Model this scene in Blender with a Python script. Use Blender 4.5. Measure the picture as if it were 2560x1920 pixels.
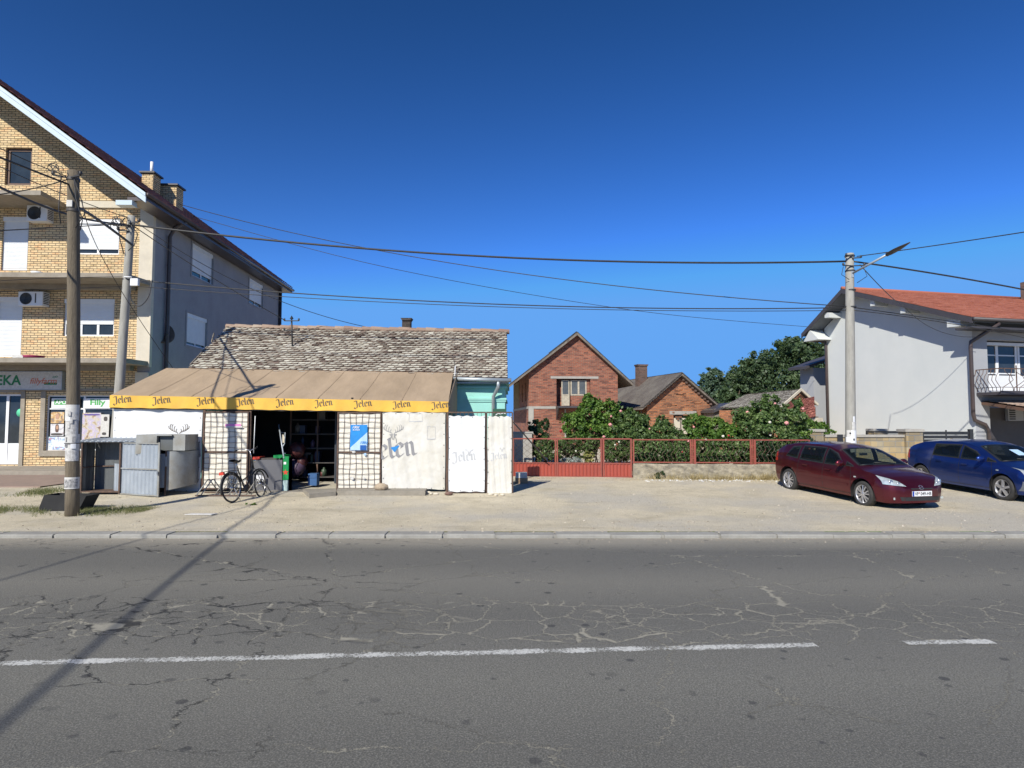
import bpy, math, random
import numpy as np
from mathutils import Vector, Matrix
R = math.radians
SC = bpy.context.scene
for o in list(bpy.data.objects): bpy.data.objects.remove(o)

# ------------------------------------------------------------ camera, sky, sun, exposure
FPX, HCAM, PITCH = 1600.0, 2.0, R(3.2)
cam = bpy.data.cameras.new('camera'); camo = bpy.data.objects.new('camera', cam)
SC.collection.objects.link(camo); SC.camera = camo
camo.location = (0, 0, HCAM); camo.rotation_euler = (math.pi/2 + PITCH, 0, 0)
cam.sensor_width = 36; cam.lens = FPX/2560*36; cam.clip_start = .05; cam.clip_end = 6000
SUN_AZ, SUN_EL = R(26), R(37.5)          # light travels away from the camera and to the right
LD = Vector((math.sin(SUN_AZ)*math.cos(SUN_EL), math.cos(SUN_AZ)*math.cos(SUN_EL), -math.sin(SUN_EL)))
wd = bpy.data.worlds.new('World'); SC.world = wd; wd.use_nodes = True
wn = wd.node_tree; bg = wn.nodes['Background']
sky = wn.nodes.new('ShaderNodeTexSky'); sky.sky_type = 'NISHITA'; sky.sun_disc = False
sky.sun_elevation = SUN_EL; sky.sun_rotation = math.pi + SUN_AZ
sky.altitude = 600; sky.air_density = 1.0; sky.dust_density = 0.2; sky.ozone_density = 4.5
hs = wn.nodes.new('ShaderNodeHueSaturation'); hs.inputs['Saturation'].default_value = 1.3
wn.links.new(sky.outputs[0], hs.inputs['Color'])
# contrast of the deep clear sky, per channel
sepc = wn.nodes.new('ShaderNodeSeparateColor'); comc = wn.nodes.new('ShaderNodeCombineColor'); wn.links.new(hs.outputs[0], sepc.inputs[0])
for i_, (a_, p_, m_) in enumerate(((.74, .91, .15), (1.42, 1.42, .40), (1.57, 1.78, .73))):
    k1 = wn.nodes.new('ShaderNodeMath'); k1.operation = 'MULTIPLY'; k1.inputs[1].default_value = .1275; wn.links.new(sepc.outputs[i_], k1.inputs[0])
    k0 = wn.nodes.new('ShaderNodeMath'); k0.operation = 'MINIMUM'; k0.inputs[1].default_value = m_; wn.links.new(k1.outputs[0], k0.inputs[0])
    k2 = wn.nodes.new('ShaderNodeMath'); k2.operation = 'POWER'; k2.inputs[1].default_value = p_; wn.links.new(k0.outputs[0], k2.inputs[0])
    k3 = wn.nodes.new('ShaderNodeMath'); k3.operation = 'MULTIPLY'; k3.inputs[1].default_value = a_/.1275; wn.links.new(k2.outputs[0], k3.inputs[0]); wn.links.new(k3.outputs[0], comc.inputs[i_])
wn.links.new(comc.outputs[0], bg.inputs[0])
bg.inputs[1].default_value = 0.10
sl = bpy.data.lights.new('sun', 'SUN'); slo = bpy.data.objects.new('sun', sl); SC.collection.objects.link(slo)
sl.energy = 4.6; sl.angle = R(.6); sl.color = (1, .95, .84)
slo.rotation_euler = LD.to_track_quat('-Z', 'Y').to_euler(); slo.location = (-20, -30, 40)
SC.view_settings.view_transform = 'Standard'; SC.view_settings.look = 'None'
SC.view_settings.exposure = 0.35; SC.view_settings.gamma = 1

# ------------------------------------------------------------ where a photo pixel lies at a given depth
cp, sp = math.cos(PITCH), math.sin(PITCH)
def W(px, py, Y):
    a = (px-1280)/FPX; b = -(py-960)/FPX
    y = cp - b*sp; z = sp + b*cp; k = Y/y
    return Vector((a*k, Y, HCAM + z*k))
def WX(px, Y, py=1050): return W(px, py, Y).x
def WZ(py, Y): return W(1280, py, Y).z
def gz(Y):
    if Y < 15: return 0.0
    if Y > 23.5: return .34
    return .04*(Y-15)
def G(px, py):
    Y = 15.0
    for _ in range(40):
        a = -(py-960)/FPX; y = cp-a*sp; z = sp+a*cp
        Y = (gz(Y)-HCAM)/z*y*.5 + Y*.5
    return Vector((WX(px, Y, py), Y, gz(Y)))

# ------------------------------------------------------------ mesh builder
WM = {}
class MB:
    def __init__(s, T=None):
        s.v = []; s.f = []; s.mi = []; s.sm = []; s.rv = []; s.T = T; s.r = 0.0
    def add(s, vs, fs, mi=0, smooth=False):
        b = len(s.v)
        if s.T is not None: vs = [s.T @ Vector(v) for v in vs]
        s.v += [tuple(v) for v in vs]
        for f in fs:
            s.f.append([b+i for i in f]); s.mi.append(mi); s.sm.append(smooth); s.rv.append(s.r)
        return s
    def box(s, x0, x1, y0, y1, z0, z1, mi=0):
        x0, x1 = sorted((x0, x1)); y0, y1 = sorted((y0, y1)); z0, z1 = sorted((z0, z1))
        vs = [(x0,y0,z0),(x1,y0,z0),(x1,y1,z0),(x0,y1,z0),(x0,y0,z1),(x1,y0,z1),(x1,y1,z1),(x0,y1,z1)]
        return s.add(vs, [(3,2,1,0),(4,5,6,7),(0,1,5,4),(1,2,6,5),(2,3,7,6),(3,0,4,7)], mi)
    def rbox(s, c, size, rot=(0,0,0), mi=0):
        from mathutils import Euler
        M = Euler(rot).to_matrix(); c = Vector(c); h = [q/2 for q in size]
        vs = [c + M @ Vector((a*h[0], b*h[1], d*h[2])) for a, b, d in
              ((-1,-1,-1),(1,-1,-1),(1,1,-1),(-1,1,-1),(-1,-1,1),(1,-1,1),(1,1,1),(-1,1,1))]
        return s.add(vs, [(3,2,1,0),(4,5,6,7),(0,1,5,4),(1,2,6,5),(2,3,7,6),(3,0,4,7)], mi)
    def quad(s, a, b, c, d, mi=0, smooth=False): return s.add([a,b,c,d], [(0,1,2,3)], mi, smooth)
    def prism(s, poly, d, mi=0):
        """poly: 3D points of one face, d: extrusion vector"""
        n = len(poly); d = Vector(d); P = [Vector(p) for p in poly]
        nn = Vector((0,0,0))
        for i in range(n): nn += P[i].cross(P[(i+1) % n])
        if nn.dot(d) > 0: P = P[::-1]
        vs = P + [p+d for p in P]
        fs = [tuple(range(n)), tuple(range(2*n-1, n-1, -1))]
        for i in range(n):
            j = (i+1) % n; fs.append((j, i, n+i, n+j))
        return s.add(vs, fs, mi)
    def tube(s, pts, r, n=8, mi=0, smooth=True, cap=True, closed=False):
        pts = [Vector(p) for p in pts]; m = len(pts)
        rr = r if isinstance(r, (list, tuple)) else [r]*m
        vs = []; up = None
        for i in range(m):
            if closed: t = pts[(i+1) % m]-pts[i-1]
            else: t = pts[min(i+1, m-1)]-pts[max(i-1, 0)]
            if t.length < 1e-9: t = Vector((0,0,1))
            t.normalize()
            if up is None:
                up = Vector((0,0,1)) if abs(t.z) < .9 else Vector((0,1,0))
            a = t.cross(up)
            if a.length < 1e-6: a = t.cross(Vector((1,0,0)))
            a.normalize(); b = a.cross(t).normalized(); up = b
            for k in range(n):
                w = 2*math.pi*k/n
                vs.append(pts[i] + (a*math.cos(w) + b*math.sin(w))*rr[i])
        fs = []
        for i in range(m if closed else m-1):
            i2 = (i+1) % m
            for k in range(n):
                k2 = (k+1) % n
                fs.append((i*n+k, i*n+k2, i2*n+k2, i2*n+k))
        if cap and not closed:
            fs.append(tuple(range(n-1, -1, -1))); fs.append(tuple((m-1)*n+k for k in range(n)))
        return s.add(vs, fs, mi, smooth)
    def bar(s, a, b, w, h=None, mi=0):
        """square bar from a to b"""
        h = h or w; a = Vector(a); b = Vector(b); t = (b-a).normalized()
        u = t.cross(Vector((0,0,1)))
        if u.length < 1e-4: u = Vector((1,0,0))
        u.normalize(); v = u.cross(t).normalized()
        vs = []
        for p in (a, b):
            for i, j in ((-1,-1),(1,-1),(1,1),(-1,1)): vs.append(p + u*i*w/2 + v*j*h/2)
        return s.add(vs, [(0,1,2,3)[::-1],(4,5,6,7),(0,1,5,4),(1,2,6,5),(2,3,7,6),(3,0,4,7)], mi)
    def lathe(s, c, axis, prof, n=24, mi=0, smooth=True):
        """prof: list of (distance along axis, radius)"""
        c = Vector(c); ax = Vector(axis).normalized()
        u = ax.cross(Vector((0,0,1)))
        if u.length < 1e-4: u = Vector((1,0,0))
        u.normalize(); w = ax.cross(u)
        vs = []; m = len(prof)
        for d, r in prof:
            for k in range(n):
                t = 2*math.pi*k/n; vs.append(c + ax*d + (u*math.cos(t) + w*math.sin(t))*r)
        fs = []
        for i in range(m-1):
            for k in range(n):
                k2 = (k+1) % n; fs.append((i*n+k, i*n+k2, (i+1)*n+k2, (i+1)*n+k))
        return s.add(vs, fs, mi, smooth)
    def grid(s, fn, nu, nv, mi=0, smooth=True):
        vs = [fn(i/nu, j/nv) for j in range(nv+1) for i in range(nu+1)]
        fs = [(j*(nu+1)+i, j*(nu+1)+i+1, (j+1)*(nu+1)+i+1, (j+1)*(nu+1)+i) for j in range(nv) for i in range(nu)]
        return s.add(vs, fs, mi, smooth)
    def build(s, name, mats, parent=None, loc=None, uv=True):
        if not isinstance(mats, (list, tuple)): mats = [mats]
        me = bpy.data.meshes.new(name)
        V = np.array(s.v, dtype=float)
        if parent is not None: M = WM[parent].inverted()
        elif loc is not None: M = Matrix.Translation(loc).inverted()
        else: M = Matrix.Identity(4)
        A = np.array(M); V = V @ A[:3,:3].T + A[:3,3]
        me.from_pydata(V.tolist(), [], s.f)
        for m in mats: me.materials.append(m)
        me.polygons.foreach_set('material_index', s.mi)
        me.polygons.foreach_set('use_smooth', s.sm)
        at = me.attributes.new('rnd', 'FLOAT', 'FACE'); at.data.foreach_set('value', s.rv)
        if uv:
            ul = me.uv_layers.new(name='UVMap'); out = np.zeros((len(me.loops), 2))
            Z = Vector((0,0,1))
            for p in me.polygons:
                n = p.normal
                if abs(n.z) > .98: t = Vector((1,0,0)); b = Vector((0,1,0))
                else: t = Z.cross(n).normalized(); b = n.cross(t)
                for li in p.loop_indices:
                    c = V[me.loops[li].vertex_index]
                    out[li,0] = c[0]*t.x + c[1]*t.y + c[2]*t.z; out[li,1] = c[0]*b.x + c[1]*b.y + c[2]*b.z
            ul.data.foreach_set('uv', out.ravel())
        me.update()
        o = bpy.data.objects.new(name, me); SC.collection.objects.link(o)
        if parent is not None: o.parent = parent; WM[o] = WM[parent]
        elif loc is not None: o.location = loc; WM[o] = Matrix.Translation(loc)
        else: WM[o] = Matrix.Identity(4)
        return o
def tag(o, label=None, cat=None, group=None, kind=None):
    if label: o['label'] = label
    if cat: o['category'] = cat
    if group: o['group'] = group
    if kind: o['kind'] = kind
    return o
def thing(name, label, cat, loc=(0,0,0), rz=0, group=None):
    o = bpy.data.objects.new(name, None); SC.collection.objects.link(o); o.empty_display_size = .2
    o.location = loc; o.rotation_euler = (0,0,rz)
    WM[o] = Matrix.Translation(loc) @ Matrix.Rotation(rz, 4, 'Z')
    return tag(o, label, cat, group)
def copy_tree(o, parent=None):
    c = o.copy(); SC.collection.objects.link(c); c.parent = parent
    WM[c] = WM[o]
    for ch in list(o.children): copy_tree(ch, c)
    return c

# ------------------------------------------------------------ materials
def newmat(name):
    m = bpy.data.materials.new(name); m.use_nodes = True
    return m, m.node_tree, m.node_tree.nodes['Principled BSDF']
def ramp(nt, fac, stops):
    r = nt.nodes.new('ShaderNodeValToRGB'); e = r.color_ramp.elements
    while len(e) < len(stops): e.new(.5)
    for i, (p, c) in enumerate(stops):
        e[i].position = p; e[i].color = (*c, 1) if len(c) == 3 else c
    nt.links.new(fac, r.inputs[0]); return r.outputs[0]
def noise(nt, scale, detail=4, vec=None, rough=.6, dist=0):
    n = nt.nodes.new('ShaderNodeTexNoise'); n.inputs['Scale'].default_value = scale
    n.inputs['Detail'].default_value = detail; n.inputs['Roughness'].default_value = rough
    n.inputs['Distortion'].default_value = dist
    if vec is not None: nt.links.new(vec, n.inputs['Vector'])
    return n.outputs[0]
def coord(nt, kind='Object', scale=None):
    t = nt.nodes.new('ShaderNodeTexCoord'); o = t.outputs[kind]
    if scale:
        m = nt.nodes.new('ShaderNodeMapping'); m.inputs['Scale'].default_value = scale
        nt.links.new(o, m.inputs[0]); o = m.outputs[0]
    return o
def mixc(nt, fac, a, b, mode='MIX'):
    m = nt.nodes.new('ShaderNodeMix'); m.data_type = 'RGBA'; m.blend_type = mode
    for sock, val in ((m.inputs[0], fac), (m.inputs[6], a), (m.inputs[7], b)):
        if hasattr(val, 'is_output'): nt.links.new(val, sock)
        elif isinstance(val, (int, float)): sock.default_value = val
        else: sock.default_value = (*val, 1)
    return m.outputs[2]
def math_(nt, op, a, b=None, c=None, clamp=False):
    m = nt.nodes.new('ShaderNodeMath'); m.operation = op; m.use_clamp = clamp
    for i, val in enumerate((a, b, c)):
        if val is None: continue
        if hasattr(val, 'is_output'): nt.links.new(val, m.inputs[i])
        else: m.inputs[i].default_value = val
    return m.outputs[0]
def bump(nt, bs, h, strength, dist=.02):
    b = nt.nodes.new('ShaderNodeBump'); b.inputs['Strength'].default_value = strength; b.inputs['Distance'].default_value = dist
    nt.links.new(h, b.inputs['Height']); nt.links.new(b.outputs[0], bs.inputs['Normal'])
def pm(name, c1, c2=None, scale=6, rough=.8, metal=0, bmp=0, bscale=None, coat=0, fine=0, stretch=None):
    """painted / plain surface with two-scale colour variation"""
    m, nt, bs = newmat(name)
    c2 = c2 or tuple(x*.82 for x in c1); v = coord(nt, 'Object', stretch)
    f = noise(nt, scale, 6, v, .65)
    col = ramp(nt, f, [(.35, c1), (.68, c2)])
    if fine:
        g = noise(nt, scale*14, 3, v); col = mixc(nt, math_(nt, 'MULTIPLY', g, fine), col, tuple(x*.35 for x in c1))
    nt.links.new(col, bs.inputs['Base Color'])
    bs.inputs['Roughness'].default_value = rough; bs.inputs['Metallic'].default_value = metal
    if coat: bs.inputs['Coat Weight'].default_value = coat; bs.inputs['Coat Roughness'].default_value = .04
    if bmp: bump(nt, bs, noise(nt, bscale or scale*5, 5, v), bmp, .02)
    return m
def brickmat(name, c1, c2, mortar, bw=.25, bh=.08, ms=.012, stain=(.3,.2,.12), sfac=.35, rough=.9, extra=None, bstr=.5):
    m, nt, bs = newmat(name); uv = coord(nt, 'UV')
    wob = noise(nt, 3, 2, uv); 
    va = nt.nodes.new('ShaderNodeVectorMath'); va.operation = 'MULTIPLY_ADD'
    cmb = nt.nodes.new('ShaderNodeCombineXYZ'); nt.links.new(wob, cmb.inputs[1]); 
    va.inputs[1].default_value = (0, .02, 0); nt.links.new(cmb.outputs[0], va.inputs[0]); nt.links.new(uv, va.inputs[2])
    b = nt.nodes.new('ShaderNodeTexBrick'); nt.links.new(va.outputs[0], b.inputs['Vector'])
    b.inputs['Scale'].default_value = 1; b.inputs['Brick Width'].default_value = bw; b.inputs['Row Height'].default_value = bh
    b.inputs['Mortar Size'].default_value = ms; b.inputs['Mortar Smooth'].default_value = .3; b.inputs['Bias'].default_value = 0
    b.inputs['Color1'].default_value = (*c1, 1); b.inputs['Color2'].default_value = (*c2, 1); b.inputs['Mortar'].default_value = (*mortar, 1)
    # per-brick tone: white noise over the brick cell
    sx = nt.nodes.new('ShaderNodeSeparateXYZ'); nt.links.new(va.outputs[0], sx.inputs[0])
    row = math_(nt, 'FLOOR', math_(nt, 'DIVIDE', sx.outputs[1], bh))
    par = math_(nt, 'MULTIPLY', math_(nt, 'MODULO', row, 2), .5)
    colx = math_(nt, 'FLOOR', math_(nt, 'ADD', math_(nt, 'DIVIDE', sx.outputs[0], bw), par))
    cc = nt.nodes.new('ShaderNodeCombineXYZ'); nt.links.new(colx, cc.inputs[0]); nt.links.new(row, cc.inputs[1])
    wn_ = nt.nodes.new('ShaderNodeTexWhiteNoise'); wn_.noise_dimensions = '2D'; nt.links.new(cc.outputs[0], wn_.inputs[0])
    tone = ramp(nt, wn_.outputs[0], extra or [(0, (.62,.62,.62)), (.25, (1,1,1)), (.8, (1.1,1.05,1)), (1, (.8,.7,.6))])
    col = mixc(nt, 1.0, b.outputs[0], tone, 'MULTIPLY')
    st = ramp(nt, noise(nt, .9, 6, uv, .7), [(.45, (0,0,0)), (.75, (1,1,1))])
    col = mixc(nt, math_(nt, 'MULTIPLY', st, sfac), col, stain)
    fn = noise(nt, 60, 3, uv); col = mixc(nt, math_(nt, 'MULTIPLY', fn, .25), col, tuple(x*.5 for x in c1))
    nt.links.new(col, bs.inputs['Base Color']); bs.inputs['Roughness'].default_value = rough
    h = math_(nt, 'MULTIPLY_ADD', b.outputs[1], -1.0, math_(nt, 'MULTIPLY', fn, .4))
    bump(nt, bs, h, bstr, .015)
    return m
def tilemat(name, stops, rough=.9, nscale=9, lich=None):
    """roof tile: tone from the per-tile random attribute, lichen from noise"""
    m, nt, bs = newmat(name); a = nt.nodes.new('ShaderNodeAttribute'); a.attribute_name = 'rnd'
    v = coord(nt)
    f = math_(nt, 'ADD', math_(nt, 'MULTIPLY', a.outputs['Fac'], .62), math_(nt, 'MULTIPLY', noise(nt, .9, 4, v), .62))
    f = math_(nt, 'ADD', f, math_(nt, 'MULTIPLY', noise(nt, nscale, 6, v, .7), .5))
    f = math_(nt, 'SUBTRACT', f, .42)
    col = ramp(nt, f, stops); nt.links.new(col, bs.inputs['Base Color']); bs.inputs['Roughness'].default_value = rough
    bump(nt, bs, noise(nt, 30, 5, v), .6, .02); return m
def leafmat(name, dark, mid, light, trans=.25):
    m, nt, bs = newmat(name); a = nt.nodes.new('ShaderNodeAttribute'); a.attribute_name = 'rnd'
    col = ramp(nt, a.outputs['Fac'], [(0, dark), (.55, mid), (1, light)])
    nt.links.new(col, bs.inputs['Base Color']); bs.inputs['Roughness'].default_value = .55
    tr = nt.nodes.new('ShaderNodeBsdfTranslucent'); nt.links.new(mixc(nt, .5, col, (.25,.4,.05)), tr.inputs[0])
    mx = nt.nodes.new('ShaderNodeMixShader'); mx.inputs[0].default_value = trans
    nt.links.new(bs.outputs[0], mx.inputs[1]); nt.links.new(tr.outputs[0], mx.inputs[2])
    nt.links.new(mx.outputs[0], nt.nodes['Material Output'].inputs[0]); return m
def glassmat(name, c=(.02,.025,.03), rough=.05):
    m, nt, bs = newmat(name); v = coord(nt)
    nt.links.new(ramp(nt, noise(nt, 2, 3, v), [(.3, c), (.7, tuple(x*1.8 for x in c))]), bs.inputs['Base Color'])
    bs.inputs['Roughness'].default_value = rough; bs.inputs['Specular IOR Level'].default_value = .6; return m

M = {}
M['ybrick'] = brickmat('yellow_brick', (.76,.58,.34), (.68,.49,.27), (.11,.085,.06), .25, .084, .013, (.35,.25,.15), .22,
    extra=[(0, (.72,.7,.62)), (.2, (.95,.95,.95)), (.75, (1.1,1.1,1.05)), (1, (1.0,.82,.72))])
M['rbrick'] = brickmat('red_brick', (.34,.105,.06), (.24,.072,.048), (.25,.185,.145), .26, .078, .013, (.13,.08,.065), .5, bstr=.8,
    extra=[(0, (.45,.45,.5)), (.25, (.9,.9,.9)), (.7, (1.15,1.1,1)), (1, (1.35,1.3,1.2))])
M['obrick'] = brickmat('orange_brick', (.46,.18,.08), (.35,.125,.06), (.24,.18,.13), .27, .09, .014, (.10,.075,.06), .55, bstr=1,
    extra=[(0, (.35,.35,.4)), (.2, (.85,.85,.85)), (.7, (1.15,1.1,1)), (1, (1.3,1.3,1.2))])
M['dbrick'] = brickmat('sooty_brick', (.06,.045,.04), (.04,.033,.03), (.09,.08,.07), .24, .08, .012, (.02,.02,.02), .5)
M['cbrick'] = brickmat('chimney_brick', (.19,.11,.085), (.12,.08,.065), (.13,.11,.1), .24, .08, .012, (.05,.04,.04), .5)
M['block'] = brickmat('split_block', (.40,.345,.24), (.36,.27,.14), (.33,.32,.29), .42, .2, .013, (.25,.23,.2), .5, bstr=1,
    extra=[(0, (.6,.62,.7)), (.3, (.9,.9,.9)), (.7, (1.1,1.05,.95)), (1, (1.15,1.0,.72))])
M['render_grey'] = pm('grey_render', (.37,.36,.37), (.31,.30,.31), 1.2, .95, bmp=.5, bscale=60, fine=.3)
M['render_white'] = pm('pale_render', (.57,.59,.58), (.53,.555,.55), .7, .9, bmp=.15, bscale=90)
M['render_grey_shade'] = pm('grey_and_shade_render', (.36,.37,.39), (.33,.34,.36), .8, .9, bmp=.15, bscale=90)  # light grey render; also carries the shade painted on the pale house front
M['turq'] = pm('turquoise_plaster', (.33,.68,.60), (.28,.58,.52), 1.4, .85, bmp=.25, bscale=30, fine=.15)
M['conc'] = pm('concrete', (.36,.32,.26), (.26,.225,.18), 3, .92, bmp=.4, bscale=40, fine=.3)
M['concl'] = pm('light_concrete', (.42,.40,.36), (.33,.31,.28), 3, .92, bmp=.4, bscale=40, fine=.3)
M['plaster'] = pm('cream_plaster', (.62,.56,.45), (.52,.47,.38), 2, .9, bmp=.3, bscale=50)
M['old_plaster'] = pm('stained_old_plaster', (.52,.46,.34), (.15,.135,.115), 5.5, .95, bmp=1.2, bscale=14, fine=.8, stretch=(1,1,1.6))
M['white'] = pm('white_paint', (.78,.79,.80), (.70,.71,.72), 3, .5)
M['fascia'] = pm('pale_blue_fascia', (.52,.62,.68), (.46,.56,.62), 2, .4, fine=.15)
M['shut'] = pm('white_shutter', (.74,.76,.77), (.68,.70,.72), 2, .45, stretch=(1,1,1))
M['frame_brown'] = pm('brown_wood', (.13,.07,.045), (.08,.05,.035), 9, .6, stretch=(1,1,.2))
M['glass'] = glassmat('window_glass')
M['glass2'] = glassmat('dusty_glass', (.07,.075,.075), .15)
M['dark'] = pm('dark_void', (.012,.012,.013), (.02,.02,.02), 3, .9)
M['wood_pole'] = pm('weathered_pole_wood', (.22,.18,.125), (.11,.09,.065), 5, .95, bmp=.8, bscale=20, fine=.5, stretch=(6,6,.5))
M['conc_pole'] = pm('pole_concrete', (.40,.39,.35), (.29,.28,.25), 4, .9, bmp=.3, bscale=50, fine=.35, stretch=(3,3,.6))
M['black'] = pm('black_rubber', (.018,.018,.02), (.03,.03,.03), 6, .6)
M['cable'] = pm('black_cable', (.022,.022,.025), (.035,.035,.035), 6, .55)
M['galv'] = pm('galvanised_steel', (.44,.48,.52), (.33,.37,.41), 2.2, .5, .35, bmp=.15, bscale=12, fine=.2)
M['galv_rust'] = pm('dull_galvanised_sheet', (.36,.38,.38), (.25,.225,.18), 1.6, .6, .2, bmp=.2, fine=.3)
M['rust'] = pm('rusty_steel', (.17,.105,.075), (.08,.055,.045), 12, .85, .1, bmp=.5, fine=.4)
M['steel'] = pm('dark_steel', (.10,.09,.085), (.06,.055,.05), 8, .6, .3)
M['chrome'] = pm('bright_metal', (.65,.65,.66), (.5,.5,.5), 8, .25, .9)
M['red_metal'] = pm('red_painted_steel', (.33,.075,.05), (.22,.06,.045), 2.5, .55, fine=.35)
M['red_sheet'] = pm('red_sheet_metal', (.36,.068,.045), (.29,.06,.042), 1.3, .5, fine=.15)
M['tarp'] = pm('white_tarpaulin', (.70,.71,.72), (.62,.62,.61), 1.1, .55, bmp=.8, bscale=5)
M['tarp_dirty'] = pm('dirty_white_tarpaulin', (.68,.67,.63), (.55,.52,.44), 1.3, .6, bmp=.8, bscale=5, fine=.1)
M['tarp_cream'] = pm('cream_tarpaulin', (.72,.69,.60), (.66,.62,.53), 2, .65, bmp=.6, bscale=6)
M['canvas'] = pm('tan_canvas', (.40,.30,.20), (.31,.23,.15), 1.5, .95, bmp=.8, bscale=6, fine=.15, stretch=(1,.35,.35))
M['valance'] = pm('yellow_canvas', (.76,.46,.065), (.64,.37,.07), 1.4, .8, bmp=.3, bscale=7)
M['ink'] = pm('printed_dark_ink', (.09,.07,.05), (.14,.11,.08), 6, .8)
M['ink_grey'] = pm('printed_grey_ink', (.20,.20,.21), (.27,.27,.28), 5, .7)
M['ink_pale'] = pm('faded_grey_ink', (.42,.43,.44), (.50,.51,.52), 5, .7)
M['green'] = pm('green_plastic', (.01,.26,.07), (.01,.2,.05), 3, .35)
M['dgreen'] = pm('dark_green', (.02,.09,.05), (.02,.07,.04), 3, .5)
M['redp'] = pm('red_plastic', (.6,.06,.03), (.5,.05,.03), 3, .4)
M['bluep'] = pm('blue_print', (.02,.25,.62), (.02,.2,.55), 3, .45)
M['blue2'] = pm('pale_blue_print', (.45,.62,.80), (.35,.52,.74), 3, .45)
M['pink'] = pm('pink_print', (.75,.22,.55), (.6,.2,.45), 3, .5)
M['paper'] = pm('paper', (.66,.65,.62), (.50,.49,.46), 14, .85, fine=.2)
M['card'] = pm('cardboard', (.36,.25,.15), (.30,.2,.12), 4, .9)
M['stone'] = pm('field_stone', (.42,.34,.24), (.27,.21,.15), 7, .95, bmp=.8, bscale=18)
M['brown_stone'] = pm('brown_stone', (.20,.12,.09), (.13,.08,.07), 7, .95, bmp=.8, bscale=18)
M['gutter'] = pm('zinc_gutter', (.42,.46,.47), (.34,.38,.4), 3, .45, .4)
M['gutter_brown'] = pm('brown_gutter', (.055,.043,.042), (.075,.055,.052), 3, .35)
M['soffit'] = pm('dark_soffit', (.115,.125,.14), (.10,.11,.12), 2, .7)
M['fascia_dark'] = pm('anthracite_fascia', (.06,.055,.06), (.05,.045,.05), 3, .5)
M['sill'] = pm('ridge_mortar', (.36,.31,.25), (.25,.2,.16), 9, .95, bmp=.5)
M['oldwood'] = pm('weathered_board', (.22,.19,.155), (.12,.10,.085), 5, .95, stretch=(1,1,.3), bmp=.4)
M['wood_paint'] = pm('flaking_cream_wood', (.50,.45,.35), (.34,.29,.22), 7, .85, bmp=.3)
M['anth'] = pm('anthracite_metal', (.03,.032,.035), (.04,.042,.045), 3, .4, .2)
M['tile_old'] = tilemat('lichen_roof_tile', [(0, (.10,.07,.058)), (.2, (.19,.135,.11)), (.3, (.34,.30,.24)), (.44, (.48,.46,.38)), (1, (.62,.60,.52))])
M['tile_grey'] = tilemat('grey_roof_tile', [(0, (.08,.065,.06)), (.25, (.16,.145,.125)), (.45, (.30,.285,.25)), (1, (.52,.50,.44))])
M['tile_brown'] = tilemat('brown_pantile', [(0, (.16,.05,.04)), (.5, (.27,.09,.065)), (1, (.40,.17,.12))], .8, 5)
M['tile_red'] = tilemat('orange_red_tile', [(0, (.30,.095,.055)), (.5, (.39,.135,.08)), (1, (.47,.20,.125))], .7, 4)
M['tile_ridge'] = tilemat('ridge_tile', [(0, (.22,.14,.11)), (.5, (.32,.23,.17)), (1, (.42,.36,.28))])
M['leaf_a'] = leafmat('rose_leaf', (.026,.052,.014), (.075,.135,.035), (.20,.27,.09))
M['leaf_b'] = leafmat('bright_leaf', (.035,.085,.012), (.085,.17,.024), (.19,.28,.05))
M['leaf_c'] = leafmat('dark_leaf', (.015,.035,.014), (.03,.062,.022), (.06,.10,.035))
M['leaf_t'] = leafmat('tree_leaf', (.03,.055,.026), (.062,.105,.045), (.12,.17,.075), .25)
M['leaf_t2'] = leafmat('far_tree_leaf', (.04,.07,.048), (.07,.12,.075), (.12,.17,.10), .25)
M['grass'] = leafmat('grass_blade', (.06,.08,.025), (.15,.16,.06), (.36,.32,.17), .3)
M['dry'] = leafmat('dry_grass', (.26,.19,.09), (.46,.36,.19), (.62,.52,.32), .3)
M['bark'] = pm('bark', (.09,.065,.045), (.05,.038,.028), 8, .95, bmp=.8, stretch=(3,3,.5))
M['petal'] = pm('pink_petal', (.75,.36,.34), (.68,.28,.27), 9, .7)
M['petal_w'] = pm('white_petal', (.76,.74,.66), (.7,.66,.52), 9, .7)
M['petal_r'] = pm('red_petal', (.45,.03,.03), (.35,.02,.03), 9, .7)
M['tire'] = pm('tyre_rubber', (.022,.022,.023), (.04,.038,.035), 9, .8, bmp=.2)
M['alloy'] = pm('alloy_rim', (.58,.58,.60), (.45,.45,.46), 6, .3, .7)
def paint(name, c, flake):
    m, nt, bs = newmat(name); v = coord(nt)
    f = noise(nt, 900, 1, v); d = noise(nt, 2.5, 5, v)
    col = mixc(nt, math_(nt, 'MULTIPLY', f, .5), c, flake)
    col = mixc(nt, math_(nt, 'MULTIPLY', d, .06), col, (.3,.27,.23))
    nt.links.new(col, bs.inputs['Base Color']); bs.inputs['Roughness'].default_value = .32; bs.inputs['Metallic'].default_value = .8
    bs.inputs['Coat Weight'].default_value = .6; bs.inputs['Coat Roughness'].default_value = .05
    nt.links.new(ramp(nt, d, [(.3, (.28,.28,.28)), (.7, (.42,.42,.42))]), bs.inputs['Roughness']); return m
M['car_red'] = paint('burgundy_paint', (.10,.006,.016), (.17,.012,.028))
M['car_blue'] = paint('blue_paint', (.006,.032,.19), (.015,.06,.30))
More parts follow.
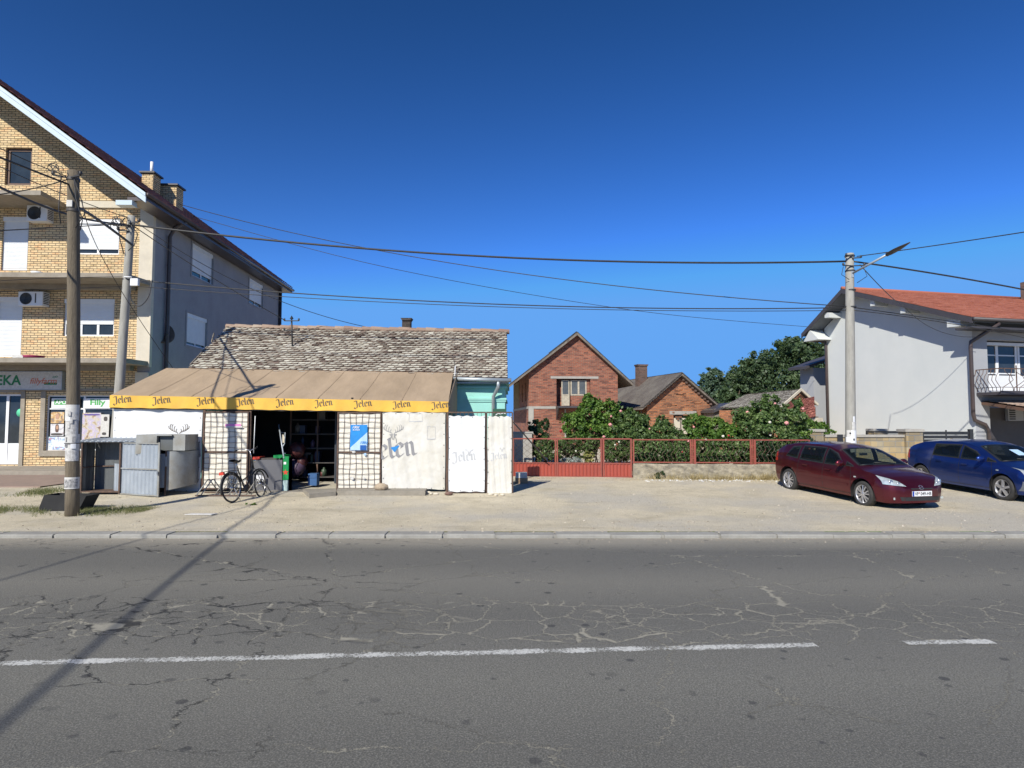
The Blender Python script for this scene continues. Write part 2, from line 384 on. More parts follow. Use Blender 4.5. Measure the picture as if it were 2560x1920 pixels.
def carglass():
    m, nt, bs = newmat('car_glass'); v = coord(nt); bs.inputs['Base Color'].default_value = (.012,.016,.016,1); bs.inputs['Roughness'].default_value = .03
    nt.links.new(ramp(nt, noise(nt, 3, 3, v), [(.3, (.02,.02,.02)), (.7, (.06,.06,.06))]), bs.inputs['Roughness'])
    tr = nt.nodes.new('ShaderNodeBsdfTransparent'); tr.inputs[0].default_value = (.72,.80,.78,1); mx = nt.nodes.new('ShaderNodeMixShader'); mx.inputs[0].default_value = .38
    nt.links.new(tr.outputs[0], mx.inputs[1]); nt.links.new(bs.outputs[0], mx.inputs[2]); nt.links.new(mx.outputs[0], nt.nodes['Material Output'].inputs[0]); return m
M['car_glass'] = carglass()
M['seat'] = pm('grey_seat_cloth', (.05,.05,.055), (.07,.07,.07), 8, .9)
M['lamp_glass'] = pm('headlight_glass', (.55,.60,.60), (.30,.34,.35), 14, .08, .3, coat=1)
M['lamp_red'] = pm('tail_light', (.4,.02,.015), (.3,.015,.01), 8, .15, coat=1)
M['plastic'] = pm('grey_bumper_plastic', (.14,.155,.175), (.12,.13,.15), 4, .5)
M['bplastic'] = pm('black_plastic', (.02,.02,.022), (.03,.03,.03), 4, .45)
# ============================================================ SETTING
def asphalt():
    m, nt, bs = newmat('old_asphalt'); v = coord(nt)
    sx = nt.nodes.new('ShaderNodeSeparateXYZ'); nt.links.new(v, sx.inputs[0]); Y = sx.outputs[1]; X = sx.outputs[0]
    n1 = noise(nt, 75, 4, v, .85); n2 = noise(nt, 28, 5, v, .8); n3 = noise(nt, .8, 5, v)
    col = ramp(nt, n1, [(.34, (.036,.036,.032)), (.5, (.118,.115,.100)), (.66, (.33,.32,.275))])
    col = mixc(nt, math_(nt, 'MULTIPLY', n2, .45), col, (.118,.116,.100))
    # along-road wear: pale dusty band by the kerb, darker wheel paths
    wv = coord(nt, 'Object', (.12, 1, 1)); wy = noise(nt, 1.0, 4, wv, .6)
    yy = math_(nt, 'ADD', Y, math_(nt, 'MULTIPLY', wy, .5))
    wear = ramp(nt, math_(nt, 'DIVIDE', yy, 12.0), [(0, (.56,.56,.55)), (.22, (.58,.58,.57)), (.36, (.42,.42,.42)), (.45, (.56,.56,.55)), (.52, (.50,.50,.50)),
        (.60, (.42,.42,.42)), (.71, (.60,.59,.57)), (.80, (.44,.44,.44)), (.87, (.42,.42,.42)), (.945, (.72,.70,.66)), (1, (.9,.86,.78))])
    col = mixc(nt, 1, col, mixc(nt, 1, wear, (2.0,2.0,2.0), 'MULTIPLY'), 'MULTIPLY')
    col = mixc(nt, math_(nt, 'MULTIPLY', n3, .18), col, (.17,.16,.145))
    dust = ramp(nt, math_(nt, 'DIVIDE', math_(nt, 'ADD', Y, math_(nt, 'MULTIPLY', noise(nt, 1.6, 6, wv, .7), 1.1)), 12.0), [(.895, (0,0,0)), (.935, (.25,.25,.25)), (.99, (1,1,1))])
    col = mixc(nt, math_(nt, 'MULTIPLY', dust, .75), col, (.30,.27,.215))
    # gum spots / oil
    vo = nt.nodes.new('ShaderNodeTexVoronoi'); vo.inputs['Scale'].default_value = 2.5; nt.links.new(v, vo.inputs['Vector'])
    w2 = noise(nt, 22, 3, v)
    sp_ = ramp(nt, math_(nt, 'ADD', vo.outputs['Distance'], math_(nt, 'MULTIPLY', w2, .06)), [(.125, (1,1,1)), (.155, (0,0,0))])
    sel = ramp(nt, noise(nt, .9, 2, v), [(.36, (0,0,0)), (.56, (1,1,1))])
    sel = math_(nt, 'MULTIPLY', sel, sp_); col = mixc(nt, math_(nt, 'MULTIPLY', sel, .7), col, (.028,.028,.03))
    vo2 = nt.nodes.new('ShaderNodeTexVoronoi'); vo2.inputs['Scale'].default_value = 4.5; nt.links.new(v, vo2.inputs['Vector'])
    sp2 = ramp(nt, vo2.outputs['Distance'], [(.10, (1,1,1)), (.13, (0,0,0))])
    sel2 = ramp(nt, noise(nt, 1.1, 2, v), [(.47, (0,0,0)), (.6, (1,1,1))])
    col = mixc(nt, math_(nt, 'MULTIPLY', math_(nt, 'MULTIPLY', sp2, sel2), .6), col, (.035,.035,.036))
    # cracks
    def cracks(scale, w, seed, thick, mn=.06):
        mp = nt.nodes.new('ShaderNodeMapping'); mp.inputs['Location'].default_value = (seed, seed*.7, 0); mp.inputs['Scale'].default_value = (.8, 1, 1)
        nt.links.new(v, mp.inputs[0])
        nn = nt.nodes.new('ShaderNodeTexNoise'); nn.inputs['Scale'].default_value = 3.5; nn.inputs['Detail'].default_value = 8; nn.inputs['Roughness'].default_value = .68
        nt.links.new(mp.outputs[0], nn.inputs['Vector'])
        ad = nt.nodes.new('ShaderNodeVectorMath'); ad.operation = 'MULTIPLY_ADD'; ad.inputs[1].default_value = (w, w, 0)
        nt.links.new(nn.outputs[1], ad.inputs[0]); nt.links.new(mp.outputs[0], ad.inputs[2])
        vv = nt.nodes.new('ShaderNodeTexVoronoi'); vv.feature = 'DISTANCE_TO_EDGE'; vv.inputs['Scale'].default_value = scale
        nt.links.new(ad.outputs[0], vv.inputs['Vector'])
        th = math_(nt, 'MULTIPLY', noise(nt, 2.3, 4, mp.outputs[0]), thick)
        th = math_(nt, 'MAXIMUM', math_(nt, 'SUBTRACT', th, thick*.28), thick*mn)
        return math_(nt, 'SUBTRACT', 1.0, math_(nt, 'DIVIDE', vv.outputs['Distance'], th), clamp=True)
    def band(a, b, s):
        lo = math_(nt, 'DIVIDE', math_(nt, 'SUBTRACT', yy, a), s, clamp=True); hi = math_(nt, 'DIVIDE', math_(nt, 'SUBTRACT', b, yy), s, clamp=True)
        return math_(nt, 'MULTIPLY', lo, hi)
    c1 = math_(nt, 'MULTIPLY', cracks(2.2, .30, 3.1, .05, .36), band(6.2, 7.75, .2))
    c1b = math_(nt, 'MULTIPLY', cracks(4.2, .2, 9.4, .06, .3), math_(nt, 'MULTIPLY', band(6.35, 7.5, .3), ramp(nt, noise(nt, .8, 2, v), [(.46, (0,0,0)), (.52, (1,1,1))])))
    c2m = ramp(nt, noise(nt, .45, 3, v), [(.45, (0,0,0)), (.6, (1,1,1))])
    c2 = math_(nt, 'MULTIPLY', math_(nt, 'MULTIPLY', cracks(.5, .5, 7.7, .018), c2m), 1)
    c3 = math_(nt, 'MULTIPLY', cracks(.32, .6, 1.3, .012), 1)
    left0 = ramp(nt, math_(nt, 'MULTIPLY_ADD', X, -.12, .35), [(.35, (0,0,0)), (.65, (1,1,1))])
    cL = math_(nt, 'MULTIPLY', math_(nt, 'MULTIPLY', cracks(2.3, .34, 15.2, .12, .08), band(6.5, 7.9, .25)), left0); c1 = math_(nt, 'MAXIMUM', c1, cL)
    ck = math_(nt, 'MAXIMUM', math_(nt, 'MAXIMUM', c1, c1b), math_(nt, 'MAXIMUM', c2, c3))
    ckm = math_(nt, 'MULTIPLY', ck, 2.2, clamp=True)
    left = ramp(nt, math_(nt, 'MULTIPLY_ADD', X, -.12, .35), [(.35, (0,0,0)), (.65, (1,1,1))])   # open black cracks to the left
    holem = math_(nt, 'MULTIPLY', left, ramp(nt, noise(nt, 3.5, 2, v), [(.46, (0,0,0)), (.54, (1,1,1))]))
    ccol = mixc(nt, holem, mixc(nt, noise(nt, 30, 3, v), (.22,.21,.17), (.38,.355,.28)), (.012,.012,.012))
    col = mixc(nt, math_(nt, 'MULTIPLY', ckm, .85), col, ccol)
    nt.links.new(col, bs.inputs['Base Color']); bs.inputs['Roughness'].default_value = .85
    h = math_(nt, 'SUBTRACT', math_(nt, 'MULTIPLY', n1, .35), ckm)
    bump(nt, bs, h, .9, .012); return m
def gravelmat():
    m, nt, bs = newmat('dusty_gravel'); v = coord(nt)
    n1 = noise(nt, 1.0, 6, v, .7); n2 = noise(nt, 55, 4, v, .8); n4 = noise(nt, .35, 3, v)
    col = ramp(nt, n1, [(.3, (.44,.385,.27)), (.5, (.59,.52,.375)), (.72, (.68,.60,.44))])
    col = mixc(nt, ramp(nt, n4, [(.45, (0,0,0)), (.6, (1,1,1))]), col, mixc(nt, n1, (.45,.415,.34), (.56,.515,.42)))
    vo = nt.nodes.new('ShaderNodeTexVoronoi'); vo.inputs['Scale'].default_value = 26; nt.links.new(v, vo.inputs['Vector'])
    pc = nt.nodes.new('ShaderNodeSeparateColor'); nt.links.new(vo.outputs['Color'], pc.inputs[0])
    peb = math_(nt, 'MULTIPLY', ramp(nt, vo.outputs['Distance'], [(.28, (1,1,1)), (.42, (0,0,0))]), ramp(nt, pc.outputs[0], [(.7, (0,0,0)), (.75, (1,1,1))]))
    pcol = ramp(nt, pc.outputs[1], [(0, (.16,.14,.12)), (.5, (.40,.35,.27)), (1, (.66,.62,.54))])
    col = mixc(nt, math_(nt, 'MULTIPLY', peb, .75), col, pcol)
    col = mixc(nt, math_(nt, 'MULTIPLY', ramp(nt, n2, [(.38, (1,1,1)), (.5, (0,0,0))]), .5), col, (.16,.135,.10))
    sv = coord(nt, 'Object', (.25, 1, 1))
    st = ramp(nt, noise(nt, 1.3, 6, sv, .75), [(.56, (0,0,0)), (.72, (1,1,1))]); col = mixc(nt, math_(nt, 'MULTIPLY', st, .6), col, (.25,.215,.155))
    nt.links.new(col, bs.inputs['Base Color']); bs.inputs['Roughness'].default_value = .95
    bump(nt, bs, math_(nt, 'ADD', math_(nt, 'MULTIPLY', peb, .6), n2), .8, .02); return m
M['asphalt'] = asphalt(); M['gravel'] = gravelmat()
ROADZ = -.065
mb = MB(); mb.grid(lambda u, v: (-600+1200*u, -300+311.32*v, ROADZ), 8, 4, smooth=False)
tag(mb.build('road', M['asphalt'], uv=False), kind='structure')
ys = [11.62, 12.5, 13.5, 15] + [15.5+.5*i for i in range(17)] + [40, 80, 300, 1500, 5000]
xs = [-4000, -600, -120, -60] + list(range(-40, 42, 2)) + [60, 120, 600, 4000]
mb = MB(); rng = random.Random(4)
vv = [(x, y, gz(y) + (0.012*math.sin(x*1.7+y*2.3)*math.sin(y*1.9-x*.6) if 12 < y < 24 else 0)) for y in ys for x in xs]
nx = len(xs)
mb.add(vv, [(j*nx+i, j*nx+i+1, (j+1)*nx+i+1, (j+1)*nx+i) for j in range(len(ys)-1) for i in range(nx-1)], 0, True)
tag(mb.build('ground', M['gravel'], uv=False), kind='structure')
# kerb of worn concrete stones
M['kerb'] = pm('worn_kerb', (.36,.35,.315), (.26,.25,.225), 2.5, .9, bmp=.5, bscale=40, fine=.4)
mb = MB(); x = -32.0; rng = random.Random(8)
while x < 32:
    L = rng.choice([.98, 1.02, .9, .55, 1.0, 1.0]); g = rng.uniform(.012, .07); dz = rng.uniform(-.016, .004); dy = rng.uniform(-.02, .015)
    c = .02; s = rng.uniform(-.012, .02)
    a, b = x+g, x+L
    y0, y1 = 11.30+dy, 11.63
    z1 = dz+.004
    P = [(a+s,y0,ROADZ-.02),(b+s,y0,ROADZ-.02),(b+s,y0+.004,z1-c),(a+s,y0+.004,z1-c),(a+s,y0+c*1.4,z1),(b+s,y0+c*1.4,z1),(b,y1,z1),(a,y1,z1),(a,y1,-.1),(b,y1,-.1)]
    mb.add(P, [(0,1,2,3),(3,2,5,4),(4,5,6,7),(1,9,6,5,2),(0,3,4,7,8)]); x += L
mb.box(-400, 400, 11.33, 11.61, -.12, -.012)
tag(mb.build('kerb', M['kerb'], uv=False), kind='structure')
mp, nt, bs = newmat('worn_white_marking'); v = coord(nt)
nt.links.new(ramp(nt, noise(nt, 20, 5, v, .8), [(.3, (.56,.56,.53)), (.7, (.44,.44,.41))]), bs.inputs['Base Color']); bs.inputs['Roughness'].default_value = .8
tr = nt.nodes.new('ShaderNodeBsdfTransparent'); mx = nt.nodes.new('ShaderNodeMixShader')
sx = nt.nodes.new('ShaderNodeSeparateXYZ'); nt.links.new(coord(nt, 'Generated'), sx.inputs[0])
ed = math_(nt, 'MULTIPLY', math_(nt, 'ABSOLUTE', math_(nt, 'SUBTRACT', sx.outputs[1], .5)), 2.0)
big = noise(nt, 38, 5, v, .85); md = noise(nt, 2.2, 3, v)
wf = math_(nt, 'ADD', math_(nt, 'ADD', math_(nt, 'MULTIPLY', big, 1.0), math_(nt, 'MULTIPLY', md, .5)), math_(nt, 'MULTIPLY', math_(nt, 'POWER', ed, 3), -.20))
nt.links.new(ramp(nt, wf, [(.69, (0,0,0)), (.735, (1,1,1))]), mx.inputs[0]); nt.links.new(tr.outputs[0], mx.inputs[1]); nt.links.new(bs.outputs[0], mx.inputs[2])
nt.links.new(mx.outputs[0], nt.nodes['Material Output'].inputs[0])
def GR(px, py):
    a = -(py-960)/FPX; y = cp-a*sp; z = sp+a*cp; Y = (ROADZ-HCAM)/z*y
    return Vector((WX(px, Y, py), Y, 0))
def marking(p0, p1, w):
    A = GR(*p0); B = GR(*p1); L = (B-A).length; th = math.atan2(B.y-A.y, B.x-A.x)
    m_ = MB(Matrix.Translation((A.x, A.y, ROADZ+.004)) @ Matrix.Rotation(th, 4, 'Z'))
    m_.grid(lambda u, v: (L*u, w*(v-.5), 0), 20, 1, smooth=False)
    o = m_.build('road_marking', mp, uv=False)
    # bake into a local frame so 'Generated' runs across the strip
    for vt in o.data.vertices: vt.co = (Matrix.Rotation(-th, 4, 'Z') @ (vt.co - Vector((A.x, A.y, ROADZ+.004))))
    o.location = (A.x, A.y, ROADZ+.004); o.rotation_euler = (0, 0, th); tag(o, kind='structure')
marking((0-2600, 1657+62), (2040, 1613), .155)
marking((2262, 1607), (2480, 1604), .15)
# pavement in front of the flats
mb = MB(); z0 = .35
mb.prism([(-40,20.6,.20),(-11.35,20.6,.20),(-11.35,23.3,.20),(-40,23.3,.20)], (0,0,.17))
tag(mb.build('pavement', M['conc']), kind='structure')
M['paving'] = pm('faded_red_paving', (.33,.24,.19), (.27,.2,.16), 3, .95, fine=.4)
mb = MB(); mb.add([(-40,17.9,gz(17.9)+.035),(-13.1,17.9,gz(17.9)+.035),(-12.2,20.55,gz(20.6)+.02),(-40,20.55,gz(20.6)+.02),(-40,17.8,.05),(-13.05,17.8,.05)], [(0,1,2,3),(4,5,1,0)])
tag(mb.build('path', M['paving'], uv=False), kind='structure')

# ============================================================ helpers for roofs, letters, foliage
def tiles(mb, A, B, C, D, rows, cols, th=.02, jit=.35, rng=None, over=1.35, sag=0.0, rnd_shape=True):
    """beaver tail tiles on the slope A(eave left) B(eave right) C(ridge right) D(ridge left)"""
    rng = rng or random.Random(1); A, B, C, D = map(Vector, (A, B, C, D))
    n = (B-A).cross(D-A).normalized()
    def P(u, v, off=0):
        q = (A*(1-u)+B*u)*(1-v) + (D*(1-u)+C*u)*v
        q = q + n*(off - sag*math.sin(math.pi*min(max(u,0),1))*(.3+v)); return q
    mb.grid(lambda u, v: P(u, v, -.02), 10, 4, smooth=False)
    for r in range(rows):
        v0 = r/rows; v1 = min((r+over)/rows, 1.0+.25/rows)
        drow = rng.uniform(-.004, .004)
        for c in range(cols + (r % 2)):
            u0 = (c-.5*(r % 2))/cols; u1 = u0+.94/cols
            u0 = max(u0, 0); u1 = min(u1, 1)
            if u1-u0 < .2/cols: continue
            mb.r = min(max(rng.gauss(.5, .17), 0), 1)
            j = rng.uniform(-1, 1)*jit/rows; off = th + rng.uniform(-.3, .5)*th
            vb = v0 + j*.35 + drow
            um = (u0+u1)/2
            k = .22/rows if rnd_shape else 0
            lift = rng.uniform(0, .6)*th
            pts = [P(u0, vb+k, off+lift), P(um, vb, off+lift), P(u1, vb+k, off+rng.uniform(0,.6)*th), P(u1, v1, 0.002), P(u0, v1, 0.002)]
            low = [p - n*th*1.3 for p in pts[:3]]
            mb.add(pts, [(0,1,2,3,4)]); mb.r = .0; mb.add(pts+low, [(0,5,6,1), (1,6,7,2), (2,7,3), (0,4,5)])  # edge faces painted darker: dirt plus the shadow line between rows
    mb.r = 0
def pantiles(mb, A, B, C, D, rows, waves, amp=.035, step=.03, seg=6, rng=None):
    """wavy interlocking tiles; waves run up the slope"""
    rng = rng or random.Random(2); A, B, C, D = map(Vector, (A, B, C, D)); n = (B-A).cross(D-A).normalized()
    nu = waves*seg
    for r in range(rows):
        vs = []
        for e, off in ((0, step), (1, 0)):
            for i in range(nu+1):
                u = i/nu; v = (r+e*1.02)/rows
                q = (A*(1-u)+B*u)*(1-v)+(D*(1-u)+C*u)*v
                vs.append(q + n*(off + amp*(math.sin(2*math.pi*i/seg)*.5+.5)))
        for i in range(nu+1): vs.append(vs[i]-n*(step+.01))
        for w in range(waves):
            mb.r = rng.random(); fs = []
            for i in range(w*seg, (w+1)*seg):
                fs.append((i, i+1, nu+1+i+1, nu+1+i)); fs.append((2*(nu+1)+i, 2*(nu+1)+i+1, i+1, i))
            idx = sorted({k for f in fs for k in f}); mp_ = {k: a for a, k in enumerate(idx)}
            mb.add([vs[k] for k in idx], [tuple(mp_[k] for k in f) for f in fs], 0, True)
    mb.r = 0
def plane(o, ux, uz):
    o, ux, uz = Vector(o), Vector(ux).normalized(), Vector(uz).normalized(); n = ux.cross(uz)   # n faces the viewer when ux right, uz up
    return lambda a, b, off=0: o + ux*a + uz*b + n*off
def stroke(mb, pl, pts, w, off=.004, mi=0):
    """flat ribbon of constant width along a polyline in a plane"""
    P = [Vector(p) for p in pts]; L = []; Rr = []
    for i, p in enumerate(P):
        t = (P[min(i+1, len(P)-1)]-P[max(i-1, 0)]).normalized(); nn = Vector((-t.y, t.x))
        ww = w if not isinstance(w, (list, tuple)) else w[i]
        L.append(p+nn*ww/2); Rr.append(p-nn*ww/2)
    vs = [pl(p.x, p.y, off) for p in L] + [pl(p.x, p.y, off) for p in Rr]; n = len(P)
    mb.add(vs, [(i, n+i, n+i+1, i+1) for i in range(n-1)], mi)
def nib(mb, pl, pts, nb, off, mi=0):
    a, b = nb
    for i in range(len(pts)-1):
        p, q = Vector(pts[i]), Vector(pts[i+1]); nv = Vector((a, b))
        d = q-p
        c = [p-nv, q-nv, q+nv, p+nv]
        if d.x*nv.y-d.y*nv.x < 0: c = c[::-1]
        mb.add([pl(k.x, k.y, off+.0003*(len(mb.f) % 7)) for k in c], [(0,1,2,3)], mi)
GLY = {'J': ([[(-.05,1.25),(.12,1.42),(.35,1.38),(.62,1.46)], [(.48,1.4),(.5,.25),(.36,-.12),(.08,-.28),(-.15,-.1),(-.05,.05)]], .85),
       'e': ([[(.05,.86),(.05,.16),(.22,.0),(.5,.2)], [(.05,.86),(.28,1.02),(.47,.84),(.44,.66),(.06,.46)]], .68),
       'l': ([[(.02,1.42),(.08,1.3),(.08,.18),(.2,.0),(.34,.12)]], .48),
       'n': ([[(-.02,.86),(.1,.98),(.1,.1),(.2,.02)], [(.1,.8),(.38,1.0),(.5,.84),(.5,.14),(.6,.0),(.74,.12)]], .82)}
def blackletter(mb, pl, x, y, h, word='Jelen', rot=.12, mi=0, off=.006, only=None):
    c, s = math.cos(rot), math.sin(rot); cx = 0
    for i, ch in enumerate(word):
        st, adv = GLY[ch]
        if only is None or i in only:
            for poly in st:
                pts = [(x+((cx+px)*c-py*s)*h, y+((cx+px)*s+py*c)*h) for px, py in poly]
                nib(mb, pl, pts, (.10*h, .065*h), off, mi)
        cx += adv
    return cx*h
def antlers(mb, pl, x, y, s, w, mi=0, off=.006):
    for d in (-1, 1):
        f = lambda pts: [(x+d*a*s, y+b*s) for a, b in pts]
        stroke(mb, pl, f([(.08,0),(.16,.12),(.42,.22),(.75,.34),(.92,.58),(.9,.86),(.78,1.0)]), w, off, mi)
        stroke(mb, pl, f([(.42,.22),(.5,.42),(.46,.66),(.38,.78)]), w*.8, off+.0005, mi)
        stroke(mb, pl, f([(.62,.3),(.72,.52),(.7,.8),(.6,.96)]), w*.8, off+.001, mi)
        stroke(mb, pl, f([(.25,.16),(.28,.34),(.2,.5)]), w*.8, off+.0015, mi)
        stroke(mb, pl, f([(.8,.4),(1.05,.56),(1.08,.8)]), w*.8, off+.002, mi)
def deer(mb, pl, x, y, s, w, mi=0):
    antlers(mb, pl, x, y, s, w, mi)
    for d in (-1, 1):
        f = lambda pts: [(x+d*a*s, y+b*s) for a, b in pts]
        stroke(mb, pl, f([(.08,0),(.12,-.2),(.1,-.45),(.02,-.58)]), w*1.2, .0085, mi)
        stroke(mb, pl, f([(.12,-.05),(.38,-.02),(.3,-.16),(.14,-.16)]), w, .009, mi)
        stroke(mb, pl, f([(.18,-.25),(.34,-.55),(.38,-.95)]), w*1.3, .0095, mi)
def text(s, pl, x, y, h, mat, parent=None, name='lettering', bold=0, shear=0, off=.006, th=.002, align='LEFT', loc=None, width=None):
    cu = bpy.data.curves.new('t', 'FONT'); cu.body = s; cu.size = 1; cu.offset = bold; cu.shear = shear; cu.align_x = align
    ob = bpy.data.objects.new('t', cu); SC.collection.objects.link(ob); bpy.context.view_layer.update()
    me = bpy.data.meshes.new_from_object(ob); bpy.data.objects.remove(ob)
    k = h/.7; kx = k
    xsv = [v.co.x for v in me.vertices]
    if width: kx = width/(max(xsv)-min(xsv))
    b = MB(); b.add([pl(x+v.co.x*kx, y+v.co.y*k, off) for v in me.vertices], [tuple(p.vertices) for p in me.polygons])
    return b.build(name, mat, parent, loc, uv=False)
def fast_mesh(name, V, nper, mat, rv, parent=None, loc=None):
    """V: (n*nper,3) array of polygons with nper corners each"""
    n = len(V)//nper; me = bpy.data.meshes.new(name)
    Mi = WM[parent].inverted() if parent is not None else Matrix.Translation(loc or (0,0,0)).inverted()
    A = np.array(Mi); V = V @ A[:3,:3].T + A[:3,3]
    me.vertices.add(len(V)); me.vertices.foreach_set('co', V.ravel())
    me.loops.add(len(V)); me.loops.foreach_set('vertex_index', np.arange(len(V), dtype=np.int32))
    me.polygons.add(n); me.polygons.foreach_set('loop_start', np.arange(0, len(V), nper, dtype=np.int32))
    me.polygons.foreach_set('loop_total', np.full(n, nper, dtype=np.int32))
    at = me.attributes.new('rnd', 'FLOAT', 'FACE'); at.data.foreach_set('value', rv)
    me.materials.append(mat); me.update(calc_edges=True)
    o = bpy.data.objects.new(name, me); SC.collection.objects.link(o)
    if parent is not None: o.parent = parent; WM[o] = WM[parent]
    elif loc is not None: o.location = loc; WM[o] = Matrix.Translation(loc)
    return o
def leaves(blobs, size, seed, per=1.0, hang=.2, base=None):
    """leaf quads in many small clumps spread through ellipsoid blobs: (cx,cy,cz,rx,ry,rz,n)"""
    g = np.random.default_rng(seed); out = []; rv = []
    for cx, cy, cz, rx, ry, rz, n in blobs:
        n = int(n*per); nc = max(6, n//45)
        d = g.normal(size=(nc, 3)); d /= np.linalg.norm(d, axis=1)[:, None]
        rad = g.uniform(.45, 1.0, nc)**.6; cc = d*rad[:, None]
        cr = g.uniform(.10, .26, nc)
        which = g.integers(0, nc, n)
        p = cc[which] + g.normal(size=(n, 3))*cr[which][:, None]*.55
        tone = g.normal(.5, .16, nc)
        c = np.array([cx, cy, cz]) + p*np.array([rx, ry, rz])
        nrm = g.normal(size=(n, 3)) + p*1.0 + np.array([0, 0, .5]); nrm /= np.linalg.norm(nrm, axis=1)[:, None]
        a = np.cross(nrm, g.normal(size=(n, 3))); a /= np.linalg.norm(a, axis=1)[:, None]; b = np.cross(nrm, a)
        s = size*g.uniform(.55, 1.25, n)[:, None]
        q = np.stack([c - a*s, c - b*s*.55 + a*s*.1, c + a*s, c + b*s*.55 + a*s*.1], axis=1)
        out.append(q.reshape(-1, 3)); rv.append(np.clip(tone[which] + g.normal(0, .16, n), 0, 1))
    V = np.concatenate(out)
    if base is not None: V[:, 2] = np.maximum(V[:, 2], base)
    return V, np.concatenate(rv).astype(np.float32)
def blades(pts, h, w, seed, lean=.4):
    g = np.random.default_rng(seed); n = len(pts); P = np.array(pts)
    th = g.uniform(0, 2*np.pi, n); hh = h*g.uniform(.35, 1.2, n); ww = w*g.uniform(.6, 1.3, n)
    d = np.stack([np.cos(th), np.sin(th), np.zeros(n)], 1); ld = g.normal(0, lean, (n, 2))
    tip = P + np.stack([ld[:,0]*hh, ld[:,1]*hh, hh], 1)
    V = np.stack([P - d*ww[:,None], P + d*ww[:,None], tip], 1).reshape(-1, 3)
    return V, g.uniform(0, 1, n).astype(np.float32)
# ============================================================ BUILDINGS
def wall_face(mb, pl, x0, x1, z0, top, ops=(), depth=.12, mi=0):
    """plane wall with openings (a0,a1,b0,b1) and reveals; top: [(a,z),...] polyline"""
    def zt(a):
        for (p, q) in zip(top, top[1:]):
            if p[0]-1e-9 <= a <= q[0]+1e-9: return p[1] + (q[1]-p[1])*(a-p[0])/max(q[0]-p[0], 1e-9)
        return top[-1][1]
    xs_ = sorted({x0, x1, *[t[0] for t in top if x0 < t[0] < x1], *[o[0] for o in ops if x0 < o[0] < x1], *[o[1] for o in ops if x0 < o[1] < x1]})
    for a, b in zip(xs_, xs_[1:]):
        m = (a+b)/2; seg = sorted([(o[2], o[3]) for o in ops if o[0] < m < o[1]]); z = z0
        for lo, hi in seg:
            if lo > z+1e-4: mb.add([pl(a,z), pl(b,z), pl(b,lo), pl(a,lo)], [(0,1,2,3)], mi)
            z = hi
        mb.add([pl(a,z), pl(b,z), pl(b,zt(b)), pl(a,zt(a))], [(0,1,2,3)], mi)
    for a0, a1, b0, b1 in ops:
        c = [(a0,b0),(a1,b0),(a1,b1),(a0,b1)]
        for i in range(4):
            p, q = c[i], c[(i+1) % 4]
            mb.add([pl(*p), pl(*q), pl(*q, -depth), pl(*p, -depth)], [(3,2,1,0)], mi)
def pbox(mb, pl, a0, a1, b0, b1, o0, o1, mi=0):
    vs = [pl(a, b, o) for o in (o0, o1) for a, b in ((a0,b0),(a1,b0),(a1,b1),(a0,b1))]
    return mb.add(vs, [(3,2,1,0),(4,5,6,7),(0,1,5,4),(1,2,6,5),(2,3,7,6),(3,0,4,7)], mi)
def window(root, pl, a0, a1, b0, b1, d=.1, shut=0, mull=1, trans=0, fm=None, gm=None, name='window', fw=.06, rungs=()):
    fm = fm or M['white']; gm = gm or M['glass']; w = MB()
    for (p, q, r, s) in ((a0,a0+fw,b0,b1),(a1-fw,a1,b0,b1),(a0+fw,a1-fw,b0,b0+fw),(a0+fw,a1-fw,b1-fw,b1)): pbox(w, pl, p, q, r, s, -d, -d+.05)
    for k in range(1, mull):
        m_ = a0+(a1-a0)*k/mull; pbox(w, pl, m_-fw*.7, m_+fw*.7, b0+fw, b1-fw, -d, -d+.052)
    for rz in rungs: pbox(w, pl, a0+fw, a1-fw, rz-.025, rz+.025, -d, -d+.048)
    if shut: pbox(w, pl, a0+.005, a1-.005, b1-.16, b1-.004, -d+.03, -d+.11)
    f = w.build(name, fm, root)
    g = MB(); pbox(g, pl, a0+fw*.5, a1-fw*.5, b0+fw*.5, b1-fw*.5, -d-.02, -d+.02); g.build('pane', gm, f)
    if shut:
        s = MB(); z1 = b1-.15; z0 = b0+fw+(1-shut)*(b1-b0-.2); z = z0; n = max(2, int((z1-z0)/.048)); hh = (z1-z0)/n
        for i in range(n):
            za = z0+i*hh
            s.add([pl(a0+.05, za, -d+.055), pl(a1-.05, za, -d+.055), pl(a1-.05, za+hh*.35, -d+.068), pl(a0+.05, za+hh*.35, -d+.068), pl(a1-.05, za+hh*.9, -d+.066), pl(a0+.05, za+hh*.9, -d+.066), pl(a1-.05, za+hh, -d+.055), pl(a0+.05, za+hh, -d+.055)],
                  [(0,1,2,3),(3,2,4,5),(5,4,6,7)])
        s.build('shutter', M['shut'], f)
    return f

# ---------- three-storey yellow brick flats on the left
bl = thing('apartment_building', 'tall yellow brick house with pharmacy on its ground floor and grey rendered side wall', 'building', (-13.05, 23, 0), R(1.8))
T = WM[bl]; pl = plane((0,0,0), (1,0,0), (0,0,1))
def L(p, y=0): return T.inverted() @ p
plw = lambda a, b, off=0: T @ pl(a, b, off)
def ax(px, py=900): return L(W(px, py, 23.0)).x
Zr = lambda py: WZ(py, 23.0)
HW, EZ, SLO = 7.85, 9.52, .733
ops = [(ax(14,600), ax(78,600), Zr(678), Zr(545)), (ax(193,600), ax(300,600), Zr(637), Zr(549)),
       (ax(2,800), ax(63,800), Zr(893), Zr(744)), (ax(163,800), ax(287,800), Zr(841), Zr(748)),
       (ax(22,420), ax(86,420), Zr(470)+.05, Zr(374)),
       (ax(-20,1060), ax(64,1060), .42, Zr(985)), (ax(119,1060), ax(300,1060), Zr(1126), Zr(988))]
mb = MB(T)
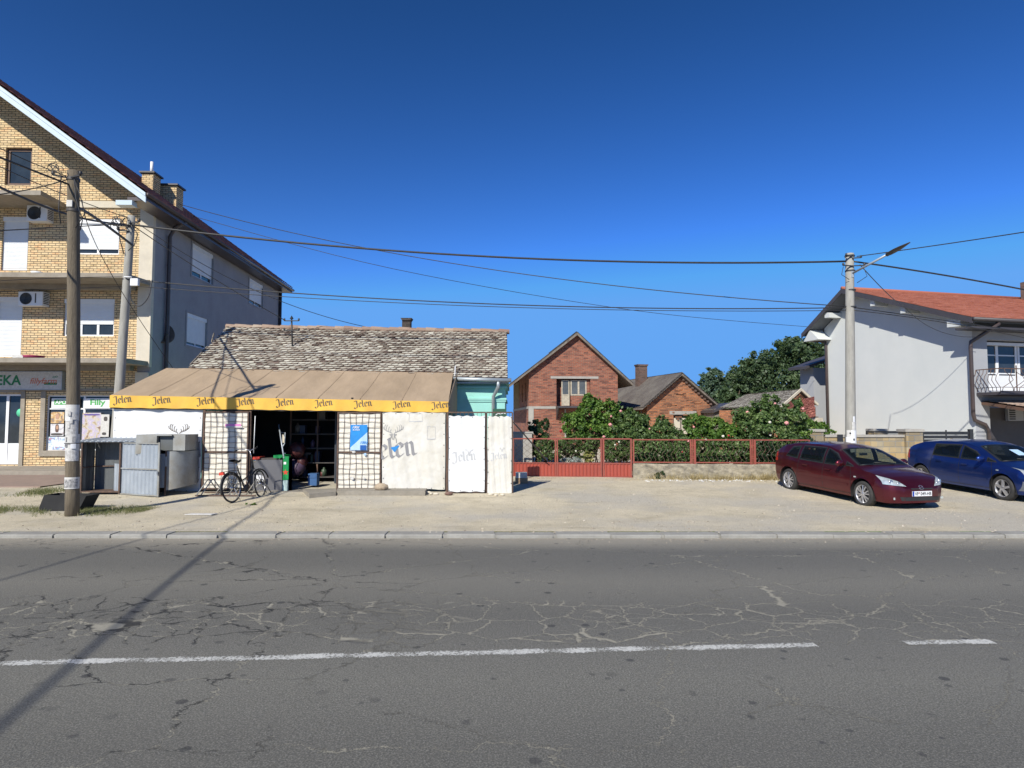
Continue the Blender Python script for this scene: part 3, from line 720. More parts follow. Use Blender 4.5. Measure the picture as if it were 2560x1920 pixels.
wall_face(mb, pl, -14.4, -.45, .3, [(-14.4, EZ+.1), (-7.2, EZ+7.85*SLO-.1), (-.45, EZ+1.1*SLO-.1)], ops, .14)
mb.build('wall', M['ybrick'], bl)
# grey side wall with three shuttered windows
pls = plane((0,0,0), (0,1,0), (0,0,1))
sops = [(2.95, 4.95, 7.93, 9.27), (9.15, 11.1, 7.93, 9.2), (2.65, 4.5, 5.02, 6.34), (9.3, 11.1, 5.02, 6.34)]
mb = MB(T); wall_face(mb, pls, 0, 13.8, .3, [(0, 9.85), (13.8, 9.85)], sops, .12)
mb.add([(-.45,.002,.3),(0,.002,.3),(0,.002,9.85),(-.45,.002,10.2)], [(0,1,2,3)])
mb.add([(0,13.8,.3),(-14.4,13.8,.3),(-14.4,13.8,9.7),(-7.2,13.8,14.9),(0,13.8,9.7)], [(0,1,2,3,4)])
mb.build('side_wall', M['render_grey'], bl)
plsw = lambda a, b, off=0: T @ pls(a, b, off)
for o_ in sops:
    window(bl, plsw, *o_, .12, shut=.86 if o_[2] > 6 else .93, mull=2)
    mb = MB(T); 
    for (p, q, r, s) in ((o_[0]-.1, o_[1]+.1, o_[3], o_[3]+.08), (o_[0]-.1, o_[0], o_[2]-.08, o_[3]), (o_[1], o_[1]+.1, o_[2]-.08, o_[3]), (o_[0], o_[1], o_[2]-.08, o_[2])):
        pbox(mb, pls, p, q, r, s, 0, .025)
    mb.build('window_surround', M['render_grey'], bl)
# light pilaster panels beside the corner, one per storey
mb = MB(T)
for z0_, z1_ in ((.3, 3.7), (4.08, 6.85), (7.05, 9.78)): mb.box(-.47, -.02, -.09, .0, z0_, z1_)
mb.build('corner_panel', M['plaster'], bl)
mb = MB(T); mb.box(ax(196, 480), -.5, -.05, .0, Zr(520)-.02, Zr(505)); mb.box(-.02, .03, -.12, .05, 3.9, 9.9)
mb.build('band', M['plaster'], bl)
# windows and doors of the facade
window(bl, plw, *ops[0], .12, shut=1, mull=1, name='balcony_door'); window(bl, plw, *ops[1], .12, shut=.88, mull=2)
window(bl, plw, *ops[2], .12, shut=1, mull=1, name='balcony_door'); window(bl, plw, *ops[3], .12, shut=.68, mull=3)
window(bl, plw, *ops[4], .14, shut=0, mull=1, fm=M['frame_brown'], name='attic_door', fw=.1)
# shop front
o5 = ops[5]; f = window(bl, plw, *o5, .12, mull=2, name='shop_door', fw=.07)
mb = MB(); pbox(mb, plw, o5[0]+.07, o5[1]-.07, o5[2]+.05, Zr(1108), -.12, -.085); mb.build('door_panel', M['white'], f)
mb = MB(T); pbox(mb, pl, ax(65), ax(75), .37, Zr(982), 0, .04); pbox(mb, pl, ax(-20), ax(75), Zr(982), Zr(975)+.03, 0, .045); mb.build('door_surround', M['conc'], bl)
o6 = ops[6]; f = window(bl, plw, *o6, .13, mull=2, name='shop_window', fw=.05, rungs=(Zr(1022),))
mb = MB(T); pbox(mb, pl, o6[0]-.16, o6[0], Zr(1140), Zr(985)+.1, 0, .06); pbox(mb, pl, o6[0], -.5, Zr(1140), Zr(1126), 0, .062); pbox(mb, pl, ax(79), -.5, Zr(985)+.1, Zr(972), 0, .063)
mb.build('window_surround', M['conc'], bl)
# balcony slabs
for zt_, zb_, px_ in ((4.09, 3.93, 310), (7.0, 6.84, 310)):
    mb = MB(T); xr = L(W(px_, 800, 21.6)).x
    mb.prism([(-14.4,-1.4,zb_),(xr,-1.4,zb_),(-.02,-.12,zb_),(-.02,0,zb_),(-14.4,0,zb_)], (0,0,zt_-zb_))
    mb.box(-14.4, -.55, -.3, -.02, zb_-.18, zb_-.003)
    mb.build('balcony_slab', M['conc'], bl)
mb = MB(T); xr = L(W(106, 500, 21.6)).x; xr2 = ax(170, 500)
mb.prism([(-11,-1.4,9.68),(xr,-1.4,9.68),(xr2,0,9.68),(-11,0,9.68)], (0,0,.16)); mb.build('balcony_slab', M['conc'], bl)
# roof
y0, y1 = -1.9, 14.0; RX = -7.2; RZ_ = EZ + HW*SLO; Rr_ = (RX, RZ_)
mb = MB(T); rn = random.Random(5)
pantiles(mb, (.65,y0,EZ+.16), (.65,y1,EZ+.16), (RX,y1,RZ_+.16), (RX,y0,RZ_+.16), 27, 52, .035, .03, 6, rn)
pantiles(mb, (RX*2-.65,y1,EZ+.16), (RX*2-.65,y0,EZ+.16), (RX,y0,RZ_+.16), (RX,y1,RZ_+.16), 10, 16, .035, .03, 3, rn)
rf = mb.build('roof', M['tile_brown'], bl)
mb = MB(T)
for s_ in (0, 1):
    xe = .65 if s_ == 0 else RX*2-.65
    mb.prism([(xe,y0+.05,EZ),(RX,y0+.05,RZ_),(RX,y0+.05,RZ_+.12),(xe,y0+.05,EZ+.12)], (0,y1-y0-.05,0))
mb.build('roof_deck', M['soffit'], rf)
mb = MB(T)
for xe in (.68, RX*2-.653):
    mb.prism([(xe,y0-.002,EZ-.23),(RX,y0-.002,RZ_-.23),(RX,y0-.002,RZ_+.06),(xe,y0-.002,EZ+.06)], (0,.05,0))
    mb.prism([(xe,y0-.03,EZ-.02),(RX,y0-.03,RZ_-.02),(RX,y0-.03,RZ_+.10),(xe,y0-.03,EZ+.10)], (0,.027,0))
mb.box(-.3, .24, y0-.01, y0+.3, EZ-.32, EZ-.16)
mb.build('barge_board', M['fascia'], rf)
mb = MB(T); mb.tube([(.73,y0,EZ+.05),(.73,y1,EZ+.01)], .07, 8); mb.box(.02, .67, y0+.1, y1, EZ-.14, EZ-.02); mb.build('gutter', M['gutter_brown'], rf)
mb = MB(T); mb.tube([(.7,.9,EZ),(.3,.9,EZ-.25),(.12,.9,EZ-.6),(.12,.9,3.0),(.12,.9,.4)], .075, 10)
for z_ in (2.6, 5.2, 7.8): mb.lathe((.12,.9,z_), (0,0,1), [(0,.085),(.04,.085)], 10)
mb.build('downpipe', M['gutter_brown'], bl)
mb = MB(T); mb.tube([(.08,13.7,9.7),(.08,13.7,.4)], .09, 10); mb.build('downpipe', M['gutter_brown'], bl)
for cx, cy, zt_, w_ in ((-1.55, 4.2, 12.0, .75), (-1.95, 3.35, 12.2, .46)):
    mb = MB(T); zb_ = EZ+(.65-cx-.5)*SLO; mb.box(cx-w_/2, cx+w_/2, cy-.3, cy+.3, zb_-.2, zt_); c = mb.build('chimney', M['ybrick'], rf)
    mb = MB(T); mb.box(cx-w_/2-.08, cx+w_/2+.08, cy-.38, cy+.38, zt_+.003, zt_+.07); mb.build('chimney_cap', M['fascia_dark'], c)
    mb = MB(T); mb.prism([(cx-w_/2-.05,cy-.33,zb_+.45+w_*.36),(cx-w_/2-.05,cy-.33,zb_+.1+w_*.36),(cx+w_/2+.05,cy-.33,zb_-.05),(cx+w_/2+.05,cy-.33,zb_+.2)], (0,.66,0)); mb.build('flashing', M['galv'], c)
mb = MB(T); mb.tube([(-1.95,3.35,12.25),(-1.95,3.35,12.8)], .06, 10); mb.build('flue', M['white'], rf)

# ---------- small turquoise house with the mossy tiled roof
th = thing('old_house', 'low turquoise house with a long lichen covered tile roof behind the yellow awning', 'house', (-.22, 20.0, 0))
mb = MB(); XL, XR = -10.0, -.22
wall_face(mb, plane((0,20,0), (1,0,0), (0,0,1)), XL, XR, .1, [(XL, 3.5), (XR, 3.32)], [(-6.4,-5.2,.2,2.2)], .2)
wall_face(mb, plane((XR,0,0), (0,1,0), (0,0,1)), 20, 25.2, .1, [(20,3.32),(22.6,5.0),(25.2,3.32)])
mb.quad((XL,20,.1),(XL,25.2,.1),(XL,25.2,3.4),(XL,20,3.5)); mb.add([(XL,20,3.5),(XL,25.2,3.4),(XL,22.6,5.2)], [(0,2,1)])
mb.quad((XR,25.2,.1),(XL,25.2,.1),(XL,25.2,3.4),(XR,25.2,3.3))
w = mb.build('wall', M['turq'], th)
mb = MB()
for z_, d_ in ((3.12, .12), (2.98, .07), (2.62, .05), (2.56, .03)): mb.box(-2.0, XR+d_, 20-d_, 19.999, z_, z_+.06)
for z_, d_ in ((3.12, .12), (2.98, .07), (2.62, .05)): mb.box(XR+.001, XR+d_, 20.002, 25, z_, z_+.06)
mb.build('cornice', M['turq'], w)
rn = random.Random(11); mb = MB()
EY, RY = 19.70, 22.6
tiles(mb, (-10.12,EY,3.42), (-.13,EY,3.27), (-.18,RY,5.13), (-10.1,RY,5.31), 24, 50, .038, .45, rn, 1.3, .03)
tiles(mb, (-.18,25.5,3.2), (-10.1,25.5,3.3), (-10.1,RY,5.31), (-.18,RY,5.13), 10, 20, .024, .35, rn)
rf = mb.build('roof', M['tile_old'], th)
mb = MB()
for i in range(31):
    mb.r = rn.random(); a, b = i/31, (i+1)/31; e = .012*math.sin(i*2.1)
    pa = Vector((-10.15+10.0*a, RY, 5.30-.18*a+e)); pb = Vector((-10.15+10.0*(b+.006), RY, 5.30-.18*b+e))
    mb.tube([pa, pb], [.105, .085], 10, 0, False)
mb.build('ridge_tiles', M['tile_ridge'], rf)
mb = MB(); cx = W(1017, 830, 22.9).x; mb.box(cx-.15, cx+.15, 22.75, 23.05, 5.0, WZ(803, 22.9)); c = mb.build('chimney', M['dbrick'], rf)
mb = MB(); z_ = WZ(803, 22.9); mb.prism([(cx-.15,22.7,z_+.003),(cx+.15,22.7,z_+.003),(cx+.2,22.7,z_+.09),(cx-.2,22.7,z_+.09)], (0,.4,0)); mb.build('chimney_cap', M['dbrick'], c)
mb = MB(); mb.tube([(-2.0,EY-.06,3.26),(-.02,EY-.06,3.21)], .065, 8); mb.box(-2.0, -.15, EY+.02, EY+.3, 3.12, 3.17); mb.build('gutter', M['gutter'], rf)
mb = MB(); mb.tube([(-.42,EY-.05,3.2),(-.42,EY-.04,3.02),(-.50,EY+.1,2.86),(-.58,EY+.2,2.72),(-.60,EY+.2,.4)], .055, 10); mb.build('downpipe', M['gutter'], th)
mb = MB(); mb.box(-10.16,-10.1,EY-.1,EY+.9,3.35,3.45); mb.bar((-10.14,EY+.4,3.72),(-10.14,21.2,4.42),.03,.06); mb.bar((-10.14,21.5,4.62),(-10.13,21.62,4.95),.03,.05)
mb.build('edge_board', M['oldwood'], rf)

# ---------- tall red brick house with the gable towards the road
bh = thing('brick_house', 'tall red brick house with steep gable and cream balcony door above a concrete ledge', 'house', (.967, 36, 0), R(4.5))
T = WM[bh]; sl_, sr_ = .77, .9; AX, AZ = 2.71, 6.95
mb = MB(T); wd_ = 5.07
ops = [(1.55, 3.5, 2.78, 4.32), (2.1, 3.0, .3, 2.1)]
wall_face(mb, pl, 0, wd_, .3, [(0, AZ-AX*sl_-.12), (AX, AZ-.12), (wd_, AZ-(wd_-AX)*sr_-.12)], ops, .3)
wall_face(mb, plane((wd_,0,0), (0,1,0), (0,0,1)), 0, 11, .3, [(0,4.6),(11,4.6)])
pll = plane((0,0,0), (0,-1,0), (0,0,1))
wall_face(mb, pll, -11, 0, .3, [(-11,4.65),(0,4.65)], [(-4.2,-3.6,3.1,4.2), (-2.2,-1.7,3.1,4.2), (-10.6,-6.2,2.8,4.4)], .15)
mb.quad((wd_,11,.3),(0,11,.3),(0,11,4.6),(wd_,11,4.6)); mb.add([(0,11,4.6),(AX,11,AZ-.2),(wd_,11,4.6)], [(0,1,2)])
mb.box(.3, wd_-.3, .5, .6, .3, 4.4); 
w = mb.build('wall', M['rbrick'], bh)
mb = MB(T); pbox(mb, pl, 1.22, 3.96, 4.325, 4.46, -.05, .025); pbox(mb, pl, -.02, 1.5, 2.62, 2.76, -.05, .025); mb.box(-.03,-.001,.0,10.9,2.62,2.76); mb.box(2.0,2.09,-.03,.02,.3,2.6); mb.box(-.04,.25,-.035,.05,1.2,2.62)
mb.build('concrete_band', M['concl'], bh)
mb = MB(T); mb.box(1.5, 3.0, -.85, .0, 2.66, 2.76); mb.prism([(1.52,-.02,2.655),(1.52,-.8,2.655),(1.52,-.02,2.0)], (.06,0,0)); mb.build('canopy_ledge', M['fascia_dark'], bh)
plb = lambda a, b, off=0: T @ pl(a, b, off)
f = window(bh, plb, 1.86, 2.32, 2.8, 4.25, .2, fm=M['wood_paint'], gm=M['glass2'], fw=.06, name='balcony_door', rungs=(3.42,))
mb = MB(); pbox(mb, plb, 1.92, 2.26, 2.86, 3.4, -.2, -.165); mb.build('door_panel', M['wood_paint'], f)
window(bh, plb, 2.38, 3.3, 3.38, 4.25, .2, mull=2, fm=M['wood_paint'], gm=M['glass2'], fw=.07)
mb = MB(T); wall_face(mb, plane((0,.17,0),(1,0,0),(0,0,1)), 2.38, 3.48, 2.79, [(2.38,3.37),(3.48,3.37)]); mb.box(3.3,3.48,.17,.25,2.79,4.31); mb.build('infill_brick', M['rbrick'], bh)
for a0_, a1_ in ((-4.2,-3.6), (-2.2,-1.7)):
    window(bh, lambda a, b, off=0: T @ pll(a, b, off), a0_, a1_, 3.1, 4.2, .1, fm=M['wood_paint'], gm=M['glass2'], fw=.06)
for yy_ in (6.4, 7.5, 8.6, 9.7):
    mb = MB(T); mb.box(-.08, .07, yy_, yy_+.16, 2.78, 4.5); mb.build('porch_post', M['wood_paint'], bh)
lx, lz = -1.28, AZ-.03-(AX+1.28)*sl_; rx, rz_ = 5.9, AZ-.03-(5.9-AX)*sr_
mb = MB(T); rn = random.Random(3)
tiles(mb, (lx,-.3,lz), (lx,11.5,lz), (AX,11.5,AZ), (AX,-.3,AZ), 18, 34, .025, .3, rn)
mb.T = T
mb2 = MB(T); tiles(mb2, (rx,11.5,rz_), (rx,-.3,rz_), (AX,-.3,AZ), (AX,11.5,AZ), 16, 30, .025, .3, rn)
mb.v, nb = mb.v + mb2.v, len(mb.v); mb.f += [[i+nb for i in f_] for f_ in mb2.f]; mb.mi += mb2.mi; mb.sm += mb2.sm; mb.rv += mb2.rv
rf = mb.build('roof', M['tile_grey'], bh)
mb = MB(T)
for (xe, ze) in ((lx, lz), (rx, rz_)):
    mb.prism([(xe,-.26,ze-.12),(AX,-.26,AZ-.14),(AX,-.26,AZ-.03),(xe,-.26,ze-.03)], (0,12,0))
    mb.prism([(xe,-.29,ze-.15),(AX,-.29,AZ-.17),(AX,-.29,AZ-.01),(xe,-.29,ze-.01)], (0,.027,0))
mb.build('roof_deck', M['oldwood'], rf)

# ---------- lower orange brick cottage
bc = thing('brick_cottage', 'small orange brick cottage with grey tiled roof and a wide sooty chimney', 'house', (7.9, 37.5, 0), R(14))
T = WM[bc]; AX, AZ, wd_ = 2.14, 4.78, 4.35; slp = .8
mb = MB(T); wall_face(mb, pl, 0, wd_, .3, [(0, AZ-AX*slp-.15), (AX, AZ-.15), (wd_, AZ-(wd_-AX)*slp-.15)], [(1.7, 2.75, .9, 2.3)], .18)
wall_face(mb, plane((wd_,0,0), (0,1,0), (0,0,1)), 0, 12, .3, [(0,2.9),(12,2.9)])
wall_face(mb, pll, -12, 0, .3, [(-12,2.9),(0,2.9)]); mb.quad((wd_,12,.3),(0,12,.3),(0,12,2.9),(wd_,12,2.9)); mb.add([(0,12,2.9),(AX,12,AZ-.2),(wd_,12,2.9)], [(0,1,2)])
rnq = random.Random(6)
for k in range(60):
    zz = rnq.uniform(2.0, 4.3); hw_ = (AZ-.5-zz)/slp; xx = AX + rnq.uniform(-1, 1)*min(hw_, 2.0); w_ = rnq.uniform(.1, .5)
    if abs(xx-AX)+w_ < hw_: mb.box(xx, xx+w_, -rnq.uniform(.01, .05), .03, zz, zz+.07)
w = mb.build('wall', M['obrick'], bc)
mb = MB(T); pbox(mb, pl, 1.45, 3.2, 2.31, 2.52, -.05, .02); mb.build('lintel', M['concl'], bc)
plc = lambda a, b, off=0: T @ pl(a, b, off)
f = window(bc, plc, 1.7, 2.75, .9, 2.3, .15, mull=2, fm=M['oldwood'], gm=M['dark'], fw=.06)
mb = MB(); pbox(mb, plc, 1.76, 2.18, .95, 2.1, -.14, -.11); pbox(mb, plc, 2.27, 2.69, .95, 2.1, -.14, -.11); mb.build('board_panel', M['plaster'], f)
mb = MB(T); rn = random.Random(9); ex = .45
A_ = (-ex,-.35,AZ-(AX+ex)*slp); 
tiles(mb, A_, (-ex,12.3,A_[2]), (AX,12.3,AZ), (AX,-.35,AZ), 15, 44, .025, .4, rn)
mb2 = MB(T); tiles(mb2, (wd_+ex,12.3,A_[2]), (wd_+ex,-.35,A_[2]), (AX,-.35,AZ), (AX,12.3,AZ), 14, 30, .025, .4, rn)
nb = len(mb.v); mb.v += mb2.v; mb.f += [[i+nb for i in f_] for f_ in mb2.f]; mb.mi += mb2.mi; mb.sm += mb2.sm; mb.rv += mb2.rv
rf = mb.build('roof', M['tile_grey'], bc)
mb = MB(T)
for xe in (-ex, wd_+ex): mb.prism([(xe,-.3,A_[2]-.13),(AX,-.3,AZ-.15),(AX,-.3,AZ-.03),(xe,-.3,A_[2]-.03)], (0,12.5,0))
mb.build('roof_deck', M['oldwood'], rf)
mb = MB(T)
for i in range(11):   # broken brick edge under the verge
    for s_ in (-1, 1):
        xx = AX + s_*i*.2; mb.box(xx-.06, xx+.06, -.12, .0, AZ-abs(xx-AX)*slp-.3, AZ-abs(xx-AX)*slp-.18)
mb.build('verge_bricks', M['cbrick'], bc)
mb = MB(T); mb.box(1.35, 1.95, 3.9, 4.45, 3.9, 5.5); c = mb.build('chimney', M['cbrick'], rf)
mb = MB(T); mb.prism([(1.32,3.87,5.503),(1.98,3.87,5.503),(2.03,3.87,5.62),(1.27,3.87,5.62)], (0,.61,0)); mb.build('chimney_cap', M['cbrick'], c)

# ---------- tiled shed roofs seen over the hedge
sh = thing('garden_shed', 'low shed with patchy grey tile roof behind the rose hedge', 'shed', (13.6, 31.5, .34))
a, b_, c_, d_ = W(1800, 1020, 35), W(1950, 1018, 31), W(2000, 974, 32.6), W(1868, 986, 37)
e_ = W(2042, 1012, 33.5); e2 = W(1990, 1012, 38)
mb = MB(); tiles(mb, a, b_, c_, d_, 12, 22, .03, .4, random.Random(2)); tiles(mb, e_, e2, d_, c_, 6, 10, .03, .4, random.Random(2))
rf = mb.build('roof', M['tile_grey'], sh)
mb = MB(); dn = Vector((0,0,-.12))
for p, q in ((b_, c_), (c_, e_)): mb.bar(p+Vector((0,-.12,.0)), q+Vector((0,-.12,.0)), .06, .12)
mb.build('barge_board', M['plaster'], rf)
mb = MB(); A0, B0, C0, D0 = [Vector((p.x, p.y+.15, p.z-.12)) for p in (a, b_, c_, e_)]
mb.add([B0, D0, C0], [(0,1,2)]); f0 = lambda p: Vector((p.x, p.y, .3))
mb.quad(f0(B0), f0(D0), D0, B0); mb.quad(f0(A0), f0(B0), B0, A0)
mb.build('wall', M['obrick'], sh)
s2 = thing('tiled_lean_to', 'lean-to with jumbled red brown tiles wedged between shed and white house', 'shed', (13.9, 28, .34))
mb = MB(); rn = random.Random(12)
q0, q1, q2, q3 = W(1962, 1030, 27.5), W(2036, 1020, 27.5), W(2036, 992, 29.5), W(1975, 1006, 29.5)
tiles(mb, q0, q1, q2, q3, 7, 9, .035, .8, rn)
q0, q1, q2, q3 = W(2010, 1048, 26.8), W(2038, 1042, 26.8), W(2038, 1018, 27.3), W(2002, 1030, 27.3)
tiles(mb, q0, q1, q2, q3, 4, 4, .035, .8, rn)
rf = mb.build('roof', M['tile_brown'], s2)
mb = MB(); mb.box(12.3, 13.2, 27.6, 29, .3, 2.15); mb.build('wall', M['oldwood'], s2)
mb = MB(); mb.box(12.55, 13.05, 26.9, 27.55, 1.9, 2.08); mb.build('beam', M['wood_paint'], s2)
dsh = thing('plank_hut', 'dark plank hut with sagging roof between cottage and shed', 'shed', (11.6, 36, .34))
p0, p1, p2 = W(1788, 1020, 36), W(1800, 1060, 36), W(1832, 1008, 36)
mb = MB(); mb.box(W(1786,1060,36).x, W(1830,1060,36).x, 36, 38, .3, WZ(1022, 36)); mb.build('wall', M['oldwood'], dsh)
mb = MB(); q = [W(1784,1026,35.8), W(1834,1006,35.8), W(1834,1012,35.8), W(1784,1032,35.8)]; mb.prism(q, (0,2.5,0)); mb.build('roof', M['fascia_dark'], dsh)

# ---------- white house on the right
wh = thing('white_house', 'pale rendered house with orange tile roof, anthracite eaves and balcony at the right edge', 'house', (18.8, 26, 0), R(14))
T = WM[wh]; DY = 8.4; RYl, RZl = 6.1, 8.46; ez_n, ez_f = 5.95, 6.6; OH = .85
plg = plane((0,0,0), (0,-1,0), (0,0,1))
zn = lambda y: RZl-(RYl-y)*(RZl-ez_n)/(RYl+.75) if y < RYl else RZl-(y-RYl)*(RZl-ez_f)/(DY+.7-RYl)
mb = MB(T); wall_face(mb, plg, -DY, 0, .2, [(-DY, zn(DY)-.15), (-RYl, RZl-.15), (0, zn(0)-.15)]); mb.quad((14,DY,.2),(0,DY,.2),(0,DY,6.5),(14,DY,6.5))
mb.build('gable_wall', M['render_white'], wh)
mb = MB(T); wall_face(mb, pl, 0, 14, .2, [(0,6.1),(14,6.1)], [(.75,6.2,3.2,5.3), (.75,6.2,.25,2.55)], .9); mb.build('front_wall', M['render_grey_shade'], wh)  # grey colour stands in for shade on the front of the pale house
plh = lambda a, b, off=0: T @ pl(a, b, off)
window(wh, plh, .78, 2.95, 3.2, 5.25, .55, mull=2, name='balcony_window', fw=.1, rungs=(3.95, 4.72))
mb = MB(T); mb.box(.85, 6.1, .42, .5, 3.21, 3.86); mb.box(.77, 6.1, .3, .6, 5.12, 5.24); mb.build('balcony_panel', M['white'], wh)
window(wh, plh, 3.0, 6.1, 3.2, 5.25, .55, mull=3, name='balcony_window', fw=.1, rungs=(4.72,))
# soffit pieces and roof
def rp(x, y, off=0): return (x, y, zn(y)+off)
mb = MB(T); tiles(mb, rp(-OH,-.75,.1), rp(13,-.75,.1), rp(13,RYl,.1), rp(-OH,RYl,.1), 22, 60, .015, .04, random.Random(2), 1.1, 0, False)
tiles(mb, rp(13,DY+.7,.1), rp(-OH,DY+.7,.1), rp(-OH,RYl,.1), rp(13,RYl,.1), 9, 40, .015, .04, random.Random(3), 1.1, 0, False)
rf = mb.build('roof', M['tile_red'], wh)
mb = MB(T); mb.tube([rp(-OH,RYl,.12), rp(13,RYl,.12)], .09, 8); mb.build('ridge_tiles', M['tile_red'], rf)
mb = MB(T)
for ya, yb in ((-.72, RYl), (DY+.67, RYl)):
    mb.prism([rp(-OH+.02,ya,-.1), rp(-OH+.02,yb,-.1), rp(-OH+.02,yb,.07), rp(-OH+.02,ya,.07)], (13.8,0,0))
mb.build('soffit', M['soffit'], rf)
mb = MB(T)
for ya, yb in ((-.76, RYl), (DY+.72, RYl)):
    mb.prism([rp(-OH-.03,ya,-.14), rp(-OH-.03,yb,-.14), rp(-OH-.03,yb,.09), rp(-OH-.03,ya,.09)], (.05,0,0))
mb.build('barge_board', M['fascia_dark'], rf)
# pale boxed purlin ends under the gable overhang
for yy_, s_ in ((DY+.25, .42), (7.3, .16), (4.3, .13), (2.6, .13), (.15, .30)):
    mb = MB(T); z_ = zn(yy_)-.10
    if yy_ > 8: mb.prism([(-.001,yy_-.75,z_-.55),(-.001,yy_+.4,z_-.55),(-.001,yy_-.1,z_+.02)], (-OH+.06,0,0))
    else: mb.prism([(-.001,yy_-s_,z_-.02-s_*.45),(-.001,yy_+s_,z_-.02-s_*.1),(-.001,yy_+s_,z_-.28-s_*.3),(-.001,yy_-s_,z_-.28-s_*.4)], (-OH+.1,0,0))
    mb.build('purlin_box', M['render_white'] if yy_ > 8 or yy_ < 1 else M['render_white'], rf)
mb = MB(T); mb.tube([(-OH-.02,-.82,zn(-.75)+.02), (13,-.82,zn(-.75)+.02)], .075, 8); mb.box(-OH, 13, -.72, -.001, 5.62, 5.70); mb.build('gutter', M['fascia_dark'], rf)
mb = MB(T); mb.tube([(.45,-.8,5.85),(.1,-.5,5.5),(-.22,-.12,5.15),(-.22,-.1,4.9),(-.22,-.1,2.2),(-.15,-.1,1.98),(.35,-.12,1.8),(.5,-.14,1.55),(.5,-.14,.3)], .075, 12); mb.build('downpipe', M['gutter_brown'], wh)
mb = MB(T); mb.tube([(-.55,DY+.5,ez_f-.05),(-.45,DY+.4,ez_f-.32),(-.12,DY-.15,ez_f-.45),(-.09,DY-.2,ez_f-.7),(-.09,DY-.2,.3)], .075, 12); mb.build('downpipe', M['gutter_brown'], wh)
mb = MB(T); mb.box(10.4, 11.0, 5.2, 5.9, 7.8, 9.4); mb.build('chimney', M['cbrick'], rf)
mb = MB(T); mb.box(.1, 6.4, -1.0, .0, 2.98, 3.1); mb.box(.08, 6.4, -1.04, -1.0, 3.02, 3.14); mb.build('balcony_slab', M['fascia_dark'], wh)
mb = MB(T)   # wrought iron balcony railing
bel = [(0,0),(.02,.16),(.14,.30),(.24,.44),(.20,.60),(.08,.74),(.05,.90)]
mb.bar((.12,-1.0,4.02), (6.4,-1.0,4.02), .035); mb.bar((.12,-1.0,3.28), (6.4,-1.0,3.28), .02); mb.bar((.12,-1.0,4.02), (.12,0,4.02), .035); mb.bar((.12,-1.0,3.28), (.12,0,3.28), .02)
for i in range(7):
    yy_ = -1.0+i*.16; mb.tube([(.12-o, yy_, 3.12+z) for o, z in bel], .012, 5)
x_ = .2; k = 0
while x_ < 6.2:
    if k % 4 == 3: mb.bar((x_,-1.0,3.12), (x_,-1.0,4.15), .03); x_ += .1
    elif k % 2 == 0:
        mb.tube([(x_+.0+o*1.6, -1.0-o*.6, 3.12+z) for o, z in bel], .013, 5); x_ += .16
    else: mb.tube([(x_+.4-o*1.6, -1.0-o*.6, 3.12+z) for o, z in bel], .013, 5); x_ += .42
    k += 1
mb.build('balcony_railing', M['frame_brown'], wh)
mb = MB(T); pantiles(mb, (.35,-2.4,2.36), (6.5,-2.4,2.36), (6.5,-.02,2.78), (.35,-.02,2.78), 7, 24, .03, .02, 6)
cn = mb.build('porch_roof', M['tile_ridge'], wh)
mb = MB(T); mb.prism([(.33,-2.42,2.2),(.33,0,2.62),(.33,0,2.74),(.33,-2.42,2.33)], (6.2,0,0)); mb.build('porch_fascia', M['frame_brown'], wh)
mb = MB(T); mb.box(.9, 6, .3, .38, .25, 2.5); mb.build('porch_back', M['fascia_dark'], wh)
# annex behind
an = thing('annex', 'grey annex with dark roof joined behind the pale rendered house', 'building', (16.8, 36, .34), R(14))
T = WM[an]; mb = MB(T); mb.box(.22, 4, 0, 1.1, 0, 4.6)
mb.build('wall', M['render_grey_shade'], an)
mb = MB(T); mb.prism([(-.45,-.25,4.5),(4,-.25,5.9),(4,-.25,6.05),(-.45,-.25,4.65)], (0,1.5,0)); mb.build('roof', M['fascia_dark'], an)
# ============================================================ AWNING, FENCE PANELS, STALL
FY = 17.2
VL = dict(x=WX(276, FY, 1000), zt=WZ(988, FY), zb=WZ(1019, FY)); VR = dict(x=WX(1121, FY, 1000), zt=WZ(1004, FY), zb=WZ(1031, FY))
BL_ = Vector((VL['x'], 19.95, WZ(920, 19.95))); BR_ = Vector((WX(1133, 19.95, 930), 19.95, WZ(932, 19.95)))
FL_ = Vector((VL['x'], FY, VL['zt'])); FR_ = Vector((VR['x'], FY, VR['zt']))
aw = thing('awning', 'long tan canvas awning with a yellow printed valance over the shop front', 'awning', (-6.4, FY, gz(FY)))
rn = random.Random(1)
def awf(u, v):
    p = (FL_*(1-u)+FR_*u)*(1-v) + (BL_*(1-u)+BR_*u)*v
    s = -.035*abs(math.sin(u*math.pi*6))*math.sin(math.pi*v) + .006*math.sin(u*70+v*9)*math.sin(v*7)
    if v < .08: s -= .02*abs(math.sin(u*23))
    return p + Vector((0, 0, s))
mb = MB(); mb.grid(awf, 150, 24); mb.grid(lambda u, v: awf(u, v)+Vector((0,.0,-.012)), 60, 6)
cv = mb.build('canvas', M['canvas'], aw)
mb = MB()
for u_ in (.11,.235,.36,.485,.61,.735,.86):   # sewn seams of the canvas panels
    for k in range(12):
        a_, b_ = awf(u_+.012*(k/12), k/12), awf(u_+.012*((k+1)/12), (k+1)/12); w_ = Vector((.012,0,0)); o_ = Vector((0,-.003,.007))
        mb.quad(a_-w_+o_, a_+w_+o_, b_+w_+o_, b_-w_+o_)
mb.build('seam', pm('canvas_seam', (.34,.25,.165), (.31,.23,.15)), cv)
def side(F, B, zl, x):
    m_ = MB(); m_.prism([(x, F.y, zl), (x, F.y, F.z-.01), (x, B.y-.05, B.z-.02), (x, B.y-.05, zl)], (.008, 0, 0)); return m_
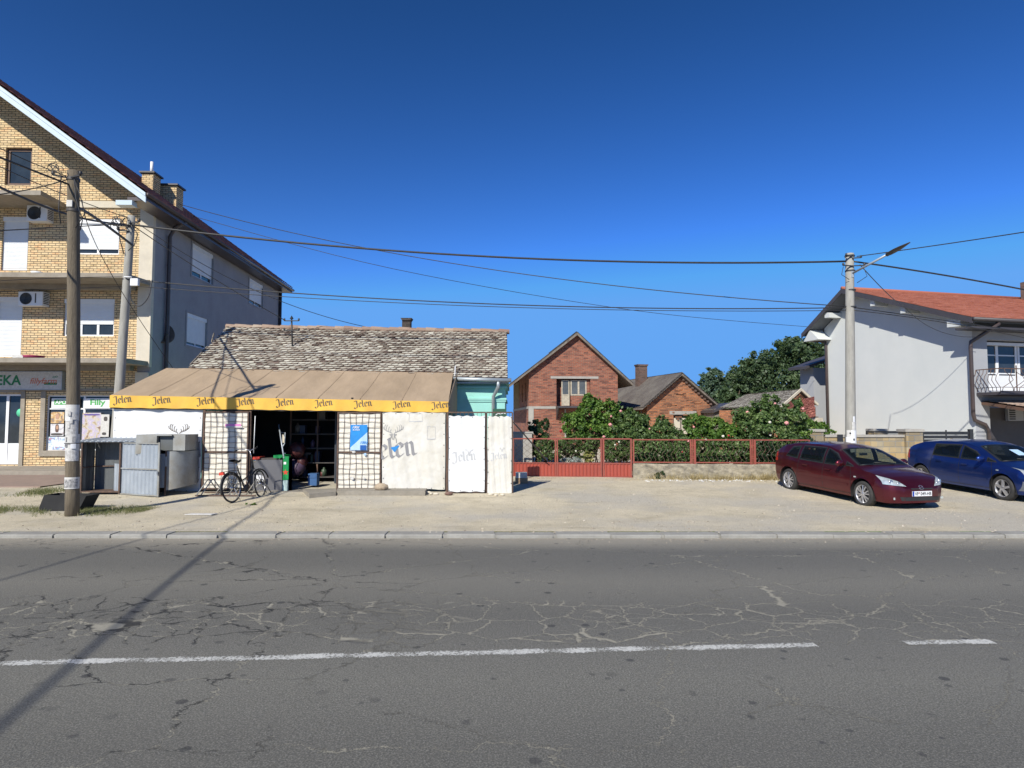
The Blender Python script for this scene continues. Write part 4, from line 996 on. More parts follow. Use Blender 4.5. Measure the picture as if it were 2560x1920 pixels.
side(FR_, BR_, VR['zb'], FR_.x-.004).build('side_flap', M['canvas'], aw)
side(FL_, BL_, VL['zb'], FL_.x+.004).build('side_flap', M['canvas'], aw)
def valp(u, v, off=0):
    x = VL['x']*(1-u)+VR['x']*u; zt_ = VL['zt']*(1-u)+VR['zt']*u; zb_ = VL['zb']*(1-u)+VR['zb']*u
    y = FY - .03 - off - .018*math.sin(u*61)*(1-v) - .010*math.sin(u*143+1)*(1-v)
    return Vector((x, y, zb_*(1-v)+zt_*v + (0.006*math.sin(u*90) if v < .01 else 0)))
mb = MB(); mb.grid(valp, 240, 4); vl = mb.build('valance', M['valance'], aw)
LV = VR['x']-VL['x']; HV = VL['zt']-VL['zb']
plv = lambda a, b, off=0: valp(a/LV, b/HV, off)
mb = MB()
for px in (283, 381, 491, 590, 689, 786, 884, 981, 1078):
    blackletter(mb, plv, (WX(px, FY)-VL['x'])+.04, .105, .135, rot=.14, off=.008)
mb.build('lettering', M['ink'], vl)
mb = MB(); 
for x_ in (FL_.x+.03, -8.4, -7.25, -4.75, -3.3, FR_.x-.03):
    z_ = FL_.z+(FR_.z-FL_.z)*(x_-FL_.x)/(FR_.x-FL_.x)
    mb.bar((x_, FY+.03, z_-.06), (x_, 19.9, BL_.z-.09+(BR_.z-BL_.z)*(x_-FL_.x)/(FR_.x-FL_.x)), .035)
mb.bar((FL_.x+.02, FY+.02, FL_.z-.05), (FR_.x-.02, FY+.02, FR_.z-.05), .04)
mb.bar((FL_.x+.02, FY+.03, VL['zb']-.01), (FR_.x-.02, FY+.03, VR['zb']-.005), .035)
mb.build('support_frame', M['steel'], aw)
g0 = gz(FY)
for px in (507, 622, 843, 953, 1117):
    mb = MB(); x_ = WX(px, FY, 1120); zt_ = VL['zb']+(VR['zb']-VL['zb'])*(x_-VL['x'])/LV
    mb.bar((x_, FY+.04, g0-.02), (x_+.01, FY+.04, zt_-.03), .06 if px != 843 else .035); mb.build('post', M['rust'], aw)

def tarp(name, label, px0, px1, pt, pb, Y, mat, amp=.02, seed=0, nu=60, nv=60, group=None, cat='banner', skew=0, wav=5):
    a, b = W(px0, (pt+pb)/2, Y), W(px1, (pt+pb)/2, Y); zt_, zb_ = WZ(pt, Y), WZ(pb, Y)
    root = thing(name, label, cat, ((a.x+b.x)/2, Y, zb_), 0, group)
    r = random.Random(seed); ph = [r.uniform(0, 6) for _ in range(6)]
    def f(u, v, off=0):
        x = a.x+(b.x-a.x)*u; z = zb_+(zt_-zb_)*v
        w = amp*(math.sin(u*wav*2+ph[0]+v*1.5)*.6 + math.sin(u*wav*5.3+ph[1]+v*3)*.35 + math.sin((u-v)*7+ph[2])*.3 + .25*math.sin(u*wav*11+v*17+ph[5])*(1-v))
        e = .012*math.sin(u*26+ph[3])*(v > .99) + .010*math.sin(u*18+ph[4])*(v < .01)
        ex = .004*math.sin(v*9+ph[2])*((u < .01)-(u > .99))
        return Vector((x+ex+skew*(v-1)*(u-.5), Y-.03-off+w, z+e))
    mb = MB(); mb.grid(f, nu, nv); c = mb.build('sheet', mat, root)
    mb = MB()
    H, L_ = zt_-zb_, b.x-a.x
    for i in range(int(L_/.3)+1):
        for v_ in (.985, .015):
            u_ = .02+.96*i/max(1, int(L_/.3)); p = f(u_, v_, .004); mb.lathe(p, (0,-1,0), [(0,.012),(.004,.012),(.004,.004)], 8)
    for i in range(1, 7):
        for u_ in (.02, .98): p = f(u_, i/7, .004); mb.lathe(p, (0,-1,0), [(0,.012),(.004,.012),(.004,.004)], 8)
    mb.build('eyelets', M['steel'], c)
    pl_ = lambda x, z, off=0: f(x/L_, z/H, off)
    return root, c, pl_, L_, H
# far left banner with antlers
rt, c, pt_, L_, H_ = tarp('banner', 'big blank white banner with printed antlers behind the metal bins', 283, 505, 1014, 1230, 17.3, M['tarp'], .012, 3)
mb = MB(); antlers(mb, pt_, (WX(447, 17.3)-WX(283, 17.3)), WZ(1082, 17.3)-WZ(1228, 17.3), .26, .018); mb.build('antler_print', M['ink'], c)
mb = MB(); blackletter(mb, pt_, WX(486, 17.3)-WX(283, 17.3), WZ(1150, 17.3)-WZ(1228, 17.3), .34, 'J', rot=.1); 
mb.f, mb.mi, mb.sm, mb.rv = [[f_ for i, f_ in enumerate(q) if i in (1,2,3)] if q is not mb.f else q for q in (mb.f, mb.mi, mb.sm, mb.rv)]
mb.f = [f_ for i, f_ in enumerate(mb.f) if i in (1, 2, 3)]; mb.mi = [0]*3; mb.sm = [False]*3; mb.rv = [0.0]*3
mb.build('lettering', M['ink_grey'], c)
# welded mesh gates backed by cream sheet
def mesh_gate(label, px0, px1, pt, pb, seed):
    Y = FY; a, b = W(px0, 1120, Y), W(px1, 1120, Y); zt_, zb_ = WZ(pt, Y), WZ(pb, Y)
    root = thing('mesh_gate', label, 'gate', ((a.x+b.x)/2, Y, zb_), 0, 'mesh gates either side of the shop opening')
    r = random.Random(seed); mb = MB()
    for x_ in (a.x, b.x): mb.bar((x_, Y-.03, zb_), (x_, Y-.03, zt_), .035)
    zm = zb_+(zt_-zb_)*.48
    mb.bar((a.x, Y-.032, zb_+.02), (b.x, Y-.032, zb_+.02), .035); mb.bar((a.x, Y-.032, zt_-.02), (b.x, Y-.032, zt_-.02), .035); mb.bar((a.x, Y-.034, zm), (b.x, Y-.034, zm-.01), .04)
    mb.build('frame', M['rust'], root)
    mb = MB(); nx_ = 7
    for i in range(1, nx_):
        x_ = a.x+(b.x-a.x)*i/nx_; mb.tube([(x_+.012*math.sin(k*1.3+i), Y-.045, zb_+(zt_-zb_)*k/12) for k in range(13)], .0058, 5)
    for k in range(1, 15):
        z_ = zb_+(zt_-zb_)*k/15; mb.tube([(a.x+(b.x-a.x)*i/10, Y-.055, z_+.011*math.sin(i*.9+k*2)) for i in range(11)], .0058, 5)
    mb.build('wire_mesh', M['rust'], root)
    mb = MB(); ph = r.uniform(0, 6)
    def f(u, v): return Vector((a.x+.03+(b.x-a.x-.05)*u, Y-.022+.007*math.sin(u*19+ph)*math.sin(v*14)+.005*math.sin(v*41+u*8), zb_+.03+(zt_-zb_-.07+.02*math.sin(u*15+ph))*v))
    mb.grid(f, 36, 60); s = mb.build('cream_sheet', M['tarp_cream'], root)
    return root, a, b, zb_, zt_
g1, a, b, zb_, zt_ = mesh_gate('rusty mesh gate behind the bicycle, with a pink sticker', 510, 620, 1028, 1223, 1)
mb = MB(); q0 = W(563, 1062, FY-.065); mb.box(q0.x, q0.x+.42, FY-.068, FY-.064, q0.z-.06, q0.z+.02); mb.build('sticker', M['pink'], g1)
mb = MB(); mb.box(q0.x+.02, q0.x+.46, FY-.074, FY-.0705, q0.z-.075, q0.z-.035); mb.build('sticker', M['paper'], g1)
g2, a, b, zb_, zt_ = mesh_gate('rusty mesh gate carrying a blue and white poster', 845, 952, 1030, 1223, 2)
# blue poster on gate
A0, A1 = W(876, 1062, FY-.08), W(918, 1126, FY-.08); wP, hP = A1.x-A0.x, A0.z-A1.z
ps = thing('poster', 'creased blue and white advertising poster hung on the mesh gate', 'poster', (A0.x+wP/2, FY-.08, A1.z))
plp = plane((A0.x, FY-.08, A1.z), (1,0,0), (0,0,1))
mb = MB(); mb.grid(lambda u, v: plp(wP*u, hP*v, .012*math.sin(u*9+v*5)), 12, 14); mb.build('sheet', M['bluep'], ps)
mb = MB(); mb.grid(lambda u, v: plp(wP*(u*.97+.02), hP*(v*(.10+.6*u)+.01), .006+.012*math.sin((u*.97+.02)*9+v*(.1+.6*u)*5)), 12, 8); mb.build('pale_print', M['blue2'], ps)
mb = MB(); mb.box(A0.x+wP*.60, A0.x+wP*.95, FY-.108, FY-.106, A1.z+.01, A1.z+.14); mb.build('dark_print', pm('deep_blue_print', (.01,.10,.38)), ps)
text('100d', plp, wP*.1, hP*.86, .065, M['white'], ps, bold=.01, shear=.3, off=.02); text('BLANDE', plp, wP*.14, hP*.78, .035, M['white'], ps, bold=.01, shear=.3, off=.02)
text('100d', plp, wP*.56, hP*.26, .07, M['bluep'], ps, bold=.01, shear=.3, off=.024)
for (px, py, s_, mt) in ((913, 1136, .05, 'blue2'), (880, 1195, .06, 'paper'), (910, 1196, .05, 'paper'), (884, 1130, .06, 'paper')):
    q = W(px, py, FY-.07); mb = MB(); r = random.Random(px)
    mb.add([(q.x+r.uniform(.6,1)*s_*math.cos(t*.9), FY-.07-.01*(t % 2), q.z+r.uniform(.5,1)*s_*math.sin(t*.9)) for t in range(7)], [(0,1,2,3,4,5,6)])
    mb.build('paper_scrap', M[mt], g2)
# big banner with the large word
rt, c, pt_, L_, H_ = tarp('banner', 'large creased white banner with stag drawing and dark gothic lettering right of the poster', 956, 1113, 1031, 1223, FY, M['tarp_dirty'], .013, 8, wav=6)
sx_ = lambda px: WX(px, FY, 1100)-WX(956, FY, 1100); sz_ = lambda py: WZ(py, FY)-WZ(1223, FY)
mb = MB(); blackletter(mb, pt_, sx_(956)-.34, sz_(1152), .37, rot=.13, only=(1,2,3,4)); 
mb.build('lettering', M['ink_grey'], c)
mb = MB(); deer(mb, pt_, sx_(983), sz_(1085), .25, .014); mb.build('stag_print', M['ink_grey'], c)
mb = MB(); 
for (x0_, z0_, w_, h_) in ((sx_(1022), sz_(1054), .36, .22), (sx_(1068), sz_(1098), .22, .34)):
    stroke(mb, pt_, [(x0_,z0_),(x0_+w_,z0_+.01)], .02, .006); stroke(mb, pt_, [(x0_,z0_+h_),(x0_+w_,z0_+h_-.01)], .008, .006); stroke(mb, pt_, [(x0_,z0_),(x0_+.01,z0_+h_)], .006, .007); stroke(mb, pt_, [(x0_+w_,z0_),(x0_+w_-.01,z0_+h_)], .006, .007)
mb.build('tape_marks', M['ink_pale'], c)
mb = MB(); 
for k in range(6): stroke(mb, pt_, [(sx_(978)+.06*k*.3, sz_(1120)-.02*k), (sx_(984)+.03*k, sz_(1118)+.01*k)], .03, .0075+.0004*k)
mb.build('blue_patch', M['bluep'], c)
# right narrow panels
for (p0, p1, pt2, pb2, lab, lw, lx_, lz_, sd) in ((1122, 1212, 1040, 1229, 'wide blank banner panel with faded gothic word, between two rusty posts', .175, 1134, 1155, 4), (1219, 1279, 1041, 1236, 'narrow end banner panel with faded gothic word, stained at its foot', .12, 1229, 1149, 5)):
    Y = 16.9
    rt, c, pt_, L_, H_ = tarp('banner', lab, p0, p1, pt2, pb2, Y, M['tarp'] if sd == 4 else M['tarp_dirty'], .010, sd, 40, 60, 'narrow banners at the right end of the stall')
    mb = MB(); blackletter(mb, pt_, WX(lx_, Y)-WX(p0, Y), WZ(lz_, Y)-WZ(pb2, Y), lw, rot=.1, off=.005); mb.build('lettering', M['ink_pale'], c)
    mb = MB(); deer(mb, pt_, (WX((p0+p1)/2+6, Y)-WX(p0, Y)), WZ(lz_-20, Y)-WZ(pb2, Y)+.05, .1 if sd == 4 else .06, .006); mb.build('stag_print', M['ink_pale'], c)
    mb = MB(); x0_, x1_ = WX(p0-3, Y), WX(p1+2, Y); z0_, z1_ = WZ(pb2+4, Y), WZ(1031, Y)
    for x_ in (x0_, x1_): mb.bar((x_, Y+.02, z0_-.1), (x_, Y+.02, z1_), .04)
    mb.bar((x0_, Y+.02, z0_+.03), (x1_, Y+.02, z0_+.03), .04); mb.bar((x0_, Y+.02, z1_), (x1_, Y+.02, z1_), .035)
    for i in range(1, 9): mb.bar((x0_+(x1_-x0_)*i/9, Y+.01, z0_), (x0_+(x1_-x0_)*i/9, Y+.01, z1_), .01)
    mb.build('frame', M['rust'], rt)
fz = thing('freezer_sign', 'dark green sign board with white lettering peeking over the end banner', 'sign', (WX(1250, 18.2), 18.2, 2.2))
mb = MB(); x0_, x1_ = WX(1232, 18.2), WX(1266, 18.2); mb.box(x0_, x1_, 18.2, 18.25, WZ(1050, 18.2), WZ(1022, 18.2)); mb.box((x0_+x1_)/2-.03, (x0_+x1_)/2+.03, 18.21, 18.24, .2, WZ(1050, 18.2)); mb.build('board', M['dgreen'], fz)
mb = MB(); plz = plane((x0_, 18.2, WZ(1050, 18.2)), (1,0,0), (0,0,1)); stroke(mb, plz, [(.08,.14),(.15,.19),(.22,.17),(.3,.2),(.36,.18)], .02); mb.build('scroll_print', M['white'], fz)

q = G(500, 1287); mb = MB(); mb.prism([(q.x-.3,q.y-.05,q.z+.006),(q.x+.28,q.y-.08,q.z+.006),(q.x+.32,q.y+.1,q.z+.006),(q.x-.22,q.y+.12,q.z+.006)], (0,0,.012)); tag(mb.build('flat_scrap', M['paper'], loc=tuple(q)), 'flat pale scrap lying on the gravel between pole and bicycle', 'scrap')
# concrete step, stones
M['step'] = pm('step_concrete', (.33,.30,.25), (.25,.225,.18), 4, .95, bmp=.7, fine=.4)
mb = MB(); z = gz(17)-.03
mb.prism([(WX(843,16.5),16.55,z),(WX(1064,16.5),16.5,z),(WX(1068,17.3),17.5,z),(WX(843,17.3),17.5,z)], (0,0,.09+.04))
tag(mb.build('concrete_step', M['step'], loc=(WX(960,16.9),16.9,z)), 'long broken concrete step under the poster gate and big banner', 'step')
mb = MB(); mb.prism([(-7.0,17.05,z+.02),(-4.66,17.05,z+.02),(-4.66,19.98,z+.08),(-7.0,19.98,z+.08)], (0,0,.03)); mb.prism([(WX(780,16.2),16.1,z-.0),(WX(843,16.5),16.5,z),(WX(843,17),17.04,z),(WX(760,17),17.04,z)], (0,0,.11))
tag(mb.build('concrete_threshold', M['step'], loc=(-5.8,17.4,z)), 'concrete slab floor leading into the dark shop opening', 'slab')
def rock(name, label, cat, c, s, mat, seed, group=None):
    r = random.Random(seed); mb = MB(); ph = [r.uniform(0, 6) for _ in range(5)]
    def f(u, v):
        t = u*2*math.pi; p = (v-.5)*math.pi; d = 1+.13*math.sin(2*t+ph[0])*math.cos(p)+.08*math.sin(5*t+ph[1]+3*p)+.05*math.sin(9*p+ph[2]+4*t)
        return Vector((c[0]+s[0]*d*math.cos(p)*math.cos(t), c[1]+s[1]*d*math.cos(p)*math.sin(t), c[2]+s[2]*d*math.sin(p)))
    mb.grid(f, 20, 12); return tag(mb.build(name, mat, loc=(c[0], c[1], c[2]-s[2])), label, cat, group)
p = W(953, 1224, 16.75); rock('boulder', 'round tan stone propped against the foot of the big banner', 'stone', (p.x, 16.75, gz(16.75)+.18), (.16,.12,.10), M['stone'], 4)
p = W(1122, 1237, 16.6); rock('brick_chunk', 'flat brown stone at the foot of the post between banners', 'stone', (p.x, 16.6, gz(16.6)+.04), (.12,.08,.05), M['brown_stone'], 6)
for i, (px, py) in enumerate(((1078,1236),(1090,1237),(1227,1238),(1240,1240),(1256,1239),(1071,1233))):
    q = G(px, py); rock('rubble_piece', None, 'stone', (q.x, q.y, q.z+.02), (.05+.012*(i%3),.04,.03), M['plaster'], 20+i)
    bpy.data.objects[-1] if False else None
rub = [o for o in SC.objects if o.name.startswith('rubble_piece')]
for o, l in zip(rub, ('pale rubble lump just right of the concrete step', 'pale rubble lump near the brown stone', 'pale rubble lump under the narrow end banner, leftmost there', 'pale rubble lump under the middle of the narrow end banner', 'pale rubble lump under the right corner of the end banner', 'pale rubble lump touching the end of the concrete step')): o['label'] = l; o['group'] = 'rubble by the stall foot'

# ---------- inside the shop opening
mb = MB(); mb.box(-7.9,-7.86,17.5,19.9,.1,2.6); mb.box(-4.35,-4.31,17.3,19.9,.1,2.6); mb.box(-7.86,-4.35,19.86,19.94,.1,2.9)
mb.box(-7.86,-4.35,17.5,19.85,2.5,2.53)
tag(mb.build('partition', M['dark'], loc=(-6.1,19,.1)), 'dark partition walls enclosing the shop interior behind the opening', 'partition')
st = thing('shelf_rack', 'tall dark shelf rack with reddish posts packed with goods inside the shop', 'shelf', (-5.6, 19.3, .15))
mb = MB()
for x_ in (-6.55, -5.75, -5.02): mb.bar((x_, 19.0, .15), (x_, 19.0, 2.6), .045)
mb.build('post', M['frame_brown'], st)
for k in range(5):
    mb = MB(); mb.box(-6.55,-4.5,18.95,19.5,.3+k*.42,.33+k*.42); mb.build('shelf', M['steel'], st)
rn = random.Random(31); cols = [(.10,.03,.03),(.03,.05,.10),(.12,.11,.10),(.04,.07,.04),(.14,.10,.03),(.08,.05,.09),(.16,.15,.14)]
gm_ = [pm('goods_%d' % i, c_, scale=12, rough=.5) for i, c_ in enumerate(cols)]
for i in range(26):
    k = rn.randrange(5); x_ = -6.45+rn.random()*1.8; w_ = rn.uniform(.08,.24); h_ = rn.uniform(.14,.34); mb = MB()
    y_ = 19.0+.06*(i % 4)
    if i % 3: mb.box(x_, x_+w_, y_, y_+.2, .332+k*.42, .332+k*.42+h_)
    else: mb.lathe((x_, y_+.1, .332+k*.42), (0,0,1), [(0,.0),(0,w_*.4),(h_*.7,w_*.4),(h_*.85,w_*.15),(h_,w_*.15),(h_,0)], 10)
    o = tag(mb.build('goods_package', gm_[i % 7], loc=(x_, y_, .332+k*.42)), 'dim package on the dark shop shelves behind the red post', 'goods', 'dim goods packed on the shop shelves')
# leaning rods and rack right of centre
mb = MB(); mb.tube([W(697,1062,17.9), W(710,1146,17.26)], .02, 6); mb.tube([W(702,1081,17.9), W(713,1081,17.9), W(712,1108,17.8)], .014, 6); mb.tube([W(712,1108,17.8), W(706,1118,17.8), W(707,1132,17.8), W(714,1134,17.8)], .016, 6)
tag(mb.build('hand_cart', M['galv'], loc=tuple(G(708,1222))), 'pale metal hand cart frame leaning inside the shop opening', 'cart')
mb = MB(); mb.box(W(706,1086,17.95).x, W(712,1086,17.95).x, 17.95, 17.98, WZ(1107,17.95), WZ(1085,17.95)); tag(mb.build('wooden_board', M['plaster'], loc=(W(709,1086,17.95).x,17.95,WZ(1107,17.95))), 'narrow pale board standing in the shop by the cart', 'board')
for i, (px, py, rx_, rz2) in enumerate(((742,1125,.24,.22),(738,1170,.26,.24),(752,1155,.22,.2))):
    q = W(px, py, 18.75+i*.1); rock('sack', ('upper dusty brown sack stacked in the dark shop', 'lower dusty brown sack stacked in the dark shop', 'rear dusty brown sack in the dark shop')[i], 'sack', tuple(q), (rx_,.2,rz2), gm_[i % 2 * 5], 40+i, 'sacks stacked inside the shop')
# dark plastic curtain on the right of the opening
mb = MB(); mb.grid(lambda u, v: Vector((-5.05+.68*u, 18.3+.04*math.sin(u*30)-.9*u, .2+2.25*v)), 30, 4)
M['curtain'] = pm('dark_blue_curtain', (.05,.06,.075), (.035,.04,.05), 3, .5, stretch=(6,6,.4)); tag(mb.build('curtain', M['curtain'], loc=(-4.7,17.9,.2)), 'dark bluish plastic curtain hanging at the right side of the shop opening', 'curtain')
mb = MB(); q = W(781,1195,17.9); mb.box(q.x-.12,q.x+.12,17.9,18.15,gz(17.9)+.06,q.z+.12); mb.box(q.x-.1,q.x+.1,17.89,17.9,q.z,q.z+.05); tag(mb.build('blue_crate', pm('blue_crate_plastic', (.04,.11,.26)), loc=(q.x,18,gz(18))), 'small blue crate on the floor inside the shop opening', 'crate')
# freezer chest, red tray, green cooler with bottle crate
fr = thing('chest_freezer', 'dark grey chest freezer front behind the bicycle with shadows on it', 'freezer', (WX(665,17.3), 17.35, g0))
mb = MB(); M['fgrey'] = pm('freezer_grey', (.115,.115,.125), (.10,.10,.11), 2, .6); mb.box(WX(626,17.3),WX(707,17.3),17.32,17.95,g0,WZ(1150,17.3)); mb.build('body', M['fgrey'], fr)
mb = MB(); mb.box(WX(627,17.3),WX(700,17.3),17.36,17.93,WZ(1150,17.3)+.003,WZ(1147,17.3)+.01); mb.build('lid', M['steel'], fr)
mb = MB(); q0, q1 = W(628,1150,17.34), W(650,1143,17.34); mb.box(q0.x,q1.x,17.30,17.7,WZ(1150,17.3)+.03,WZ(1143,17.3)+.01); mb.box(q0.x+.02,q1.x-.02,17.29,17.30,WZ(1148.5,17.3),WZ(1145,17.3)); tag(mb.build('red_box', M['redp'], loc=(q0.x,17.5,q0.z)), 'flat red box on top of the dark freezer', 'box')
mb = MB(); q0 = W(684,1147,17.4); q1 = W(714,1140,17.4); mb.box(q0.x,q1.x,17.38,17.8,q0.z+.02,q1.z+.02); mb.prism([(q1.x-.2,17.36,q1.z-.1),(q1.x-.02,17.36,q1.z+.02),(q1.x-.3,17.36,q1.z+.02)],(0,.02,0)); tag(mb.build('green_tray', M['green'], loc=tuple(q0)), 'flat green carton tray on the freezer beside the cooler', 'tray')
co = thing('drinks_cooler', 'bright green drinks cooler with red star beside the freezer', 'cooler', (WX(718,17.25), 17.4, g0))
mb = MB(); mb.box(WX(709,17.25),WX(723,17.25),17.27,17.3,WZ(1200,17.25),WZ(1141,17.25)); mb.build('body', M['green'], co)
mb = MB(); mb.box(WX(723,17.25)+.002,WX(731,17.25),17.3,17.3,g0,WZ(1145,17.25)); mb.build('side_panel', M['dgreen'], co)
mb = MB(); c0 = W(713.5,1181,17.26); mb.add([(c0.x+(.085 if k % 2 == 0 else .035)*math.sin(k*math.pi/5), 17.262, c0.z+(.085 if k % 2 == 0 else .035)*math.cos(k*math.pi/5)) for k in range(10)], [tuple(range(10))[::-1]]); mb.build('star', M['redp'], co)
mb = MB(); mb.box(WX(711,17.25),WX(717,17.25),17.262,17.268,WZ(1161,17.25),WZ(1155,17.25)); mb.build('label', M['white'], co)
mb = MB(); mb.box(WX(709,17.2),WX(721,17.2),17.22,17.5,g0+.02,WZ(1201,17.2)); tag(mb.build('bottle_crate', pm('pale_green_crate', (.42,.55,.52)), loc=(WX(715,17.2),17.3,g0)), 'pale green bottle crate under the drinks cooler', 'crate')
mb = MB(); mb.tube([W(638,1040,17.28), W(634,1133,17.28)], .011, 6); tag(mb.build('white_rod', M['white'], loc=tuple(W(634,1133,17.28))), 'thin white rod standing upright above the bicycle handlebar', 'rod')
# cardboard cartons right of the stall
q = G(1302, 1210)
mb = MB(); mb.box(q.x-.16,q.x+.20,q.y,q.y+.35,q.z,q.z+.17); tag(mb.build('cardboard_box', M['card'], loc=tuple(q)), 'brown cardboard box on the ground under the printed white carton', 'box')
mb = MB(); mb.box(q.x-.15,q.x+.185,q.y+.004,q.y+.34,q.z+.172,q.z+.32); o = mb.build('carton', M['paper'], loc=(q.x, q.y, q.z+.172)); tag(o, 'pale printed carton on top of the brown cardboard box', 'box')

# ---------- metal bins and shelters at the left
def corr(mb, p0, p1, z0, z1, n, amp=.012, wv=.18):
    """ribbed sheet from p0 to p1"""
    p0, p1 = Vector(p0), Vector(p1); d = p1-p0; L = d.length; t = d/L; nn = Vector((t.y, -t.x, 0)); k = max(2, int(L/wv)); pts = []
    for i in range(k):
        for s, o in ((.0, 0), (.06, 0), (.10, amp*2), (.14, 0)): pts.append((min((i+s/.18)/k, 1)*L if s else i*L/k, o))
    pts.append((L, 0)); vs = [p0+t*a+nn*o+Vector((0,0,z)) for z in (z0, z1) for a, o in pts]; m = len(pts)
    mb.add(vs, [(i, i+1, m+i+1, m+i) for i in range(m-1)])
M['galv_dark'] = pm('grey_ribbed_sheet', (.15,.16,.165), (.11,.12,.12), 1.8, .5, .35, fine=.25)
ms = thing('metal_shelter', 'open grey ribbed metal shelter with a flat corrugated roof beside the wooden pole', 'shelter', (-11.2, 17, gz(17)))
x0_, x1_ = WX(204, 16.7, 1160), WX(300, 16.7, 1160); zb_, zt_ = gz(17)+.06, WZ(1103, 16.7)
mb = MB(); corr(mb, (x0_+.9,17.22,0), (x0_+.02,17.22,0), zb_, zt_, 8); corr(mb, (x1_+.05,17.22,0), (x0_+.9,17.22,0), zb_, zt_, 8); mb.box(x0_+.01, x1_+.05, 17.225, 17.235, zb_, zt_); mb.build('back_panel', M['galv_dark'], ms)
mb = MB(); corr(mb, (x0_,16.7,0), (x0_,17.22,0), zb_, zt_, 8); mb.build('side_panel', M['galv_dark'], ms)
mb = MB(); corr(mb, (x1_-.3,16.95,0), (x1_,16.72,0), zb_, WZ(1160, 16.7), 8); mb.build('low_panel', M['galv'], ms)
mb = MB()
for i in range(11):
    xx = x0_-.03+i*.145; mb.prism([(xx,16.62,zt_+.0),(xx+.05,16.62,zt_+.035),(xx+.10,16.62,zt_+.0)], (.07,.64,.05))
mb.prism([(x0_-.04,16.64,zt_-.02),(x1_+.5,16.64,zt_-.02),(x1_+.55,17.26,zt_+.05),(x0_+.03,17.26,zt_+.05)], (0,0,.018)); mb.build('roof_sheet', M['galv'], ms)
mb = MB()
for x_ in (x0_, x1_): mb.bar((x_,16.7,zb_-.05),(x_,16.7,zt_), .035)
mb.bar((x0_,16.7,zt_-.02),(x1_,16.7,zt_-.02), .03); mb.bar((x0_+.01,17.18,zb_+.62),(x1_,17.18,zb_+.64), .03); mb.bar((x0_+.02,16.7,zb_+.62),(x0_+.02,17.18,zb_+.62), .025)
mb.bar((x0_,16.7,zb_),(x1_,16.7,zb_), .04); mb.prism([(x0_,16.7,zb_),(x1_,16.7,zb_),(x1_,17.22,zb_),(x0_,17.22,zb_)], (0,0,.01)); mb.build('frame', M['rust'], ms)
dr = thing('metal_door_panel', 'galvanised ribbed door leaf standing ajar between shelter and tank', 'door', (WX(347,16.4), 16.4, gz(16.4)))
a_, b_ = W(300, 1230, 16.75), W(396, 1238, 16.25); z0_, z1_ = gz(16.5)+.03, WZ(1108, 16.5)
mb = MB(); corr(mb, (a_.x,a_.y,0), (b_.x,b_.y,0), z0_, z1_, 10, .012, .125); mb.build('sheet', M['galv'], dr)
mb = MB(); 
for p in (a_, b_): mb.bar((p.x,p.y-.02,z0_-.02),(p.x,p.y-.02,z1_+.03), .04)
for z_ in (z0_, (z0_+z1_)/2, z1_): mb.bar((a_.x,a_.y-.025,z_),(b_.x,b_.y-.025,z_), .032)
mb.build('frame', M['galv_rust'], dr); mb = MB(); mb.bar((b_.x-.01,b_.y-.06,(z0_+z1_)/2-.12),(b_.x-.01,b_.y-.06,(z0_+z1_)/2-.04), .03); mb.build('handle', M['chrome'], dr)
tk = thing('metal_tank', 'dented galvanised cabinet with a rounded belly and open hatch before the blank banner', 'tank', (WX(430,17.0), 17.1, gz(17)))
Y0, Y1 = 16.45, 17.18; zt_ = WZ(1086, 16.8); zm = WZ(1125, 16.8); zf = WZ(1205, 16.8)
mb = MB(); xa, xb, xc = WX(357,16.8), WX(412,16.8), WX(479,16.8)
mb.prism([(xa,Y0+.05,zm-.1),(xb-.02,Y0+.02,zm+.0),(xb,Y0,zt_),(xa+.02,Y0+.05,zt_+.0)], (0,.7,0)); mb.build('hood', M['galv_rust'], tk)
mb = MB(); mb.prism([(xb+.02,Y0+.1,zm),(xc-.3,Y0+.1,zm),(xc-.3,Y0+.1,zt_-.03),(xb+.02,Y0+.1,zt_-.03)], (0,.6,0)); mb.build('upper_box', M['galv_dark'], tk)
mb = MB(); mb.box(xc-.31,xc,Y0+.05,Y1,zm,zt_+.0); mb.box(xb,xc-.312,Y0-.02,Y1,zt_-.028,zt_); mb.build('upper_side', M['galv_rust'], tk)
mb = MB(); xd = WX(438,16.8)
def belly(u, v):
    t = u*math.pi*.5; return Vector((xd+(xc-xd+.02)*math.sin(t), Y0+.0+.75*(1-math.cos(t)), gz(17)+.22*(u*.6)+.12+(zm-.02-gz(17)-.12-.22*(u*.6))*v))
mb.grid(belly, 14, 6); mb.grid(lambda u, v: Vector((xd+(xc-xd)*u, Y0+(.75*(1-math.cos(math.asin(min(1,u)))))*(1-v)+Y1*v-Y0*v, zm-.02)), 10, 2); mb.build('belly', M['galv_rust'], tk)
mb = MB(); mb.box(WX(394,16.8),WX(413,16.8),Y0+.1,Y0+.6,gz(17)+.05,zm-.02); mb.build('gap_shade', M['dark'], tk)  # solid near-black box; its colour stands in for the shade of the open gap
mb = MB(); mb.box(WX(413,16.8),WX(434,16.8),Y0-.02,Y0+.0,gz(17)+.19,zm-.08); mb.box(WX(436,16.8),WX(439,16.8),Y0-.04,Y0-.01,zm-.4,zm-.15); mb.build('hatch', M['galv'], tk)
mb = MB(); mb.bar((WX(436.5,16.8),Y0-.015,gz(17)-.02),(WX(436.5,16.8),Y0-.015,zm), .025); mb.build('leg', M['rust'], tk)
tr = thing('metal_trough', 'low black metal trough lying in the grass behind the wooden pole', 'trough', (WX(170,14.4), 14.4, 0))
mb = MB(); X0, X1 = WX(116,14.3), WX(226,14.3)
